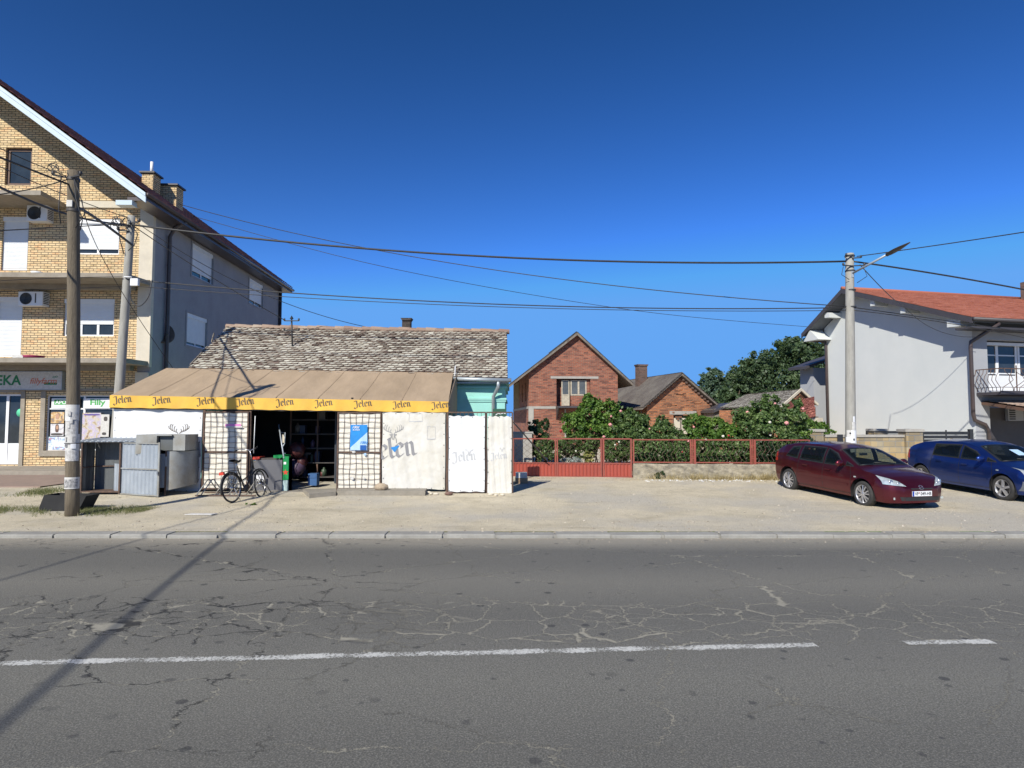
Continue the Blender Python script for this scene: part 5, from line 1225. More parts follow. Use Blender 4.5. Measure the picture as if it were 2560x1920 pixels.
mb.prism([(X0,14.15,.0),(X1-.1,14.15,.0),(X1,14.25,.32),(X0+.05,14.25,.34)], (0,.03,0)); mb.prism([(X0+.02,14.6,.0),(X1-.1,14.6,.0),(X1,14.7,.32),(X0+.05,14.7,.34)], (0,.03,0))
mb.prism([(X0,14.18,0),(X0,14.6,0),(X0+.05,14.7,.34),(X0+.05,14.28,.34)], (.02,0,0)); mb.prism([(X1-.1,14.18,0),(X1-.1,14.6,0),(X1,14.7,.32),(X1,14.28,.32)], (-.02,0,0)); mb.box(X0+.02,X1-.12,14.18,14.6,.01,.03)
mb.build('body', M['dark'], tr)

# ---------- bicycle rack and bicycle
rk = thing('bicycle_rack', 'low rusty bicycle rack with bent hoops in front of the mesh gate', 'bicycle rack', (-7.6, 16.6, gz(16.6)))
mb = MB(); z_ = gz(16.6); mb.bar((WX(496,16.4),16.35,z_+.02),(WX(645,16.4),16.35,z_+.02), .03); mb.bar((WX(505,16.7),16.95,z_+.03),(WX(640,16.7),16.95,z_+.03), .03)
mb.build('base_rail', M['rust'], rk)
for px in (498, 509, 543, 554, 577, 590, 620, 632):
    x_ = WX(px, 16.4); mb = MB(); mb.tube([(x_,16.35,z_+.02),(x_+.17,16.6,z_+.40),(x_+.2,16.62,z_+.40),(x_+.30,16.95,z_+.03)], .014, 6); mb.build('hoop', M['galv_rust'], rk)
bk = thing('bicycle', 'black step-through city bicycle with rear carrier and white card on its front wheel', 'bicycle', (0,0,0))
BM = M['black']
rc, fc = G(578, 1257), G(648, 1240); rc.z = gz(rc.y)+.35; fc.z = rc.z
bk.location = (rc.x, rc.y, gz(16)); WM[bk] = Matrix.Translation(bk.location)
fwd = (fc-rc); WB = 1.08; fwd.z = 0; fwd.normalize(); th_ = math.atan2(fwd.y, fwd.x)
BT = Matrix.Translation(rc) @ Matrix.Rotation(th_, 4, 'Z') @ Matrix.Rotation(R(-7), 4, 'X')
def wheel(c, name, turn=0):
    mb = MB(BT @ Matrix.Translation(c) @ Matrix.Rotation(turn, 4, 'Z'))
    mb.tube([(.332*math.cos(t*math.pi/18), 0, .332*math.sin(t*math.pi/18)) for t in range(36)], .02, 8, closed=True); w = mb.build(name, M['tire'], bk)
    mb = MB(mb.T); mb.tube([(.31*math.cos(t*math.pi/18), 0, .31*math.sin(t*math.pi/18)) for t in range(36)], .008, 6, closed=True)
    for k in range(18):
        t = k*math.pi/9; mb.tube([(.02*math.cos(t+.6), .025*(1 if k % 2 else -1), .02*math.sin(t+.6)), (.31*math.cos(t), 0, .31*math.sin(t))], .0018, 3)
    mb.lathe((0,-.05,0), (0,1,0), [(0,.012),(.02,.03),(.08,.03),(.1,.012)], 12); mb.build('rim', M['chrome'], w); return w
wheel((0,0,0), 'wheel'); wheel((WB,0,0), 'wheel', R(14))
mb = MB(BT); hd = Vector((WB-.24,0,.62)); bb = Vector((.46,0,-.06)); 
mb.tube([(0,.05,0), bb+Vector((0,.03,0))], .010, 6); mb.tube([(0,-.05,0), bb-Vector((0,.03,0))], .010, 6)
mb.tube([bb, (.26,0,.50)], .017, 8); mb.tube([(0,.05,0),(.29,.02,.40)], .008, 6); mb.tube([(0,-.05,0),(.29,-.02,.40)], .008, 6)
mb.tube([bb, (.62,0,.06), (.74,0,.28), hd-Vector((0,0,.08))], .02, 8); mb.tube([(.40,0,.14),(.60,0,.22),hd-Vector((-.01,0,.16))], .014, 8)
mb.tube([hd+Vector((.03,0,-.2)), hd, hd+Vector((-.03,0,.06))], .019, 8); mb.build('frame', BM, bk)
mb = MB(BT); fk = hd+Vector((.04,0,-.2))
for s_ in (-1, 1): mb.tube([fk, fk+Vector((.03,.05*s_,-.08)), (WB-.02,.055*s_,.05), (WB,.05*s_,0)], .010, 6)
mb.build('fork', BM, bk)
mb = MB(BT); mb.tube([hd, hd+Vector((-.05,0,.24))], .012, 8); h0 = hd+Vector((-.05,0,.24))
mb.tube([h0+Vector((-.22,.30,.02)), h0+Vector((-.06,.27,.07)), h0+Vector((.04,.12,.04)), h0, h0+Vector((.04,-.12,.04)), h0+Vector((-.06,-.27,.07)), h0+Vector((-.22,-.30,.02))], .011, 8)
hb = mb.build('handlebar', M['chrome'], bk)
for s_ in (-1, 1): mb = MB(BT); mb.tube([h0+Vector((-.12,.285*s_,.05)), h0+Vector((-.24,.305*s_,.015))], .018, 8); mb.build('grip', BM, hb)
mb = MB(BT); mb.tube([(.26,0,.46),(.235,0,.60)], .012, 6); mb.build('seat_post', M['chrome'], bk)
mb = MB(BT)
def sad(u, v):
    t = u*2*math.pi; x = .0+.30*v; w = .095*(1-v)**.7+.022 if v > .12 else .10; return Vector((.10+x, w*math.cos(t), .63+.03*math.sin(t)+.02*math.cos(v*5)))
mb.grid(sad, 14, 10); mb.build('saddle', BM, bk)
mb = MB(BT)
for s_ in (-.07, 0, .07): mb.tube([(-.25,s_,.40),(.22,s_,.42)], .006, 5)
for x_ in (-.25,-.1,.05,.2): mb.tube([(x_,-.07,.405),(x_,.07,.405)], .006, 5)
for s_ in (-1, 1): mb.tube([(0,.06*s_,0),(-.12,.07*s_,.40)], .006, 5); mb.tube([(0,.06*s_,0),(.02,.07*s_,.41)], .006, 5)
mb.build('carrier', M['steel'], bk)
mb = MB(BT); mb.tube([(.375*math.cos(R(a)),0,.375*math.sin(R(a))) for a in range(20, 205, 12)], .022, 6); mb.build('mudguard', BM, bk)
mb = MB(BT); mb.tube([(WB+.375*math.cos(R(a)),0,.375*math.sin(R(a))) for a in range(20, 150, 12)], .02, 6); mb.build('mudguard', BM, bk)
mb = MB(BT); mb.box(-.32,-.27,-.06,.06,.33,.40); mb.build('rear_reflector', M['redp'], bk)
mb = MB(BT); mb.lathe(tuple(bb+Vector((0,-.05,0))), (0,1,0), [(0,.0),(0,.09),(.008,.09),(.008,0)], 20); mb.tube([bb+Vector((0,-.06,0)), bb+Vector((.1,-.06,-.13))], .009, 6); mb.tube([bb+Vector((0,.06,0)), bb+Vector((-.1,.06,.13))], .009, 6)
mb.box(bb.x+.06,bb.x+.14,-.15,-.07,bb.z-.145,bb.z-.12); mb.box(bb.x-.14,bb.x-.06,.07,.15,bb.z+.12,bb.z+.145); mb.build('crank', M['steel'], bk)
mb = MB(BT); mb.tube([(.02,-.06,0),(.16,-.10,-.34)], .008, 5); mb.build('kickstand', M['chrome'], bk)
mb = MB(BT); mb.lathe(tuple(hd+Vector((.05,0,-.02))), (1,0,-.1), [(0,.02),(.03,.035),(.06,.04)], 12); mb.build('headlight', M['chrome'], bk)
mb = MB(); q = W(655,1196,FY-.02); mb.box(q.x-.16,q.x-.03,17.20,17.21,q.z-.08,q.z+.08); mb.box(q.x+.0,q.x+.05,17.20,17.21,q.z-.08,q.z+.07)
tag(mb.build('white_card', M['white'], loc=tuple(q)), 'white card fixed low on the freezer behind the bicycle front wheel', 'card')
# ============================================================ GATE, FENCE, LOW WALL
P0 = Vector((WX(1282, 20.4), 20.4, 0)); P1 = Vector((WX(2028, 19.6), 19.6, 0))
fd = (P1-P0).normalized(); th_ = math.atan2(fd.y, fd.x)
def fs(px):   # distance along the fence line for a photo column
    k = (px-1280)/FPX; k = WX(px, 1.0, 1150)
    return (k*P0.y-P0.x)/(fd.x-k*fd.y)
FT = Matrix.Translation(P0) @ Matrix.Rotation(th_, 4, 'Z'); zr = lambda py: WZ(py, 20.2)
def zigzag(mb, a0, a1, b0, b1, n, amp, y=0, r=.006, hexy=True):
    w = (a1-a0)/n
    for i in range(n+1):
        pts = []; m = 8; s = 1 if (i % 2 == 0 or not hexy) else -1
        for k in range(m+1):
            x = a0+w*i + s*amp*(1 if (k//1) % 2 else -1)*(1 if hexy else 1); x = min(max(x, a0), a1)
            pts.append((x, y+.004*(i % 2), b0+(b1-b0)*k/m))
        mb.tube(pts, r, 4, smooth=False)
def gate(name, label, pa, pb, mids, cat='gate'):
    a, b = fs(pa), fs(pb); c = FT @ Vector(((a+b)/2, 0, 0)); g = thing(name, label, cat, (c.x, c.y, .2), th_)
    mb = MB(FT); zb, zm, zt = .22, zr(1158), zr(1097)
    xs_ = [a]+[fs(m) for m in mids]+[b]
    for x in (a, b): mb.bar((x,0,zb-.02),(x,0,zt+.01), .05)
    for x in xs_[1:-1]: mb.bar((x-.03,0,zb),(x-.03,0,zt), .04); mb.bar((x+.03,.0,zb),(x+.03,0,zt), .04)
    for z in (zb, zm, zt): mb.bar((a+.026,0,z),(b-.026,0,z), .038)
    mb.build('frame', M['red_metal'], g)
    mb = MB(FT); n = int((b-a)/.115)
    mb.box(a+.03, b-.03, .004, .010, zb+.02, zm-.02)
    for i in range(n+1):
        x = a+.04+(b-a-.1)*i/n; mb.prism([(x,.003,zb+.02),(x+.035,-.018,zb+.02),(x+.07,.003,zb+.02)], (0,0,zm-zb-.04))
    mb.build('ribbed_sheet', M['red_sheet'], g)
    mb = MB(FT); zigzag(mb, a+.03, b-.03, zm+.02, zt-.02, int((b-a)/.12), .05); mb.build('wire_grille', M['rust'], g)
    return g
gate('metal_gate', 'wide double red metal gate with ribbed lower sheets and hexagon wire above', 1283, 1503, (1391,))
gate('metal_gate', 'narrow red wicket gate between the wide red gate and the low stone wall', 1509, 1578, ())
mb = MB(FT)
x = fs(1506); mb.bar((x,.06,.1),(x,.06,zr(1095)), .06)
tag(mb.build('gate_post', M['red_metal'], loc=tuple(FT @ Vector((x,.06,.1)))), 'red steel post between the wide gate and the wicket gate', 'post')
a, b = fs(1582), fs(2026); lw = thing('low_wall', 'low plastered stone wall with flaking stained render under the red railing', 'wall', tuple(FT @ Vector(((a+b)/2,0,.15))), th_)
mb = MB(FT); rn = random.Random(14)
def lwf(u, v):
    x = a+(b-a)*u; t = v; z = .12+(.635-.12)*min(t/.75, 1); y = -.13+.012*math.sin(x*2.3)+.010*math.sin(x*7+z*9)+.008*math.sin(z*31+x*13)+.006*math.sin(x*37+z*17) if t < .75 else -.13+.26*(t-.75)/.25
    return Vector((x, y, z+.008*math.sin(x*5)))
mb.grid(lwf, 300, 28); mb.box(a, b, -.09, .14, .1, .60); mb.build('wall', M['old_plaster'], lw)
for i, (pa, pb) in enumerate(((1584,1727),(1738,1877),(1888,2024))):
    a_, b_ = fs(pa), fs(pb); c = FT @ Vector(((a_+b_)/2,0,.65))
    f = thing('railing_panel', ('red steel railing panel with wavy rods nearest the wicket gate', 'middle red steel railing panel with wavy rods above the low wall', 'red steel railing panel with wavy rods partly behind the burgundy car')[i], 'railing', tuple(c), th_, 'railing panels on the low wall')
    mb = MB(FT); z0_, z1_ = .68, zr(1098)-.01
    for x in (a_, b_): mb.bar((x,0,.63),(x,0,z1_+.01), .045)
    mb.bar((a_+.02,0,z0_),(b_-.02,0,z0_), .035); mb.bar((a_+.02,0,z1_),(b_-.02,0,z1_), .035); mb.build('frame', M['red_metal'], f)
    mb = MB(FT); n = int((b_-a_)/.13)
    for k in range(1, n):
        x0_ = a_+(b_-a_)*k/n; mb.tube([(x0_+.05*math.sin(j*1.25+.4)+.10*(j/10-.5), 0, z0_+(z1_-z0_)*j/10) for j in range(11)], .007, 4, smooth=False)
    mb.build('wavy_rods', M['rust'], f)
for i, px in enumerate((1732, 1882)):
    x = fs(px); mb = MB(FT)
    for d in (-.045, 0, .045): mb.bar((x+d,.0,.6),(x+d,.0,zr(1097)), .028)
    for z in (.8, .86, 1.2): mb.box(x-.06,x+.06,-.012,.012,z,z+.02)
    tag(mb.build('fence_post', M['red_metal'], loc=tuple(FT @ Vector((x,0,.6)))), ('triple bar red fence post on the low wall nearer the gates', 'triple bar red fence post on the low wall nearer the burgundy car')[i], 'post', 'fence posts on the low wall')
mb = MB(); mb.box(WX(1283,21.2), WX(1330,21.2), 21.2, 21.45, .3, WZ(1083,21.2)); mb.box(WX(1281,21.2), WX(1333,21.2), 21.18, 21.47, WZ(1083,21.2)+.002, WZ(1080,21.2)+.01)
tag(mb.build('garden_wall', M['concl'], loc=(.3,21.2,.3)), 'short grey rendered wall piece behind the left end of the wide red gate', 'wall')
mb = MB(); mb.bar((WX(1283,19.2),19.2,WZ(1055,19.2)), (WX(1366,20.1),20.1,WZ(1150,20.1)), .03); 
tag(mb.build('brace_bar', M['steel'], loc=(.1,19.2,1.9)), 'dark diagonal brace bar over the left of the wide red gate', 'bar')

# ---------- block wall and dark gates in front of the white house
def pillar(name, label, pa, pb, pt, Y, pr=None):
    x0_, x1_ = WX(pa, Y), WX(pb, Y); zt_ = WZ(pt, Y); o = thing(name, label, 'pillar', ((x0_+x1_)/2, Y, gz(Y)))
    mb = MB(); mb.box(x0_, x1_, Y, Y+.45, gz(Y)-.05, zt_-.09); mb.build('shaft', M['block'], o)
    mb = MB(); mb.box(x0_-.04, x1_+.04, Y-.04, Y+.49, zt_-.088, zt_); mb.build('cap', M['concl'], o)
pillar('block_pillar', 'tan split block pillar with grey cap beside the red railing', 2019, 2058, 1073, 21.9)
pillar('block_pillar', 'tan split block pillar with grey cap between the block wall and the dark gate', 2264, 2306, 1073, 21.9)
pillar('block_pillar', 'short tan pillar top with grey cap behind the middle of the block wall', 2184, 2218, 1072, 24.5)
x0_, x1_ = WX(2058, 22)+.05, WX(2264, 22)-.05; bw = thing('block_wall', 'low split face block wall in tan and grey behind the parked cars', 'wall', ((x0_+x1_)/2, 22, gz(22)))
mb = MB(); mb.box(x0_, x1_, 22.02, 22.3, .2, WZ(1093, 22)); mb.build('wall', M['block'], bw); mb = MB(); mb.box(x0_, x1_, 21.98, 22.34, WZ(1093, 22)+.002, WZ(1087, 22)); mb.build('coping', M['concl'], bw)
mb = MB(); mb.box(WX(2092,21.96), WX(2106,21.96), 21.95, 21.975, .35, WZ(1086,22)); tag(mb.build('cable_cover', M['anth'], loc=(11.2,21.95,.35)), 'dark vertical strip on the block wall left of the lamp pole', 'strip')
for lab, pa, pb, Y, pt in (('dark slatted metal gate right of the block pillars with a dry wreath on it', 2308, 2420, 22.2, 1075), ('dark slatted fence strip seen above the block wall', 2170, 2262, 25.2, 1074)):
    x0_, x1_ = WX(pa, Y), WX(pb, Y); zt_ = WZ(pt, Y); o = thing('slatted_gate', lab, 'gate', ((x0_+x1_)/2, Y, gz(Y)))
    mb = MB(); n = 9; h = (zt_-.45)/n
    for k in range(n): mb.box(x0_, x1_, Y, Y+.02, .42+h*k, .42+h*k+h*.82)
    for f_ in (.48,): mb.box(x0_+(x1_-x0_)*f_, x0_+(x1_-x0_)*f_+.05, Y-.012, Y-.001, .42, zt_)
    mb.build('slats', M['anth'], o)
    mb = MB(); mb.box(x1_+.03, x1_+.15, Y-.03, Y+.09, .3, zt_+.03); mb.box(x0_-.08, x0_-.01, Y-.03, Y+.05, .3, zt_+.02); mb.build('post', M['anth'], o)
q = W(2378, 1103, 22.1); mb = MB(); rn = random.Random(2)
for k in range(26):
    t = k/26*2*math.pi; mb.tube([(q.x+.15*math.cos(t)+rn.gauss(0,.012), 22.1+rn.gauss(0,.02), q.z-.08+.14*math.sin(t)+rn.gauss(0,.012)), (q.x+.17*math.cos(t+.6)+rn.gauss(0,.02), 22.08, q.z-.08+.16*math.sin(t+.6)+rn.gauss(0,.02))], .012, 4)
tag(mb.build('wreath', M['card'], loc=tuple(q)), 'dry brown wreath hanging on the dark slatted gate', 'wreath')
# banner and clutter under the white house porch
q0, q1 = W(2482, 1108, 27.2), W(2530, 1060, 27.2)
mb = MB(); mb.add([(q0.x,27.0,.4),(q0.x+1.6,27.4,.4),(q0.x+1.2,27.3,1.0),(q0.x+.05,27.0,2.3)], [(0,1,2,3)]); mb.add([(q0.x,27.02,.4),(q0.x+1.6,27.42,.4),(q0.x+1.2,27.32,1.0),(q0.x+.05,27.02,2.3)], [(3,2,1,0)])
M['skyprint'] = pm('cloudy_blue_print', (.10,.28,.62), (.62,.72,.80), 3.0, .5); tag(mb.build('printed_banner', M['skyprint'], loc=(q0.x,27,.4)), 'blue cloudy print leaning under the porch of the white house', 'banner')
ac = thing('air_conditioner', 'white outdoor unit hanging in the dark porch of the white house', 'air conditioner', (WX(2530,26.6), 26.6, WZ(1052,26.6)))
mb = MB(); x0_, x1_ = WX(2521,26.6), WX(2560,26.6); mb.box(x0_, x1_, 26.6, 26.9, WZ(1052,26.6), WZ(1020,26.6)); mb.build('housing', M['render_grey_shade'], ac)
mb = MB(); 
for k in range(5): mb.box(x0_+.05, x0_+.3, 26.59, 26.598, WZ(1049,26.6)+k*.09, WZ(1049,26.6)+k*.09+.05)
mb.build('vent', M['anth'], ac)

# ---------- air conditioners, dishes and sign on the flats
for lab, pa, pb, pt, pb2 in (('white air conditioner under the top balcony, above the upper shutter door', 64, 104, 513, 552), ('white air conditioner under the middle balcony slab in half shadow', 52, 102, 729, 764)):
    Y = 22.55; x0_, x1_ = WX(pa, Y, 600), WX(pb, Y, 600); z0_, z1_ = WZ(pb2, Y), WZ(pt, Y)
    o = thing('air_conditioner', lab, 'air conditioner', ((x0_+x1_)/2, Y, z0_), 0, 'air conditioners on the flats')
    mb = MB(); mb.box(x0_, x1_+.15, Y, Y+.34, z0_, z1_); mb.build('housing', M['white'], o)
    mb = MB(); cx, cz, r_ = x0_+.27, (z0_+z1_)/2, min((z1_-z0_)*.42, .24)
    mb.lathe((cx, Y-.004, cz), (0,-1,0), [(0,0),(0,r_),(.012,r_),(.012,r_-.02),(.004,r_-.03),(.004,0)], 24)
    for k in range(12): mb.bar((cx, Y-.012, cz), (cx+r_*math.cos(k*.5236), Y-.012, cz+r_*math.sin(k*.5236)), .006)
    mb.build('fan_grille', M['anth'], o); mb = MB()
    for k in range(7): mb.box(x1_+.152, x1_+.158, Y+.04, Y+.3, z0_+.08+k*.06, z0_+.11+k*.06)
    mb.box(x1_-.12, x1_-.08, Y-.006, Y, z0_+.1, z1_-.06); mb.build('vent', M['steel'], o)
def dish(label, c, r_, yaw, mat, pitch=.25, fw_=1):
    o = thing('satellite_dish', label, 'satellite dish', tuple(c)); c = Vector(c)
    ax_ = Vector((math.sin(yaw)*math.cos(pitch), -math.cos(yaw)*math.cos(pitch), math.sin(pitch)))
    mb = MB(); mb.lathe(c, tuple(ax_), [(0,.0),(.004*1,r_*.3),(.05*r_*2,r_*.7),(.2*r_,r_),(.2*r_-.01,r_),(.08*r_-.01,r_*.7),(-.012,r_*.3),(-.012,0)], 32); mb.build('reflector', mat, o)
    e = c+ax_*r_*1.0+Vector((0,0,-r_*.35)); mb = MB(); mb.tube([c+Vector((0,0,-r_*.9)), e], .012, 6); mb.lathe(e, tuple(-ax_), [(0,.02),(.06,.03)], 10); mb.build('feed_arm', M['steel'], o)
    return o, c
o, c = dish('brown satellite dish on the grey side wall beside the downpipe', W(406, 834, 23.9), .42, .95, M['frame_brown'])
mb = MB(); mb.tube([c+Vector((-.05,.1,-.05)), c+Vector((-.35,.15,-.28)), (-13.1,24.0,c.z-.3)], .022, 6); mb.build('bracket', M['galv'], o)
dish('dark satellite dish behind the rear brick chimney on the flats roof', W(374, 450, 27.2), .32, -.6, M['steel'])
sg = thing('pharmacy_sign', 'pale pharmacy sign board with large green letters above the shop door', 'sign', (WX(60,22.7), 22.7, WZ(972,22.7)))
Y = 22.72; mb = MB(); x0_, x1_ = WX(-150, Y), WX(150, Y); z0_, z1_ = WZ(973, Y), WZ(930, Y); mb.box(x0_, x1_, Y, Y+.15, z0_, z1_); mb.build('board', M['paper'], sg)
mb = MB(); mb.box(x0_-.02, x1_+.02, Y-.01, Y+.16, z1_, z1_+.025); mb.box(x0_-.02, x1_+.02, Y-.01, Y+.16, z0_-.025, z0_); mb.box(x1_, x1_+.02, Y-.01, Y+.16, z0_, z1_); mb.build('frame', M['galv'], sg)
pls_ = plane((0, Y, 0), (1,0,0), (0,0,1)); M['green_ink'] = pm('green_print', (.03,.22,.10)); M['orange_ink'] = pm('orange_print', (.62,.17,.09))
text('APOTEKA', pls_, WX(48, Y), WZ(962, Y), WZ(938, Y)-WZ(962, Y), M['green_ink'], sg, bold=.025, align='RIGHT', width=2.2)
text('fillyfarm', pls_, WX(70, Y), WZ(959, Y), .2, M['orange_ink'], sg, shear=.25, width=.95, bold=.006)
mb = MB(); mb.add([pls_(WX(107,Y)+a_, WZ(962,Y)+b_, .004) for a_, b_ in ((0,0),(.44,0),(.46,.04),(.44,.08),(0,.08),(-.02,.04))], [(0,1,2,3,4,5)]); mb.build('tag_print', M['green_ink'], sg)
mb = MB(); 
for a_, b_, r_ in ((0,0,.05),(.09,.02,.045)): stroke(mb, pls_, [(WX(131,Y)+a_+r_*math.cos(t*.7), WZ(943,Y)+b_+.5*r_*math.sin(t*.7)) for t in range(10)], .015, .005+a_*.01)
mb.build('leaf_print', M['green_ink'], sg)
# posters inside the shop window and stickers on the door
Yw = 22.965
def wposter(label, pa, pb, pt, pb2, base, blobs, Y=Yw):
    x0_, x1_, z0_, z1_ = WX(pa, Y), WX(pb, Y), WZ(pb2, Y), WZ(pt, Y); o = thing('window_poster', label, 'poster', ((x0_+x1_)/2, Y, z0_), 0, 'posters in the pharmacy windows')
    mb = MB(); mb.box(x0_, x1_, Y, Y+.004, z0_, z1_); mb.build('sheet', base, o)
    for i, (u0, u1, v0, v1, mt) in enumerate(blobs):
        mb = MB(); a0, a1 = x0_+(x1_-x0_)*u0, x0_+(x1_-x0_)*u1; b0, b1 = z0_+(z1_-z0_)*v0, z0_+(z1_-z0_)*v1
        cx, cz = (a0+a1)/2, (b0+b1)/2; mb.add([(cx+(a1-a0)/2*(abs(math.cos(t))**.7)*(1 if math.cos(t) > 0 else -1), Y-.003-.002*i, cz+(b1-b0)/2*(abs(math.sin(t))**.7)*(1 if math.sin(t) > 0 else -1)) for t in [k*math.pi/8 for k in range(16)]], [tuple(range(16))]); mb.build('printed_shape', mt, o)
c_ = lambda n, r_, g_, b_: pm(n, (r_,g_,b_), rough=.6)
def photoprint(name, stops, sc, seed):
    m, nt, bs = newmat(name); v = coord(nt, 'Object', (1,1,1)); mp_ = nt.nodes.new('ShaderNodeMapping'); mp_.inputs['Location'].default_value = (seed, seed*2, seed*3); nt.links.new(v, mp_.inputs[0])
    nt.links.new(ramp(nt, noise(nt, sc, 3, mp_.outputs[0], .6, .8), stops), bs.inputs['Base Color']); bs.inputs['Roughness'].default_value = .5; return m
PP1 = photoprint('ochre_photo_print', [(.3,(.10,.16,.24)),(.42,(.40,.24,.10)),(.52,(.62,.42,.20)),(.62,(.60,.55,.45)),(.75,(.20,.28,.12))], 5, 1)
PP2 = photoprint('pale_photo_print', [(.3,(.25,.25,.32)),(.42,(.62,.60,.60)),(.6,(.66,.66,.68)),(.68,(.30,.20,.18)),(.8,(.5,.3,.4))], 6, 2)
PP3 = photoprint('blue_photo_print', [(.35,(.62,.66,.70)),(.5,(.66,.68,.70)),(.58,(.12,.35,.62)),(.66,(.60,.15,.12)),(.8,(.62,.66,.7))], 6, 3)
PP4 = photoprint('collage_print', [(.3,(.16,.10,.12)),(.4,(.38,.28,.16)),(.48,(.55,.50,.40)),(.56,(.42,.38,.52)),(.64,(.60,.52,.58)),(.78,(.22,.26,.34))], 5, 4)
SK, VI, GR_ = c_('skin_print',.50,.30,.20), c_('violet_print',.12,.08,.30), c_('mint_print',.10,.55,.32)
wposter('upper poster of a warm toned scene in the left pharmacy window', 127, 160, 1030, 1058, PP1, [(.35,.62,.35,.85,SK)])
wposter('poster of a dark haired woman in the left pharmacy window, in the middle', 127, 160, 1060, 1090, PP2, [(.36,.64,.30,.98,M['frame_brown']),(.42,.60,.55,.88,SK),(.05,.95,.05,.24,M['steel'])])
wposter('lower poster with blue and red marks in the left pharmacy window', 123, 165, 1092, 1124, PP3, [])
wposter('tall collage poster with violet heading in the right pharmacy window', 206, 252, 1032, 1100, PP4, [(.05,.95,.90,.96,VI)])
wposter('pale leaflet with grey circle in the right pharmacy window', 252, 273, 1036, 1092, M['paper'], [(.35,.8,.7,.9,M['steel']),(.2,.7,.08,.2,M['steel'])])
mb = MB(); q = W(49, 1032, 22.9); mb.lathe((q.x, 22.95, q.z), (0,-1,0), [(0,0),(0,.15),(.004,.15),(.004,0)], 24); tag(mb.build('sticker', GR_, loc=tuple(q)), 'round mint green sticker on the pharmacy door glass', 'sticker')
wposter('white and red leaflet below the round green sticker', 37, 59, 1043, 1072, PP2, [])
wposter('green sticker cluster on the left door pane', 11, 26, 1040, 1060, c_('lime_print',.15,.4,.15), [(.1,.6,.2,.5,M['white'])])
# white headers with lettering in the shop window
Y = Yw+.0; x0_, x1_ = WX(125,Y), WX(196,Y); 
for lab, pa, pb, word, px_, wpx in (('white window header with a green bar reading APOT', 127, 198, 'APOTEKA', 137, 62), ('white window header with green word over the right pharmacy window', 207, 274, 'Filly', 223, 38)):
    o = thing('window_header', lab, 'sign', (WX(pa,Y), Y, WZ(1022,Y)))
    mb = MB(); mb.box(WX(pa,Y), WX(pb,Y), Y, Y+.004, WZ(1021,Y), WZ(996,Y)); mb.build('panel', M['white'], o); pp = plane((0,Y,0),(1,0,0),(0,0,1))
    if pa == 127:
        mb = MB(); mb.box(WX(134,Y), WX(198,Y), Y-.004, Y-.001, WZ(1012,Y), WZ(999,Y)); mb.build('green_bar', c_('leaf_green_print',.08,.38,.10), o)
        text(word, pp, WX(px_,Y), WZ(1010,Y), .13, M['white'], o, bold=.02, width=wpx*23/1600, off=.008)
    else: text(word, pp, WX(px_,Y), WZ(1012,Y), .19, c_('leaf_green_ink',.08,.40,.10), o, bold=.03, width=wpx*23/1600)
# things left on the balconies
mb = MB(); q = W(93, 676, 21.9); mb.lathe((q.x,21.9,7.003), (0,0,1), [(0,.0),(0,.14),(.10,.19),(.10,.17),(.02,.12),(.02,0)], 18); tag(mb.build('wash_basin', M['white'], loc=(q.x,21.9,7.0)), 'white basin on the upper balcony slab', 'basin')
mb = MB(); q = W(85, 890, 21.9); mb.lathe((q.x,21.9,4.093), (0,0,1), [(0,.0),(0,.24),(.10,.33),(.10,.31),(.02,.22),(.02,0)], 18); tag(mb.build('wash_basin', pm('crimson_plastic', (.28,.02,.08)), loc=(q.x,21.9,4.09)), 'crimson basin on the lower balcony slab', 'basin')
mb = MB(); q = W(47, 890, 21.8); mb.box(q.x-.18,q.x+.18,21.75,22.0,4.092,4.21); mb.box(q.x-.05,q.x+.05,21.742,21.75,4.12,4.14); tag(mb.build('storage_box', M['paper'], loc=(q.x,21.8,4.09)), 'pale box on the lower balcony beside the crimson basin', 'box')

# ============================================================ POLES AND CABLES
wp = thing('wooden_pole', 'thick weathered wooden utility pole wrapped in paper notices', 'utility pole', (-9.6, 13.45, 0))
bx, tx = WX(181, 13.45, 1275), WX(183, 13.45, 430); zt_ = WZ(428, 13.45)
def bowed(x0, x1, y0, y1, z0, z1, r0, r1, n=14): return [(x0+(x1-x0)*k/n+.02*math.sin(k/n*3.1), y0+(y1-y0)*k/n, z0+(z1-z0)*k/n) for k in range(n+1)], [r0+(r1-r0)*k/n for k in range(n+1)]
pts, rr = bowed(bx, tx, 13.45, 13.45, -.1, zt_, .132, .112); mb = MB(); mb.tube(pts, rr, 20); mb.build('shaft', M['wood_pole'], wp)
def band(mb, c, r, z0, z1, t0=0, t1=2*math.pi, n=28):
    vs = [(c[0]+r*math.cos(t0+(t1-t0)*i/n), c[1]+r*math.sin(t0+(t1-t0)*i/n), z) for z in (z0, z1) for i in range(n+1)]
    mb.add(vs, [(i, i+1, n+1+i+1, n+1+i) for i in range(n)], 0, True)
pc = lambda z: (bx+(tx-bx)*z/zt_+.02*math.sin(z/zt_*3.1), 13.45)
rn = random.Random(77); k = 0
M['flyer'] = pm('printed_flyer', (.62,.61,.58), (.30,.29,.28), 22, .8, stretch=(1,1,.6)); M['flyer2'] = pm('dark_print_flyer', (.10,.10,.11), (.55,.54,.52), 16, .8)
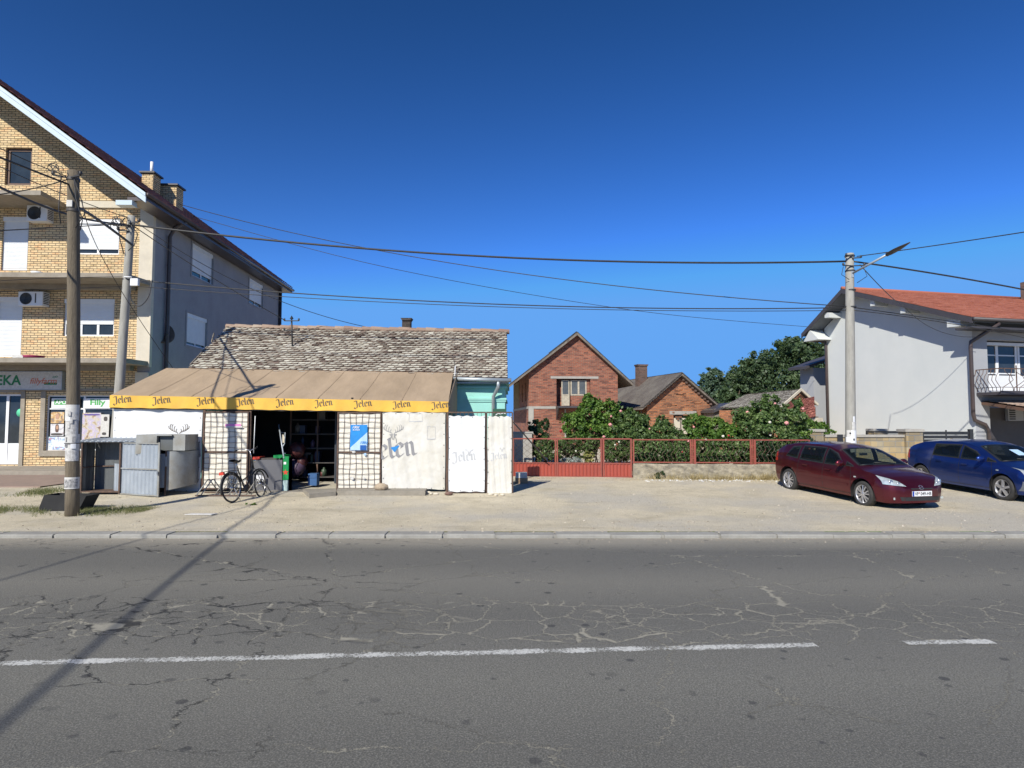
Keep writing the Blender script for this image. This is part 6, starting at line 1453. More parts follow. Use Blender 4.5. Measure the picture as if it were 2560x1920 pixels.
for z0_, z1_, mt in ((WZ(1190-38,13.45), WZ(1125,13.45), 'flyer'), (WZ(1127,13.45), WZ(1085,13.45), 'paper'), (WZ(1088,13.45), WZ(1050,13.45), 'flyer'), (WZ(1052,13.45), WZ(1012,13.45), 'paper'), (WZ(1221,13.45), WZ(1192,13.45), 'paper'), (WZ(1218,13.45), WZ(1197,13.45), 'flyer2')):
    mb = MB(); c = pc((z0_+z1_)/2); k += 1; band(mb, c, .133+.002*k, z0_, z1_, -2.9-.1*(k % 2), -.25+.15*(k % 3)); mb.build('paper_notice', M[mt], wp)
for i in range(9):
    mb = MB(); z0_ = rn.uniform(WZ(1140,13.45), WZ(1030,13.45)); c = pc(z0_); t = rn.uniform(-2.4,-1.0); band(mb, c, .15+.001*i, z0_, z0_+rn.uniform(.06,.14), t, t+rn.uniform(.3,.7), 6); mb.build('paper_notice', M[rn.choice(['white','flyer','flyer2'])], wp)
mb = MB(); 
for z_ in (WZ(449,13.45), WZ(527,13.45), WZ(1108,13.45)): c = pc(z_); band(mb, c, .128 if z_ > 4 else .155, z_-.03 if z_ > 4 else z_-.008, z_+.03 if z_ > 4 else z_+.008)
mb.build('steel_band', M['steel'], wp)
mb = MB(); c = pc(WZ(508,13.45)); q = W(188, 508, 13.32); mb.box(c[0]-.06, c[0]+.06, 13.32, 13.34, q.z-.07, q.z+.07); mb.build('plate', M['paper'], wp)
def insul(mb, p, s=1):
    mb.lathe(p, (0,0,1), [(0,.0),(0,.02*s),(.03*s,.04*s),(.05*s,.025*s),(.07*s,.035*s),(.09*s,.0)], 8)
mb = MB(); zq = WZ(449,13.45)
for a_ in (-.30,.28): mb.bar((tx,13.35,zq),(tx+a_,13.27,zq+.03), .03); insul(mb, (tx+a_,13.27,zq+.03))
for i in range(5):   # coiled spare wire
    mb.tube([(tx-.18-.09*i*.4+.12*math.cos(t*.6+i), 13.25, zq+.12+.02*i+.10*math.sin(t*.6)) for t in range(11)], .008, 4)
mb.tube([(tx-.14,13.29,zq),(tx-.17,13.30,zq-.7),(tx-.12,13.31,zq-1.0)], .012, 5); mb.tube([(tx+.14,13.29,zq-.05),(tx+.2,13.27,zq-.45),(tx+.36,13.27,zq-.95),(tx+.3,13.30,zq-1.15)], .012, 5); mb.tube([(tx+.14,13.29,zq-.05),(tx+.28,13.25,zq-.35),(tx+.42,13.25,zq-.8),(tx+.2,13.30,zq-1.1)], .01, 5)
mb.build('fittings', M['cable'], wp)

cpole = thing('concrete_pole', 'leaning grey concrete utility pole between the flats and the awning', 'utility pole', (WX(288,19), 19, gz(19)))
p_b, p_t = W(284, 1180, 19), W(329, 540, 19)
mb = MB(); mb.tube([p_b+(p_t-p_b)*k/10 for k in range(11)], [.15-.045*k/10 for k in range(11)], 18); mb.build('shaft', M['conc_pole'], cpole)
mb = MB(); zq = p_t.z
for z_, a_ in ((zq-.25,.32),(zq-.5,-.3),(zq-.35,-.45)): mb.bar((p_t.x,18.88,z_),(p_t.x+a_,18.85,z_+.02), .035); insul(mb, (p_t.x+a_,18.85,z_+.02), 1.3)
for i in range(4): mb.tube([(p_t.x-.3+.2*math.cos(t*.5+i)+.05*i, 18.8, zq-.35+.03*i+.22*math.sin(t*.5)) for t in range(8+i)], .012, 4)
mb.tube([(p_t.x-.1,18.85,zq-.1),(p_t.x-.3,18.84,zq-.35),(p_t.x-.22,18.84,zq-.8),(p_t.x-.1,18.85,zq-1.2)], .016, 5); mb.tube([(p_t.x+.08,18.85,zq-.3),(p_t.x+.3,18.84,zq-.6),(p_t.x+.2,18.84,zq-.95),(p_t.x+.02,18.85,zq-1.1)], .014, 5)
mb.build('fittings', M['cable'], cpole)
q = W(337, 706, 18.8); mb = MB(); mb.box(q.x-.11,q.x+.11,18.75,18.85,q.z-.1,q.z+.11); mb.tube([(q.x-.1,18.8,q.z+.16),(q.x-.35,18.85,q.z+.18)], .02, 5); mb.build('junction_box', M['white'], cpole)

lp = thing('lamp_pole', 'tall grey concrete pole with an angled street lamp arm, notices near its foot', 'street lamp', (WX(2127,19.6), 19.6, gz(19.6)))
lb, lt = W(2127, 1170, 19.6), W(2124, 634, 19.6)
mb = MB(); mb.tube([lb+(lt-lb)*k/8 for k in range(9)], [.155-.035*k/8 for k in range(9)], 18); mb.build('shaft', M['conc_pole'], lp)
a0 = W(2130, 684, 19.5); a1 = W(2226, 632, 18.4); mb = MB(); mb.tube([a0, a1], .033, 10); mb.bar(a0+Vector((0,0,-.12)), a0+Vector((0,0,.12)), .07); mb.build('lamp_arm', M['galv'], lp)
dv = (a1-a0).normalized(); u_ = dv.cross(Vector((0,0,1))).normalized(); w_ = u_.cross(dv)
mb = MB()
def head(u, v):
    t = u*2*math.pi; L_ = v*.66; wv = .125*math.sin(math.pi*min(.16+v*.84, 1)**.8)+.02; hv = .045*(1-v*.6)
    return a1+dv*(L_-.06)+u_*wv*math.cos(t)+w_*(hv*math.sin(t)*(.5 if math.sin(t) > 0 else 1.1))
mb.grid(head, 16, 10); mb.add([head(k/16, 0) for k in range(16)], [tuple(range(16))[::-1]]); mb.add([head(k/16, 1) for k in range(16)], [tuple(range(16))]); hd_ = mb.build('lamp_head', M['steel'], lp)
mb = MB(); mb.tube([a1-dv*.12, a1+dv*.06], .055, 10); mb.build('lamp_collar', M['steel'], lp)
mb = MB(); zq = lt.z
for z_, a_ in ((zq-.12,-.2),(zq-.18,.25),(zq-.42,-.3),(zq-.42,.35)): mb.bar((lt.x,19.46,z_),(lt.x+a_,19.42,z_+.01), .03); insul(mb, (lt.x+a_,19.42,z_))
for z_ in (zq-.08, zq-.55, zq-1.15, WZ(768,19.6)): band(mb, (lt.x,19.6), .145, z_-.02, z_+.02)
mb.tube([(lt.x-.3,19.42,zq-.45),(lt.x-.36,19.42,zq-.7),(lt.x-.12,19.44,zq-.85)], .01, 4); mb.tube([(lt.x+.3,19.42,zq-.42),(lt.x+.42,19.42,zq-.75),(lt.x+.12,19.44,zq-.95)], .01, 4)
mb.build('fittings', M['cable'], lp)
for i, (pt, pb2, t0, t1, mt) in enumerate(((1041,1060,-1.5,-.6,'white'),(1055,1078,-1.7,-.5,'paper'),(1075,1094,-2.7,-1.0,'paper'),(1076,1115,-1.9,-.4,'white'),(1092,1112,-2.9,-1.4,'white'),(1081,1085,-2.2,-1.9,'anth'),(1096,1101,-1.6,-1.3,'anth'))):
    mb = MB(); band(mb, (lb.x+(lt.x-lb.x)*.1, 19.6), .157+.002*i, WZ(pb2,19.6), WZ(pt,19.6), t0, t1, 10); mb.build('paper_notice', M[mt], lp)

def cable(label, pts, r, grp='overhead cables', name='overhead_cable', n=26):
    P = [p if isinstance(p, Vector) else W(*p) for p in pts]
    if len(P) == 2: P = [P[0], (P[0]+P[1])/2-Vector((0,0,(P[1]-P[0]).length*.012)), P[1]]
    # smooth curve through all points
    Q = []; m = len(P)
    d = [0]
    for i in range(1, m): d.append(d[-1]+(P[i]-P[i-1]).length)
    if m == 3:
        t1 = d[1]/d[2]
        for k in range(n+1):
            t = k/n; l0 = (t-t1)*(t-1)/(t1); l1 = t*(t-1)/(t1*(t1-1)); l2 = t*(t-t1)/(1-t1); Q.append(P[0]*l0+P[1]*l1+P[2]*l2)
    else:
        for i in range(m-1):
            a_, b_, c_2, d_2 = P[max(i-1,0)], P[i], P[i+1], P[min(i+2,m-1)]
            for k in range(8+(1 if i == m-2 else 0)):
                t = k/8; Q.append(.5*((2*b_)+(c_2-a_)*t+(2*a_-5*b_+4*c_2-d_2)*t*t+(3*b_-a_-3*c_2+d_2)*t**3))
    mb = MB(); mb.tube(Q, r, 6); o = mb.build(name, M['cable'], loc=tuple(P[0])); return tag(o, label, 'cable', grp)
ct = p_t-Vector((-.05,.12,.3)); LPt = Vector((lt.x-.2, 19.45, lt.z-.28))
cable('thickest black cable bundle strung from the concrete pole to the lamp pole top', [ct, W(1157,638,19.3), LPt], .030)
cable('upper long cable from the flats chimney down to the middle of the lamp pole', [(447,510,27.2),(972,631,24),(2116,766,19.5)], .015)
cable('long cable from the flats roof dropping to the left eave of the white house', [(480,540,27.5),(983,672,27),(1585,776,30),(2030,818,33)], .012)
cable('cable from the junction box height to the lamp pole, upper of the close pair', [(305,697,18.9),(1157,757,19.2),(2115,769,19.5)], .017)
cable('thinner cable just below its pair between the concrete and lamp poles', [(345,716,18.8),(1157,764,19.2),(2115,776,19.5)], .011)
cable('cable running down from the concrete pole to the roof mast', [(335,566,19),(560,712,20.2),(711,800,21.3)], .014)
cable('cable crossing the grey side wall to behind the old roof ridge', [(335,552,19),(640,727,21),(945,823,23.4)], .011)
cable('dark thick drop from the wooden pole to the concrete pole', [(196,520,13.45),(255,556,16.3),(330,612,18.9)], .034)
cable('thin wire from the wooden pole down over the corner to the awning roof', [(205,500,13.45),(318,751,18),(432,920,19.8)], .010)
cable('short black loop hanging beside the white junction box', [(322,728,18.8),(333,757,18.8),(352,764,18.8),(372,740,18.8),(380,700,18.9)], .016)
cable('wire from the left edge rising to the wooden pole top, uppermost', [(-60,340,12),(60,398,13),(165,440,13.35)], .010)
cable('wire from the left edge passing the wooden pole to the concrete pole', [(-60,388,12),(164,488,15.5),(322,545,18.9)], .010)
cable('sagging wire from the left edge to the wooden pole bracket', [(-80,492,12),(80,472,13),(165,450,13.35)], .012)
cable('bundled wire crossing the facade from the left edge to the concrete pole', [(-60,580,16),(120,570,17.4),(312,560,18.9)], .016)
cable('wire crossing under the upper balcony from the left edge to the concrete pole', [(-60,706,16),(120,696,17.4),(305,692,18.9)], .009)
cable('pale thin wire crossing the lower air conditioner', [(-60,733,16),(120,724,17.4),(305,716,18.9)], .008)
cable('cable rising from the lamp pole to the upper right edge of view', [(2142,641,19.5),(2350,612,17.6),(2650,566,15)], .014)
cable('thick cable bundle sloping from the lamp pole to the right edge of view', [(2136,654,19.5),(2330,683,20.3),(2640,740,21.5)], .026)
cable('cable dropping from the lamp pole onto the orange roof', [(2150,662,19.5),(2185,700,20.5),(2250,757,25)], .014)
cable('upper of two cables from the lamp pole to the gutter of the pale house', [(2136,769,19.5),(2370,802,21),(2640,842,22.5)], .015)
cable('lower of two cables from the lamp pole past the gutter of the pale house', [(2136,776,19.5),(2370,808,21),(2640,862,22.5)], .012)
cable('slack wire hanging across the pale gable to the downpipe', [(2256,762,25),(2330,820,25.2),(2448,842,25.4)], .010)
cable('heavy cable crossing the road overhead to the left of view', [Vector((p_t.x,19,p_t.z-.3)), Vector((-10.8,14.2,6.9)), Vector((-8.8,4.4,6.35)), Vector((-7.5,-3.1,6.8)), Vector((-6.6,-9,7.5))], .027)
cable('lighter cable crossing the road overhead further left', [Vector((tx,13.45,7.0)), Vector((-10.3,3,6.7)), Vector((-11,-8,7.2))], .02)
rm = thing('roof_mast', 'black electricity mast with two crossbars standing on the mossy roof', 'mast', tuple(W(730,868,21.35)))
q0, q1 = W(731,870,21.35), W(729,795,21.35); mb = MB(); mb.tube([q0, q1], .028, 8); mb.lathe(q1-Vector((0,0,.03)), (0,0,1), [(0,.07),(.12,.0)], 4); mb.build('pole', M['cable'], rm)
for py in (802, 826):
    mb = MB(); a_, b_ = W(711,py,21.3), W(747,py,21.3); mb.bar(a_, b_, .03); insul(mb, tuple(a_), 1.0); insul(mb, tuple(b_), 1.0); mb.build('crossbar', M['cable'], rm)
mb = MB(); mb.prism([q0+Vector((-.22,-.25,-.18)),q0+Vector((.22,-.25,-.18)),q0+Vector((.2,.15,.12)),q0+Vector((-.2,.15,.12))], (0,0,.04)); mb.build('lead_flashing', M['concl'], rm)
an2 = thing('tv_antenna', 'thin dark antenna on the eave just right of the awning', 'antenna', tuple(W(1137,930,19.8)))
mb = MB(); mb.tube([W(1137,932,19.8), W(1136,905,19.8), W(1132,893,19.8)], .012, 5); mb.tube([W(1138,912,19.8), W(1146,908,19.8), W(1154,903,19.8)], .01, 5); mb.lathe(W(1155,903,19.8), (0,-1,0), [(0,0),(0,.03),(.03,.03),(.03,0)], 8); mb.build('mast', M['steel'], an2)
mb = MB(); mb.tube([W(1138,915,19.8), W(1137,945,19.75)], .016, 5); mb.build('bracket', M['white'], an2)
# ============================================================ CARS
def sm(tab, x, h=.05):
    X = [t[0] for t in tab]; Y = [t[1] for t in tab]
    return float(np.mean(np.interp([x-h, x-h/2, x, x+h/2, x+h], X, Y)))
class Car:
    def __init__(s, sp_): s.__dict__.update(sp_)
    def w(s, x): return sm(s.W, x, .03)
    def lo(s, x): return .065*min(max((1.9-x)/.7, 0), 1)*min(max((x-s.x0-.05)/.3, 0), 1)
    def t0(s, x): return sm(s.T, x, .04)
    def t(s, x): return s.t0(x)-s.lo(x)
    def r(s, x): t_ = s.t0(x); return t_-s.lo(x)+max((sm(s.Rf, x, .06)-t_)*s.gk, .004)
    def b(s, x): return sm(s.B, x, .04)
    def yprof(s, x, z):
        b_, t_ = s.b(x), s.t(x); k = (z-b_)/max(t_-b_, 1e-3)
        return s.w(x)*float(np.interp(k, [0,.12,.3,.55,.72,.9,1], [.91,.955,.985,1.0,.99,.965,.93]))
    def side(s, x, z):
        t_ = s.t(x)
        if z <= t_: return s.yprof(x, z)
        y0 = s.w(x)*.93; y1 = y0-(s.r(x)-t_)*s.tum; k = (z-t_)/max(s.r(x)-t_, 1e-3)
        return y0+(y1-y0)*(k+.10*k*(k-1)*-1*0)+.025*math.sin(math.pi*min(k,1))*min(1,(s.r(x)-t_)*3)
    def top(s, x, y):
        ye = s.w(x)*.93-(s.r(x)-s.t(x))*s.tum; k = min(abs(y)/max(ye,.01), 1)
        return s.r(x)+s.crown*(s.w(x)/.84)*(1-k**2.4)
    def ring(s, x):
        b_, t_, r_ = s.b(x), s.t(x), s.r(x); P = []
        for i in range(13): z = b_+(t_-b_)*i/12; P.append((s.yprof(x, z), z))
        for i in range(1, 9): z = t_+(r_-t_)*i/8; P.append((s.side(x, z), z))
        ye = P[-1][0]
        for i in range(1, 11): y = ye*(1-(i/10)**1.25*1.0) if i < 10 else 0; P.append((y, s.top(x, y)))
        return P
    def front_x(s, y, z, lo=.9):
        hi = s.x1; ins = lambda x: s.side(x, min(z, s.t(x))) >= abs(y) and s.top(x, y) >= z and s.b(x) <= z+.08
        if ins(hi): return hi
        for _ in range(26):
            m = (lo+hi)/2
            if ins(m): lo = m
            else: hi = m
        return lo
def build_car(name, label, sp_, root_loc, rz, pitch):
    sp_ = dict(sp_); sp_['swin'] = [[(x, (.97+(z-.97)*sp_['gk'] if z > .97 else z)-.065) for x, z in q] for q in sp_['swin']]
    c = Car(sp_); o = thing(name, label, 'car', root_loc, rz, 'cars parked on the gravel'); o.rotation_euler = (0, pitch, rz)
    WM[o] = Matrix.Translation(root_loc) @ Matrix.Rotation(rz, 4, 'Z') @ Matrix.Rotation(pitch, 4, 'Y'); T = WM[o]
    n = 150; xs_ = [c.x0+(c.x1-c.x0)*(.5-.5*math.cos(math.pi*i/n))*.55+(c.x1-c.x0)*(i/n)*.45 for i in range(n+1)]
    rings = [c.ring(x) for x in xs_]; m = len(rings[0]); RW = .365; zw = c.wr
    mb = MB(T); vs = []; keep = []
    def arch(x, z):
        for xw in c.wx:
            d = math.hypot(x-xw, z-zw)
            if d < RW: return xw
        return None
    for i, x in enumerate(xs_):
        for j, (y, z) in enumerate(rings[i]): vs.append([x, y, z])
    def inq(x, z, Q):
        s_ = 0
        for (p, q) in zip(Q, list(Q[1:])+[Q[0]]):
            cr = (q[0]-p[0])*(z-p[1])-(q[1]-p[1])*(x-p[0]); 
            if s_ == 0: s_ = cr
            elif cr*s_ < 0: return False
        return True
    def inw(x, y):
        for (xa, ya), (xb, yb) in (c.wind, c.rwind):
            v_ = (x-xa)/(xb-xa)
            if 0 <= v_ <= 1:
                u_ = y/(ya+(yb-ya)*v_); sh = -.05*(u_**2)*(1-v_)
                v2 = (x-sh-xa)/(xb-xa)
                if 0 <= v2 <= 1 and abs(y) <= ya+(yb-ya)*v2: return True
        return False
    ins = [arch(v[0], v[2]) if (k % m) < 11 else None for k, v in enumerate(vs)]
    fs_ = []
    for i in range(n):
        for j in range(m-1):
            q = (i*m+j, (i+1)*m+j, (i+1)*m+j+1, i*m+j+1)
            if all(ins[k] is not None for k in q): continue
            if j >= 12 and any(all(inq(vs[k][0], vs[k][2], w4) for k in q) for w4 in c.swin) and j < 20: continue
            if j >= 20 and all(inw(vs[k][0], vs[k][1]) for k in q): continue
            fs_.append(q)
    for k, v in enumerate(vs):
        if ins[k] is not None:
            dx, dz = v[0]-ins[k], v[2]-zw; d = max(math.hypot(dx, dz), 1e-4); v[0] = ins[k]+dx/d*RW; v[2] = max(zw+dz/d*RW, .12)
    R_ = [tuple(v) for v in vs]; L_ = [(v[0], -v[1], v[2]) for v in vs]; N = len(vs)
    F = [f[::-1] for f in fs_] + [tuple(N+k for k in f) for f in fs_]
    # end caps
    for i in (0, n):
        for j in range(m-1):
            q = (i*m+j, i*m+j+1, N+i*m+j+1, N+i*m+j); F.append(q if i == n else q[::-1])
    mb.add(R_+L_, F, 0, True)
    body = mb.build('body', c.paint, o, uv=False)
    # weld the seam so shading is smooth over the roof centre
    import bmesh
    bm = bmesh.new(); bm.from_mesh(body.data); bmesh.ops.remove_doubles(bm, verts=bm.verts, dist=.0006); bmesh.ops.recalc_face_normals(bm, faces=bm.faces); bm.to_mesh(body.data); bm.free()
    for p_ in body.data.polygons: p_.use_smooth = True
    mb = MB(T); mb.box(c.x0+.15, c.x1-.25, -.60, .60, .19, .62)
    for xw in c.wx: mb.tube([(xw, -.78, zw+.02), (xw, .78, zw+.02)], RW+.005, 20)
    mb.T = T; 
    und = MB(T); und.box(c.x0+.2, c.x1-.3, -.58, .58, .17, .5); und.build('underbody', M['bplastic'], o)
    for xw in c.wx:
        for s_ in (-1, 1):
            wl = MB(T); k_ = 18
            for e in range(k_):
                t0, t1 = math.pi*e/k_-.25, math.pi*(e+1)/k_-.25+ .0
                t0, t1 = -.3+(math.pi+.6)*e/k_, -.3+(math.pi+.6)*(e+1)/k_
                P = [(xw+(RW-.002)*math.cos(t), yy, max(zw+(RW-.002)*math.sin(t), .13)) for t in (t0, t1) for yy in (s_*.55, s_*(c.w(xw)-.02))]
                wl.add(P, [(0,1,3,2)], 0)
            wl.build('wheel_arch', M['bplastic'], o)
    def sidepatch(quad, off, nu=10, nv=6, sgn=-1):
        (a0, b0), (a1, b1), (a2, b2), (a3, b3) = quad
        def f(u, v):
            x = (a0*(1-u)+a1*u)*(1-v)+(a3*(1-u)+a2*u)*v; z = (b0*(1-u)+b1*u)*(1-v)+(b3*(1-u)+b2*u)*v
            return Vector((x, sgn*(c.side(x, z)+off), z+off*.3))
        return f, nu, nv
    for s_ in (-1, 1):
        for quad in c.swin:
            cx, cz = sum(q[0] for q in quad)/4, sum(q[1] for q in quad)/4
            trim = [(cx+(q[0]-cx)*1.0+math.copysign(.022, q[0]-cx), cz+(q[1]-cz)+math.copysign(.02, q[1]-cz)) for q in quad]
            inn = [(cx+(q[0]-cx)-math.copysign(.03, q[0]-cx), cz+(q[1]-cz)-math.copysign(.028, q[1]-cz)) for q in quad]
            mb = MB(T)
            for e in range(4):
                e2 = (e+1) % 4; f, a_, b_ = sidepatch([trim[e], trim[e2], inn[e2], inn[e]], .005, sgn=s_); mb.grid(f, 8, 1)
            w_ = mb.build('window_trim', M['bplastic'], o, uv=False)
            f, a_, b_ = sidepatch(quad, .009, sgn=s_); mb = MB(T); mb.grid(f, 10, 6); mb.build('side_window', M['car_glass'], w_, uv=False)
        for path in c.seams:
            mb = MB(T)
            for (p, q) in zip(path, path[1:]):
                k_ = 8; dx, dz = q[0]-p[0], q[1]-p[1]; L = math.hypot(dx, dz); nx, nz = -dz/L*.005, dx/L*.005
                def g(u, v, p=p, dx=dx, dz=dz, nx=nx, nz=nz):
                    x = p[0]+dx*u+nx*(2*v-1); z = p[1]+dz*u+nz*(2*v-1); return Vector((x, s_*(c.side(x, z)+.0035), z))
                mb.grid(g, k_, 1)
            mb.build('door_seam', M['bplastic'], o, uv=False)
        for (hx, hz) in c.handles:
            hz -= .05
            mb = MB(T); mb.rbox((hx, s_*(c.side(hx, hz)+.022), hz), (.19, .03, .028), (0,0,0)); mb.build('door_handle', c.paint, o)
        mx_, mz_ = c.mirror; mz_ -= .06; y_ = c.side(mx_, mz_)
        mb = MB(T)
        def mir(u, v, s_=s_, y_=y_):
            t = u*2*math.pi; p = (v-.5)*math.pi; return Vector((mx_+.02+.06*math.cos(p)*math.cos(t), s_*(y_+.14+.12*math.cos(p)*math.sin(t)), mz_+.05+.08*math.sin(p)))
        mb.grid(mir, 16, 10); mb.bar((mx_, s_*(y_-.01), mz_), (mx_, s_*(y_+.08), mz_+.02), .04); mb.build('wing_mirror', c.paint, o, uv=False)
        f, a_, b_ = sidepatch([(c.mould[0], c.mould[2]-.025), (c.mould[1], c.mould[2]-.025), (c.mould[1], c.mould[2]+.025), (c.mould[0], c.mould[2]+.025)], .012, sgn=s_); mb = MB(T); mb.grid(f, 30, 2); mb.build('side_moulding', c.paint, o, uv=False)
        mb = MB(T); x_, z_ = c.repeater; mb.rbox((x_, s_*(c.side(x_, z_)+.006), z_), (.06, .015, .03)); mb.build('side_repeater', M['lamp_glass'], o)
    def topz(x, y): return c.top(x, y)
    (xa, ya), (xb, yb) = c.wind
    def wf(off, g=0):
        def f(u, v):
            x = xa+g+(xb-xa-2*g)*v; hw = ya+g+(yb-ya)*v; y = -hw+2*hw*u; x += -.10*(2*u-1)**2*(1-v)*(.5)
            return Vector((x+off*.5, y, topz(x, y)+off))
        return f
    mb = MB(T); w0 = wf(.005)
    for (u0, u1, v0, v1) in ((-.03,.04,0,1),(.96,1.03,0,1),(0,1,-.03,.05),(0,1,.94,1.03)): mb.grid(lambda u, v: w0(u0+(u1-u0)*u, v0+(v1-v0)*v), 14, 14)
    mb.build('windscreen_trim', M['bplastic'], o, uv=False)
    mb = MB(T); mb.grid(lambda u, v: Vector((.62+.62*v, -.66+1.32*u, .74+.06*v+.05*math.sin(u*math.pi))), 12, 4); mb.box(.55,.64,-.64,.64,.45,.76); mb.build('dashboard', M['bplastic'], o)
    mb = MB(T); mb.tube([(.52+.06*math.cos(t*.5236)*.3,.36+.17*math.cos(t*.5236),.80+.16*math.sin(t*.5236)) for t in range(12)], .014, 6, closed=True); mb.build('steering_wheel', M['bplastic'], o)
    for (sx0, sy0) in ((-.10,.36),(-.10,-.36),(-.95,.36),(-.95,-.36)):
        mb = MB(T)
        def bk_(u, v, sx0=sx0, sy0=sy0):
            t = u*2*math.pi; hw = .23*(1-.25*v**3); return Vector((sx0-.28*v+.06*math.sin(t), sy0+hw*(abs(math.cos(t))**.5)*(1 if math.cos(t) > 0 else -1), .45+.48*v))
        mb.grid(bk_, 16, 8); mb.add([bk_(k/16, 1) for k in range(16)], [tuple(range(16))]); mb.rbox((sx0-.30, sy0, 1.02), (.09,.25,.16), (0,-.3,0)); mb.rbox((sx0+.22, sy0, .50), (.5,.48,.14)); mb.build('seat', M['seat'], o)
    mb = MB(T); mb.rbox((.46,0,1.14), (.02,.22,.06)); mb.build('rear_view_mirror', M['bplastic'], o)
    mb = MB(T); mb.grid(wf(.010), 24, 14); ws = mb.build('windscreen', M['car_glass'], o, uv=False)
    for s_ in (-.35, .25): 
        mb = MB(T); mb.tube([(xa+.02, s_, topz(xa+.02, s_)+.02), (xa-.05, s_-.5 if s_ > 0 else s_-.30, topz(xa-.05, abs(s_-.4))+.022)], .008, 5); mb.build('wiper', M['bplastic'], o)
    (xa, ya), (xb, yb) = c.rwind
    mb = MB(T); mb.grid(wf(.008), 16, 8); mb.build('rear_window', M['car_glass'], o, uv=False)
    def fpatch(quad, off, nu=12, nv=6, s_=1):
        (a0, b0), (a1, b1), (a2, b2), (a3, b3) = quad
        def f(u, v):
            y = (a0*(1-u)+a1*u)*(1-v)+(a3*(1-u)+a2*u)*v; z = (b0*(1-u)+b1*u)*(1-v)+(b3*(1-u)+b2*u)*v
            return Vector((c.front_x(y, z)+off, s_*(y+off*.8), z+off*.4))
        return f
    for s_ in (-1, 1):
        mb = MB(T); mb.grid(fpatch(c.head, .010, s_=s_), 16, 8); h_ = mb.build('headlight', M['lamp_glass'], o, uv=False)
        mb = MB(T)
        for (fy, fz, fr) in c.bulbs: x_ = c.front_x(fy, fz)+.014; mb.lathe((x_-.005, s_*fy, fz), (1,s_*.3,.2), [(0,fr),(.012,fr*.9),(.012,fr*.6),(.004,0)], 14)
        mb.build('reflector', M['chrome'], h_)
        mb = MB(T); mb.grid(lambda u, v, s_=s_: Vector((c.x0+.03+.14*(1-v)*u*.5-.0+(.16*u), s_*(c.side(c.x0+.06+.16*u, .8+.25*v)+.008), .78+.25*v)), 6, 6); mb.build('tail_light', M['lamp_red'], o, uv=False)
    for nm, quad, mt in c.fronts:
        mb = MB(T); mb.grid(fpatch(quad, .008), 20, 4); mb.build(nm, M[mt], o, uv=False)
    if c.lower:
        mb = MB(T); q = c.lower; 
        for s_ in (1, -1): mb.grid(fpatch([(0,q[0]),(q[2],q[0]),(q[2],q[1]),(0,q[1])], .012, s_=s_), 24, 4)
        mb.build('bumper', M['plastic'], o, uv=False)
    rim_r = .215
    for xw in c.wx:
        for s_ in (-1, 1):
            yo = s_*(c.w(xw)-.018); ay = (0, s_, 0)
            mb = MB(T); b0 = (xw, yo-s_*.195, zw); r_ = c.wr
            mb.lathe(b0, ay, [(0,rim_r),(0,r_-.03),(.02,r_-.006),(.05,r_),(.145,r_),(.175,r_-.008),(.195,r_-.035),(.197,rim_r+.01),(.185,rim_r-.006),(.10,rim_r-.01)], 36); wl = mb.build('wheel', M['tire'], o)
            mb = MB(T); mb.lathe(b0, ay, [(.186,rim_r+.004),(.19,rim_r-.008),(.17,rim_r-.02),(.10,rim_r-.03)], 36)
            ns = c.spokes
            for k in range(ns):
                for dd in ((-.10, .10) if c.twin else (0,)):
                    t = 2*math.pi*k/ns+.3; u1 = Vector((math.cos(t+dd*.5), 0, math.sin(t+dd*.5))); u2 = Vector((math.cos(t+dd*2.2), 0, math.sin(t+dd*2.2)))
                    pp = Vector((xw, yo-s_*.018, zw)); mb.bar(pp+u1*.035+Vector((0,s_*.0,0)), pp+u2*(rim_r-.01)-Vector((0,s_*.012,0)), .02 if c.twin else .045, .026 if c.twin else .055)
            mb.lathe((xw, yo-s_*.03, zw), ay, [(0,.055),(.018,.055),(.026,.03),(.026,0)], 16); mb.build('rim', M['alloy'], wl)
            mb = MB(T); mb.lathe((xw, yo-s_*.10, zw), ay, [(0,0),(0,rim_r-.012)], 24); mb.lathe((xw, yo-s_*.07, zw), ay, [(0,0),(0,.13)], 20); mb.build('brake_disc', M['steel'], wl)
    return o, c, T
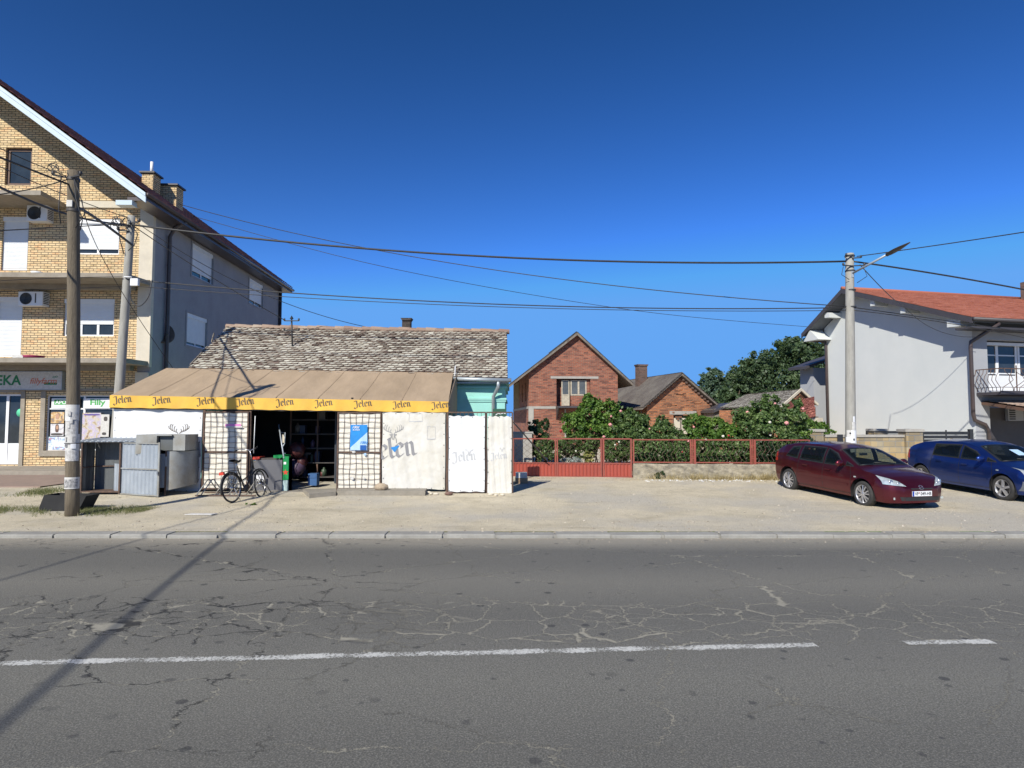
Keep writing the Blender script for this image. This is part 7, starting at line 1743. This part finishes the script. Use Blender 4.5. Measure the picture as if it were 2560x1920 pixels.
civ = dict(gk=.84, x0=-2.09, x1=2.17, wx=(-1.34, 1.34), wr=.30, tum=.40, crown=.055, paint=M['car_red'],
  W=[(-2.09,.55),(-2.06,.70),(-1.95,.785),(-1.6,.83),(-.8,.845),(.8,.845),(1.4,.838),(1.7,.822),(1.9,.78),(2.03,.70),(2.11,.59),(2.17,.42)],
  T=[(-2.09,.62),(-2.06,.78),(-1.98,.94),(-1.8,1.0),(-.5,.965),(.7,.93),(1.15,.915),(1.45,.86),(1.7,.79),(1.9,.715),(2.03,.65),(2.12,.57),(2.17,.49)],
  Rf=[(-2.09,.64),(-2.07,.84),(-2.0,1.03),(-1.87,1.2),(-1.66,1.345),(-1.2,1.44),(-.4,1.48),(.0,1.455),(.36,1.365),(.8,1.15),(1.2,.945),(1.3,.9),(1.45,.86),(1.7,.79),(1.9,.715),(2.03,.65),(2.12,.57),(2.17,.49)],
  B=[(-2.09,.36),(-1.9,.24),(-1.6,.2),(1.6,.19),(1.95,.18),(2.17,.205)],
  swin=[[(.07,.96),(.76,.96),(.40,1.265),(.07,1.39)], [(-.88,.98),(-.02,.96),(-.02,1.40),(-.84,1.385)], [(-1.46,1.04),(-1.0,.995),(-.97,1.365),(-1.26,1.32)], [(.80,.985),(1.02,.985),(.90,1.02),(.80,1.07)]],
  seams=[[(.03,.26),(.03,.97)], [(.98,.30),(1.0,.7),(.92,.93)], [(-.93,.62),(-.90,.97)], [(-.93,.62),(-.98,.45),(-1.0,.30)], [(1.0,.26),(-.98,.26)]],
  handles=((-.62,.83),(.22,.80)), mirror=(.72,.97), mould=(-.92,.9,.46), repeater=(1.13,.68),
  wind=((1.14,.66),(.36,.515)), rwind=((-1.98,.55),(-1.7,.50)),
  head=[(.36,.565),(.765,.60),(.765,.775),(.50,.675)], bulbs=((.66,.665,.045),(.52,.63,.035)),
  fronts=[('upper_grille', [(-.27,.50),(.27,.50),(.30,.53),(-.30,.53)], 'bplastic'), ('lower_grille', [(-.50,.25),(.50,.25),(.54,.335),(-.54,.335)], 'bplastic')], lower=None, spokes=6, twin=True)
f_c, r_c = G(2157, 1264), G(1983, 1225)
d = f_c-r_c; d.z = 0; d = d.normalized(); rzc = math.atan2(d.y, d.x)
mid = (f_c+r_c)/2; left = Vector((-d.y, d.x, 0)); mid = f_c-d*1.34+left*.80; mid.z = f_c.z+.035*2.7/2-.03
RC, cc, RT = build_car('parked_car', 'burgundy hatchback parked on the gravel with its nose towards the road', civ, tuple(mid), rzc, R(2.0))
# number plate, badge, dashboard ornament
mb = MB(RT); xf = cc.front_x(0, .40)+.012; mb.box(xf, xf+.012, -.26, .26, .355, .468); npl = mb.build('number_plate', M['white'], RC)
plp2 = lambda a, b, off=0: RT @ Vector((xf+.012+off, a, b))
mb = MB(RT); mb.box(xf+.0125, xf+.0135, -.26, -.215, .357, .466); mb.build('blue_strip', c_('deep_blue_strip',.01,.05,.35), npl)
text('VP', plp2, -.195, .377, .07, M['ink'] if False else M['bplastic'], npl, bold=.02, width=.10, off=.0015)
text('049-HB', plp2, -.045, .377, .07, M['bplastic'], npl, bold=.02, width=.285, off=.0015)
mb = MB(); mb.add([plp2(-.075+.014*math.cos(t*.785), .43+.018*math.sin(t*.785), .002) for t in range(8)], [tuple(range(8))]); mb.build('shield_mark', M['lamp_red'], npl)
mb = MB(RT); xb = cc.front_x(0, .565); mb.T = RT @ Matrix.Translation((xb+.012, 0, .545)) @ Matrix.Rotation(R(-35), 4, 'Y')
mb.bar((0,-.04,-.035),(0,-.032,.04), .014); mb.bar((0,.04,-.035),(0,.032,.04), .014); mb.bar((0,-.035,0),(0,.035,0), .014); mb.tube([(0,.062*math.cos(t*.4488),.052*math.sin(t*.4488)) for t in range(14)], .005, 5, closed=True); mb.build('badge', M['chrome'], RC)
mb = MB(RT); yq, zq2 = -.62, .27
for s_ in (-1, 1):
    x_ = cc.front_x(.62, .29)+.004; mb.rbox((x_, s_*.62, .30), (.03, .09, .05), (0,0,s_*-.6))
mb.build('fog_lamp', M['lamp_glass'], RC)
# blue car
peu = dict(gk=.84, x0=-2.02, x1=2.17, wx=(-1.304, 1.304), wr=.31, tum=.38, crown=.06, paint=M['car_blue'],
  W=[(-2.02,.52),(-1.98,.70),(-1.85,.80),(-1.5,.85),(-.8,.865),(.8,.865),(1.4,.855),(1.7,.835),(1.9,.78),(2.03,.69),(2.11,.56),(2.17,.38)],
  T=[(-2.02,.70),(-1.98,.85),(-1.9,.98),(-1.7,1.03),(-.5,.99),(.7,.96),(1.2,.93),(1.5,.87),(1.75,.80),(1.95,.72),(2.08,.62),(2.17,.52)],
  Rf=[(-2.02,.72),(-1.98,.90),(-1.9,1.08),(-1.7,1.27),(-1.35,1.40),(-.8,1.47),(-.2,1.495),(.15,1.46),(.45,1.37),(.9,1.14),(1.25,.96),(1.5,.87),(1.75,.80),(1.95,.72),(2.08,.62),(2.17,.52)],
  B=[(-2.02,.38),(-1.85,.25),(-1.6,.21),(1.6,.2),(1.95,.21),(2.17,.27)],
  swin=[[(.07,1.01),(.80,1.01),(.46,1.25),(.07,1.40)], [(-.88,1.03),(-.02,1.01),(-.02,1.41),(-.86,1.37)], [(.86,1.01),(1.10,1.01),(.95,1.05),(.86,1.10)]],
  seams=[[(.03,.27),(.03,.99)], [(1.02,.31),(1.04,.7),(.96,.95)], [(-.93,.66),(-.90,1.0)], [(-.93,.66),(-.97,.46),(-1.0,.31)], [(1.0,.27),(-.98,.27)]],
  handles=((-.62,.86),(.22,.84)), mirror=(.78,1.0), mould=(-.92,.9,.47), repeater=(1.18,.74),
  wind=((1.20,.68),(.42,.54)), rwind=((-1.88,.55),(-1.6,.50)),
  head=[(.42,.60),(.775,.64),(.77,.84),(.60,.74)], bulbs=((.68,.70,.05),(.56,.66,.04)),
  fronts=[('upper_grille', [(-.3,.53),(.3,.53),(.32,.56),(-.32,.56)], 'bplastic')], lower=(.30,.53,.80), spokes=5, twin=False)
f_c = G(2507, 1250); r_t = Vector((WX(2303, 18.35), 18.35, 0)); d = Vector((f_c.x-r_t.x, f_c.y-r_t.y, 0)).normalized(); rzc = math.atan2(d.y, d.x); left = Vector((-d.y, d.x, 0))
mid = f_c-d*1.304+left*.82; mid.z = f_c.z+.02
BC, bc2, BT2 = build_car('parked_car', 'blue hatchback with grey bumper parked at the right edge beside the burgundy car', peu, tuple(mid), rzc, R(1.8))
mb = MB(BT2); mb.grid(lambda u, v: Vector((.98-.28*v, -.02+.26*u, bc2.top(.98-.28*v, -.02+.26*u)+.014)), 4, 6); mb.build('sun_visor_print', M['blue2'], BC)

# ============================================================ TREES, BUSHES, GRASS
def tree(name, label, c, h, blobs, mat, seed, size, per, trunk_r=.2, group=None):
    o = thing(name, label, 'tree', (c[0], c[1], c[2]), 0, group)
    V, rv = leaves([(c[0]+b[0], c[1]+b[1], c[2]+b[2], b[3], b[4], b[5], b[6]) for b in blobs], size, seed, per)
    mb = MB(); mb.tube([(c[0], c[1], c[2]-.1), (c[0]+.1, c[1], c[2]+h*.3), (c[0]-.05, c[1], c[2]+h*.6)], [trunk_r, trunk_r*.75, trunk_r*.4], 10)
    for b in blobs[:8]: mb.tube([(c[0], c[1], c[2]+h*.25), (c[0]+b[0]*.5, c[1]+b[1]*.5, c[2]+(h*.25+b[2])*.55), (c[0]+b[0], c[1]+b[1], c[2]+b[2])], [trunk_r*.5, trunk_r*.3, trunk_r*.1], 6)
    mb.build('trunk', M['bark'], o); fast_mesh('crown', V, 4, mat, rv, o); return o
def crown(cx, cz, rx, rz, n, seed, cnt, ry=None):
    """blobs that pile up into an uneven crown centred at height cz"""
    r = random.Random(seed); B = [(cx, 0, cz, rx*.72, (ry or rx)*.72, rz*.75, cnt*.34)]
    for i in range(n):
        t = r.uniform(0, 2*math.pi); p = r.uniform(-.35, 1.0)*math.pi/2; k = r.uniform(.62, .92)
        s = r.uniform(.22, .42)
        B.append((cx+rx*k*math.cos(p)*math.cos(t), (ry or rx)*k*math.cos(p)*math.sin(t), cz+rz*k*math.sin(p), rx*s, rx*s, rz*s*.9, cnt*.66/n*(s/.32)**2))
    return B
def tpx(name, label, px, ptop, pbot, wpx, Y, mat, seed, cnt, size, n=16, group=None):
    x = WX(px, Y); zt_, zb_ = WZ(ptop, Y), WZ(pbot, Y); rz_ = (zt_-zb_)/2; rx_ = wpx/2/FPX*Y; base = .3
    return tree(name, label, (x, Y, base), zt_, crown(0, (zt_+zb_)/2-base, rx_, rz_, n, seed, cnt), mat, seed, size, 1.0, .28, group)
gt = 'trees behind the brick cottage'
tpx('broadleaf_tree', 'big dark walnut like tree rising behind the pale house', 1975, 858, 1050, 250, 52, M['leaf_t'], 1, 42000, .135, 30, gt)
tpx('broadleaf_tree', 'smaller dark tree top left of the big tree', 1880, 900, 1050, 110, 55, M['leaf_t'], 2, 13000, .135, 18, gt)
tpx('broadleaf_tree', 'broad green tree just right of the cottage gable', 1790, 932, 1060, 130, 58, M['leaf_t2'], 3, 16000, .14, 20, gt)
tpx('broadleaf_tree', 'rounded green tree between cottage and big tree', 1835, 965, 1060, 120, 48, M['leaf_t'], 4, 9000, .15, 14, gt)
tpx('broadleaf_tree', 'pale green tree low on the skyline between the others', 1850, 932, 1050, 110, 66, M['leaf_t2'], 5, 13000, .14, 18, gt)
tpx('broadleaf_tree', 'tree filling the gap beneath the annex roof', 2030, 930, 1060, 110, 47, M['leaf_t'], 6, 9000, .15, 14, gt)
tpx('broadleaf_tree', 'dark tree crown touching the shed ridge', 1920, 960, 1060, 110, 46, M['leaf_t'], 7, 9000, .15, 14, gt)
def bush(name, label, blobs, mat, seed, size, cnt, flowers=(), cat='bush', group=None, stems=True):
    """blobs: (px, py, rpx, rpy, Y, share)"""
    B = []; tot = sum(b[5] for b in blobs)
    for px, py, rx_, ry_, Y, s in blobs:
        p = W(px, py, Y); B.append((p.x, p.y, p.z, rx_/FPX*Y, min(rx_/FPX*Y, .7), ry_/FPX*Y, cnt*s/tot))
    x = sum(b[0] for b in B)/len(B); y = sum(b[1] for b in B)/len(B); o = thing(name, label, cat, (x, y, gz(y)), 0, group)
    V, rv = leaves(B, size, seed, 1.0, base=.22); fast_mesh('foliage', V, 4, mat, rv, o)
    if stems:
        mb = MB(); r = random.Random(seed)
        for b in B:
            for k in range(3): mb.tube([(b[0]+r.uniform(-.2,.2), b[1], gz(y)-.05), (b[0]+r.uniform(-.2,.2), b[1], (b[2]+gz(y))/2), (b[0]+r.uniform(-.3,.3), b[1]+r.uniform(-.2,.2), b[2]+r.uniform(0,b[5]*.5))], [.025,.018,.008], 5)
        mb.build('stems', M['bark'], o)
    for (px, py, Y, r_, mt) in flowers:
        p = W(px, py, Y); mb = MB(); rr_ = random.Random(px)
        for k in range(11):
            t = k*2.4; q = r_*(.25+.07*k); a_ = Vector((math.cos(t), 0, math.sin(t))); nrm = (a_*.9+Vector((0,-1,0))*(1.2-.09*k)).normalized(); u1 = nrm.cross(Vector((.1,.2,1))).normalized(); v1 = nrm.cross(u1); cc_ = p+a_*q*.8+Vector((0,-r_*(.6-.05*k),0)); s_ = r_*.45
            mb.add([cc_-u1*s_, cc_-v1*s_, cc_+u1*s_, cc_+v1*s_], [(0,1,2,3)])
        mb.build('blossom', M[mt], o)
    return o
bush('shrub', 'bright green leafy shrub in front of the tall brick house', [(1478,1030,38,42,22.6,1.2),(1440,1060,34,34,22.6,1),(1520,1045,38,45,22.6,1.2),(1500,1085,60,30,22.6,1),(1472,1000,20,16,22.6,.4)], M['leaf_b'], 11, .06, 11000, [(1552,1028,22,.06,'petal'),(1528,1041,21.9,.05,'petal'),(1526,1062,21.6,.08,'petal')])
bush('shrub', 'dark small leaved shrub at the left behind the wide gate', [(1338,1066,18,18,22.4,1),(1364,1062,10,14,22.3,.5),(1345,1090,26,20,22.2,1)], M['leaf_c'], 12, .05, 4200, [(1402,1078,21.3,.06,'petal_r')])
bush('rose_bush', 'rose bush with pink blooms left of the cottage window', [(1585,1060,38,38,22.4,1.2),(1550,1080,34,26,22.2,.8),(1600,1095,44,26,21.8,.8),(1556,1042,22,18,22.4,.4)], M['leaf_a'], 13, .052, 11000, [(1510,1092,21.0,.06,'petal'),(1624,1072,21.6,.04,'petal')])
bush('shrub', 'bushy shrub below the cottage window', [(1655,1085,40,28,22.0,1),(1690,1098,34,22,21.8,.8),(1655,1060,18,20,22.0,.4)], M['leaf_a'], 14, .05, 7000, [])
bush('vine_hedge', 'bright green vine hedge right of the cottage window', [(1740,1062,34,28,22.0,1.2),(1785,1070,36,26,22.0,1.2),(1760,1092,50,24,21.7,1),(1820,1085,30,26,21.7,1)], M['leaf_b'], 15, .055, 12000, [(1735,1068,21.4,.05,'petal'),(1808,1091,21.0,.06,'petal_w'),(1765,1099,20.7,.04,'petal_w'),(1822,1089,21.0,.05,'petal_r')])
bush('rose_bush', 'tallest rose bush with pink and white blooms before the shed', [(1905,1035,38,36,21.6,1.2),(1880,1065,40,36,21.5,1.2),(1858,1040,26,26,21.9,.8),(1950,1045,38,34,21.6,1.2),(1985,1050,34,30,21.6,1),(1930,1090,60,34,21.0,1.4),(1925,1000,24,18,21.8,.4),(1990,1010,16,16,21.8,.3)], M['leaf_a'], 16, .055, 17000,
     [(1869,1031,21.4,.07,'petal'),(1967,1058,20.9,.09,'petal'),(2008,1022,21.4,.06,'petal'),(1938,1009,21.4,.05,'petal'),(1955,1025,21.4,.04,'petal'),(1925,1056,21.0,.06,'petal_w'),(1926,1088,20.6,.05,'petal_w')])
bush('shrub', 'bright shrub against the block pillar below the annex', [(2020,1065,26,16,22.9,1),(2050,1070,18,14,23.0,.7),(2065,1080,20,9,22.8,.4),(2000,1085,26,24,21.8,1)], M['leaf_b'], 17, .055, 5200, [])
# foliage behind the railings and gates
bush('rose_hedge', 'dense hedge pressed behind the red railing nearest the wicket gate', [(1605,1130,34,34,21.0,1),(1650,1130,34,32,21.0,1),(1700,1130,34,34,21.0,1)], M['leaf_a'], 21, .05, 12000, [(1721,1103,20.6,.05,'petal'),(1706,1130,20.5,.04,'petal_r')], group='hedge behind the railings')
bush('rose_hedge', 'dense hedge behind the middle railing panel', [(1755,1130,34,34,20.9,1),(1800,1132,34,32,20.9,1),(1850,1130,34,34,20.9,1)], M['leaf_a'], 22, .05, 12000, [(1815,1100,20.4,.04,'petal_w'),(1766,1100,20.4,.04,'petal_w')], group='hedge behind the railings')
bush('rose_hedge', 'dark hedge behind the railing panel by the burgundy car', [(1905,1125,34,40,20.8,1),(1950,1130,34,36,20.8,1),(1995,1125,34,38,20.8,1)], M['leaf_c'], 23, .05, 11000, [], group='hedge behind the railings')
bush('garden_shrub', 'loose garden shrub seen through the wide gate mesh, left leaf', [(1355,1120,26,30,21.6,1),(1385,1128,24,24,21.6,.8)], M['leaf_a'], 24, .045, 4500, [])
bush('garden_shrub', 'low garden shrub seen through the wide gate mesh, right leaf', [(1420,1110,30,24,22.4,1),(1470,1105,34,24,22.4,1),(1450,1130,40,18,22.6,.8)], M['leaf_a'], 25, .045, 6500, [(1440,1128,21.6,.04,'petal_w')])
bush('garden_shrub', 'garden shrub with cream blooms behind the wicket gate', [(1540,1120,28,30,21.4,1),(1560,1135,20,20,21.4,.7),(1525,1135,20,20,21.4,.7)], M['leaf_a'], 26, .045, 5500, [(1538,1112,20.9,.04,'petal_w'),(1548,1105,20.9,.04,'petal_w')])
bush('succulent_patch', 'silvery ground plants behind the right leaf of the wide gate', [(1428,1150,24,9,20.9,1)], leafmat('silver_leaf', (.25,.30,.27), (.45,.50,.47), (.65,.68,.64)), 27, .035, 1500, [], 'plant', stems=False)
bush('yellow_plant', 'yellow green plant behind the right leaf of the wide gate', [(1474,1142,16,13,20.9,1)], leafmat('yellow_leaf', (.20,.24,.06), (.38,.38,.12), (.55,.48,.2)), 28, .04, 900, [], 'plant', stems=False)
# grass at the pole, dry grass along the wall
g = np.random.default_rng(5); pts = []
def scatter(n, fx, fy, zf=gz, dens=None):
    out = []
    while len(out) < n:
        x, y = fx(), fy()
        if dens is None or g.random() < dens(x, y): out.append((x, y, zf(y)-.005))
    return out
dn = lambda x, y: max(0, .5+.5*math.sin(x*2.1+1)+.35*math.sin(x*5.3+y*4))*math.exp(-((y-14.15-.0*x)/.48)**2)
P = scatter(9000, lambda: g.uniform(-14.5, -8.0), lambda: g.uniform(13.2, 15.0), gz, dn)
V, rv = blades(P, .085, .006, 3, .9); o = fast_mesh('grass', V, 3, M['grass'], rv, loc=(-11,14,0)); tag(o, 'low green grass and weeds round the foot of the wooden pole', 'grass', kind='stuff')
dn2 = lambda x, y: max(0, math.sin(x*1.9)+.4*math.sin(x*5+y*3))*math.exp(-((y-16.7-.25*(x+14))/.5)**2)
P = scatter(2600, lambda: g.uniform(-17, -11.0), lambda: g.uniform(15.2, 18.6), gz, dn2)
V, rv = blades(P, .10, .007, 4, .5); o = fast_mesh('grass', V, 3, M['grass'], rv, loc=(-13,17,0)); tag(o, 'scruffy weeds along the paving edge behind the wooden pole', 'grass', kind='stuff')
a, b = fs(1590), fs(1975); P = []
cl = [(g.uniform(a, b), g.uniform(.3, 1)) for _ in range(34)]
for x, s in cl:
    for k in range(int(80*s)):
        q = FT @ Vector((x+g.normal(0, .13), -.17-abs(g.normal(0, .09)), 0)); P.append((q.x, q.y, gz(q.y)-.01))
V, rv = blades(P, .23, .006, 6, .45); o = fast_mesh('dry_grass', V, 3, M['dry'], rv, loc=(4,19.9,.2)); tag(o, 'straw coloured dry grass tufts along the foot of the low wall', 'grass', kind='stuff')
P = []
for x in np.arange(fs(1300), fs(1990), .006):
    q = FT @ Vector((x, -.32-abs(g.normal(0, .22)), 0)); P.append((q.x, q.y, gz(q.y)-.01))
V, rv = blades(P, .045, .008, 7, .9); o = fast_mesh('dry_grass', V, 3, M['dry'], rv, loc=(4,19.7,.2)); tag(o, 'thin trampled litter and dry grass strip before gates and wall', 'grass', kind='stuff')
q = FT @ Vector((fs(1647), -.22, 0)); V, rv = leaves([(q.x,q.y,.28,.16,.10,.13,700)], .03, 31); o = fast_mesh('weed', V, 4, M['leaf_c'], rv, loc=(q.x,q.y,gz(q.y))); tag(o, 'single dark green weed growing at the foot of the low wall', 'weed')
q = G(573, 1263); q = G(628, 1262); V, rv = leaves([(q.x,q.y,.03,.12,.08,.03,120)], .03, 32); o = fast_mesh('weed', V, 4, M['leaf_b'], rv, loc=tuple(q)); tag(o, 'tiny green weed on the gravel right of the bicycle', 'weed')
# loose stones on the lot and along the kerb
def pebbles(n, fx, fy, s0, s1, seed):
    r = np.random.default_rng(seed); V = []; rv = []
    oc = np.array([(1,0,0),(0,1,0),(-1,0,0),(0,-1,0),(0,0,1)], float)
    for i in range(n):
        x, y = fx(r), fy(r); s = s0*(s1/s0)**(r.random()**2); a_ = r.uniform(0, 6.3); R2 = np.array([[math.cos(a_),-math.sin(a_),0],[math.sin(a_),math.cos(a_),0],[0,0,1]])
        P_ = (oc*np.array([s*r.uniform(.7,1.3), s*r.uniform(.6,1), s*r.uniform(.4,.8)])) @ R2.T + np.array([x, y, (gz(y) if y > 11.4 else ROADZ)])
        for t in ((0,1,4),(1,2,4),(2,3,4),(3,0,4)): V += [P_[t[0]], P_[t[1]], P_[t[2]]]
        rv += [r.random()]*4
    return np.array(V), np.array(rv, dtype=np.float32)
M['pebble'] = tilemat('loose_stone', [(0, (.14,.12,.10)), (.4, (.34,.29,.22)), (.7, (.50,.44,.35)), (1, (.70,.66,.58))])
V, rv = pebbles(5200, lambda r: r.uniform(-15, 15), lambda r: 11.5+r.random()**1.5*8.2, .006, .032, 3)
o = fast_mesh('gravel_stones', V, 3, M['pebble'], rv, loc=(0,14,0)); tag(o, 'loose small stones scattered over the dusty gravel lot', 'gravel', kind='stuff')
V, rv = pebbles(900, lambda r: r.uniform(-12, 12), lambda r: 11.28-abs(r.normal(0, .22)), .004, .018, 4)
o = fast_mesh('gravel_stones', V, 3, M['pebble'], rv, loc=(0,11,ROADZ)); tag(o, 'grit gathered on the asphalt along the kerb', 'gravel', kind='stuff')
V, rv = pebbles(260, lambda r: fs(1600)+.0+r.uniform(0, 5.2)+P0.x, lambda r: 19.35+r.normal(0, .12), .02, .06, 5)
o = fast_mesh('rubble_litter', V, 3, M['paper'], rv, loc=(4,19.3,.2)); tag(o, 'pale rubble and scraps of litter before the low wall', 'rubble', kind='stuff')
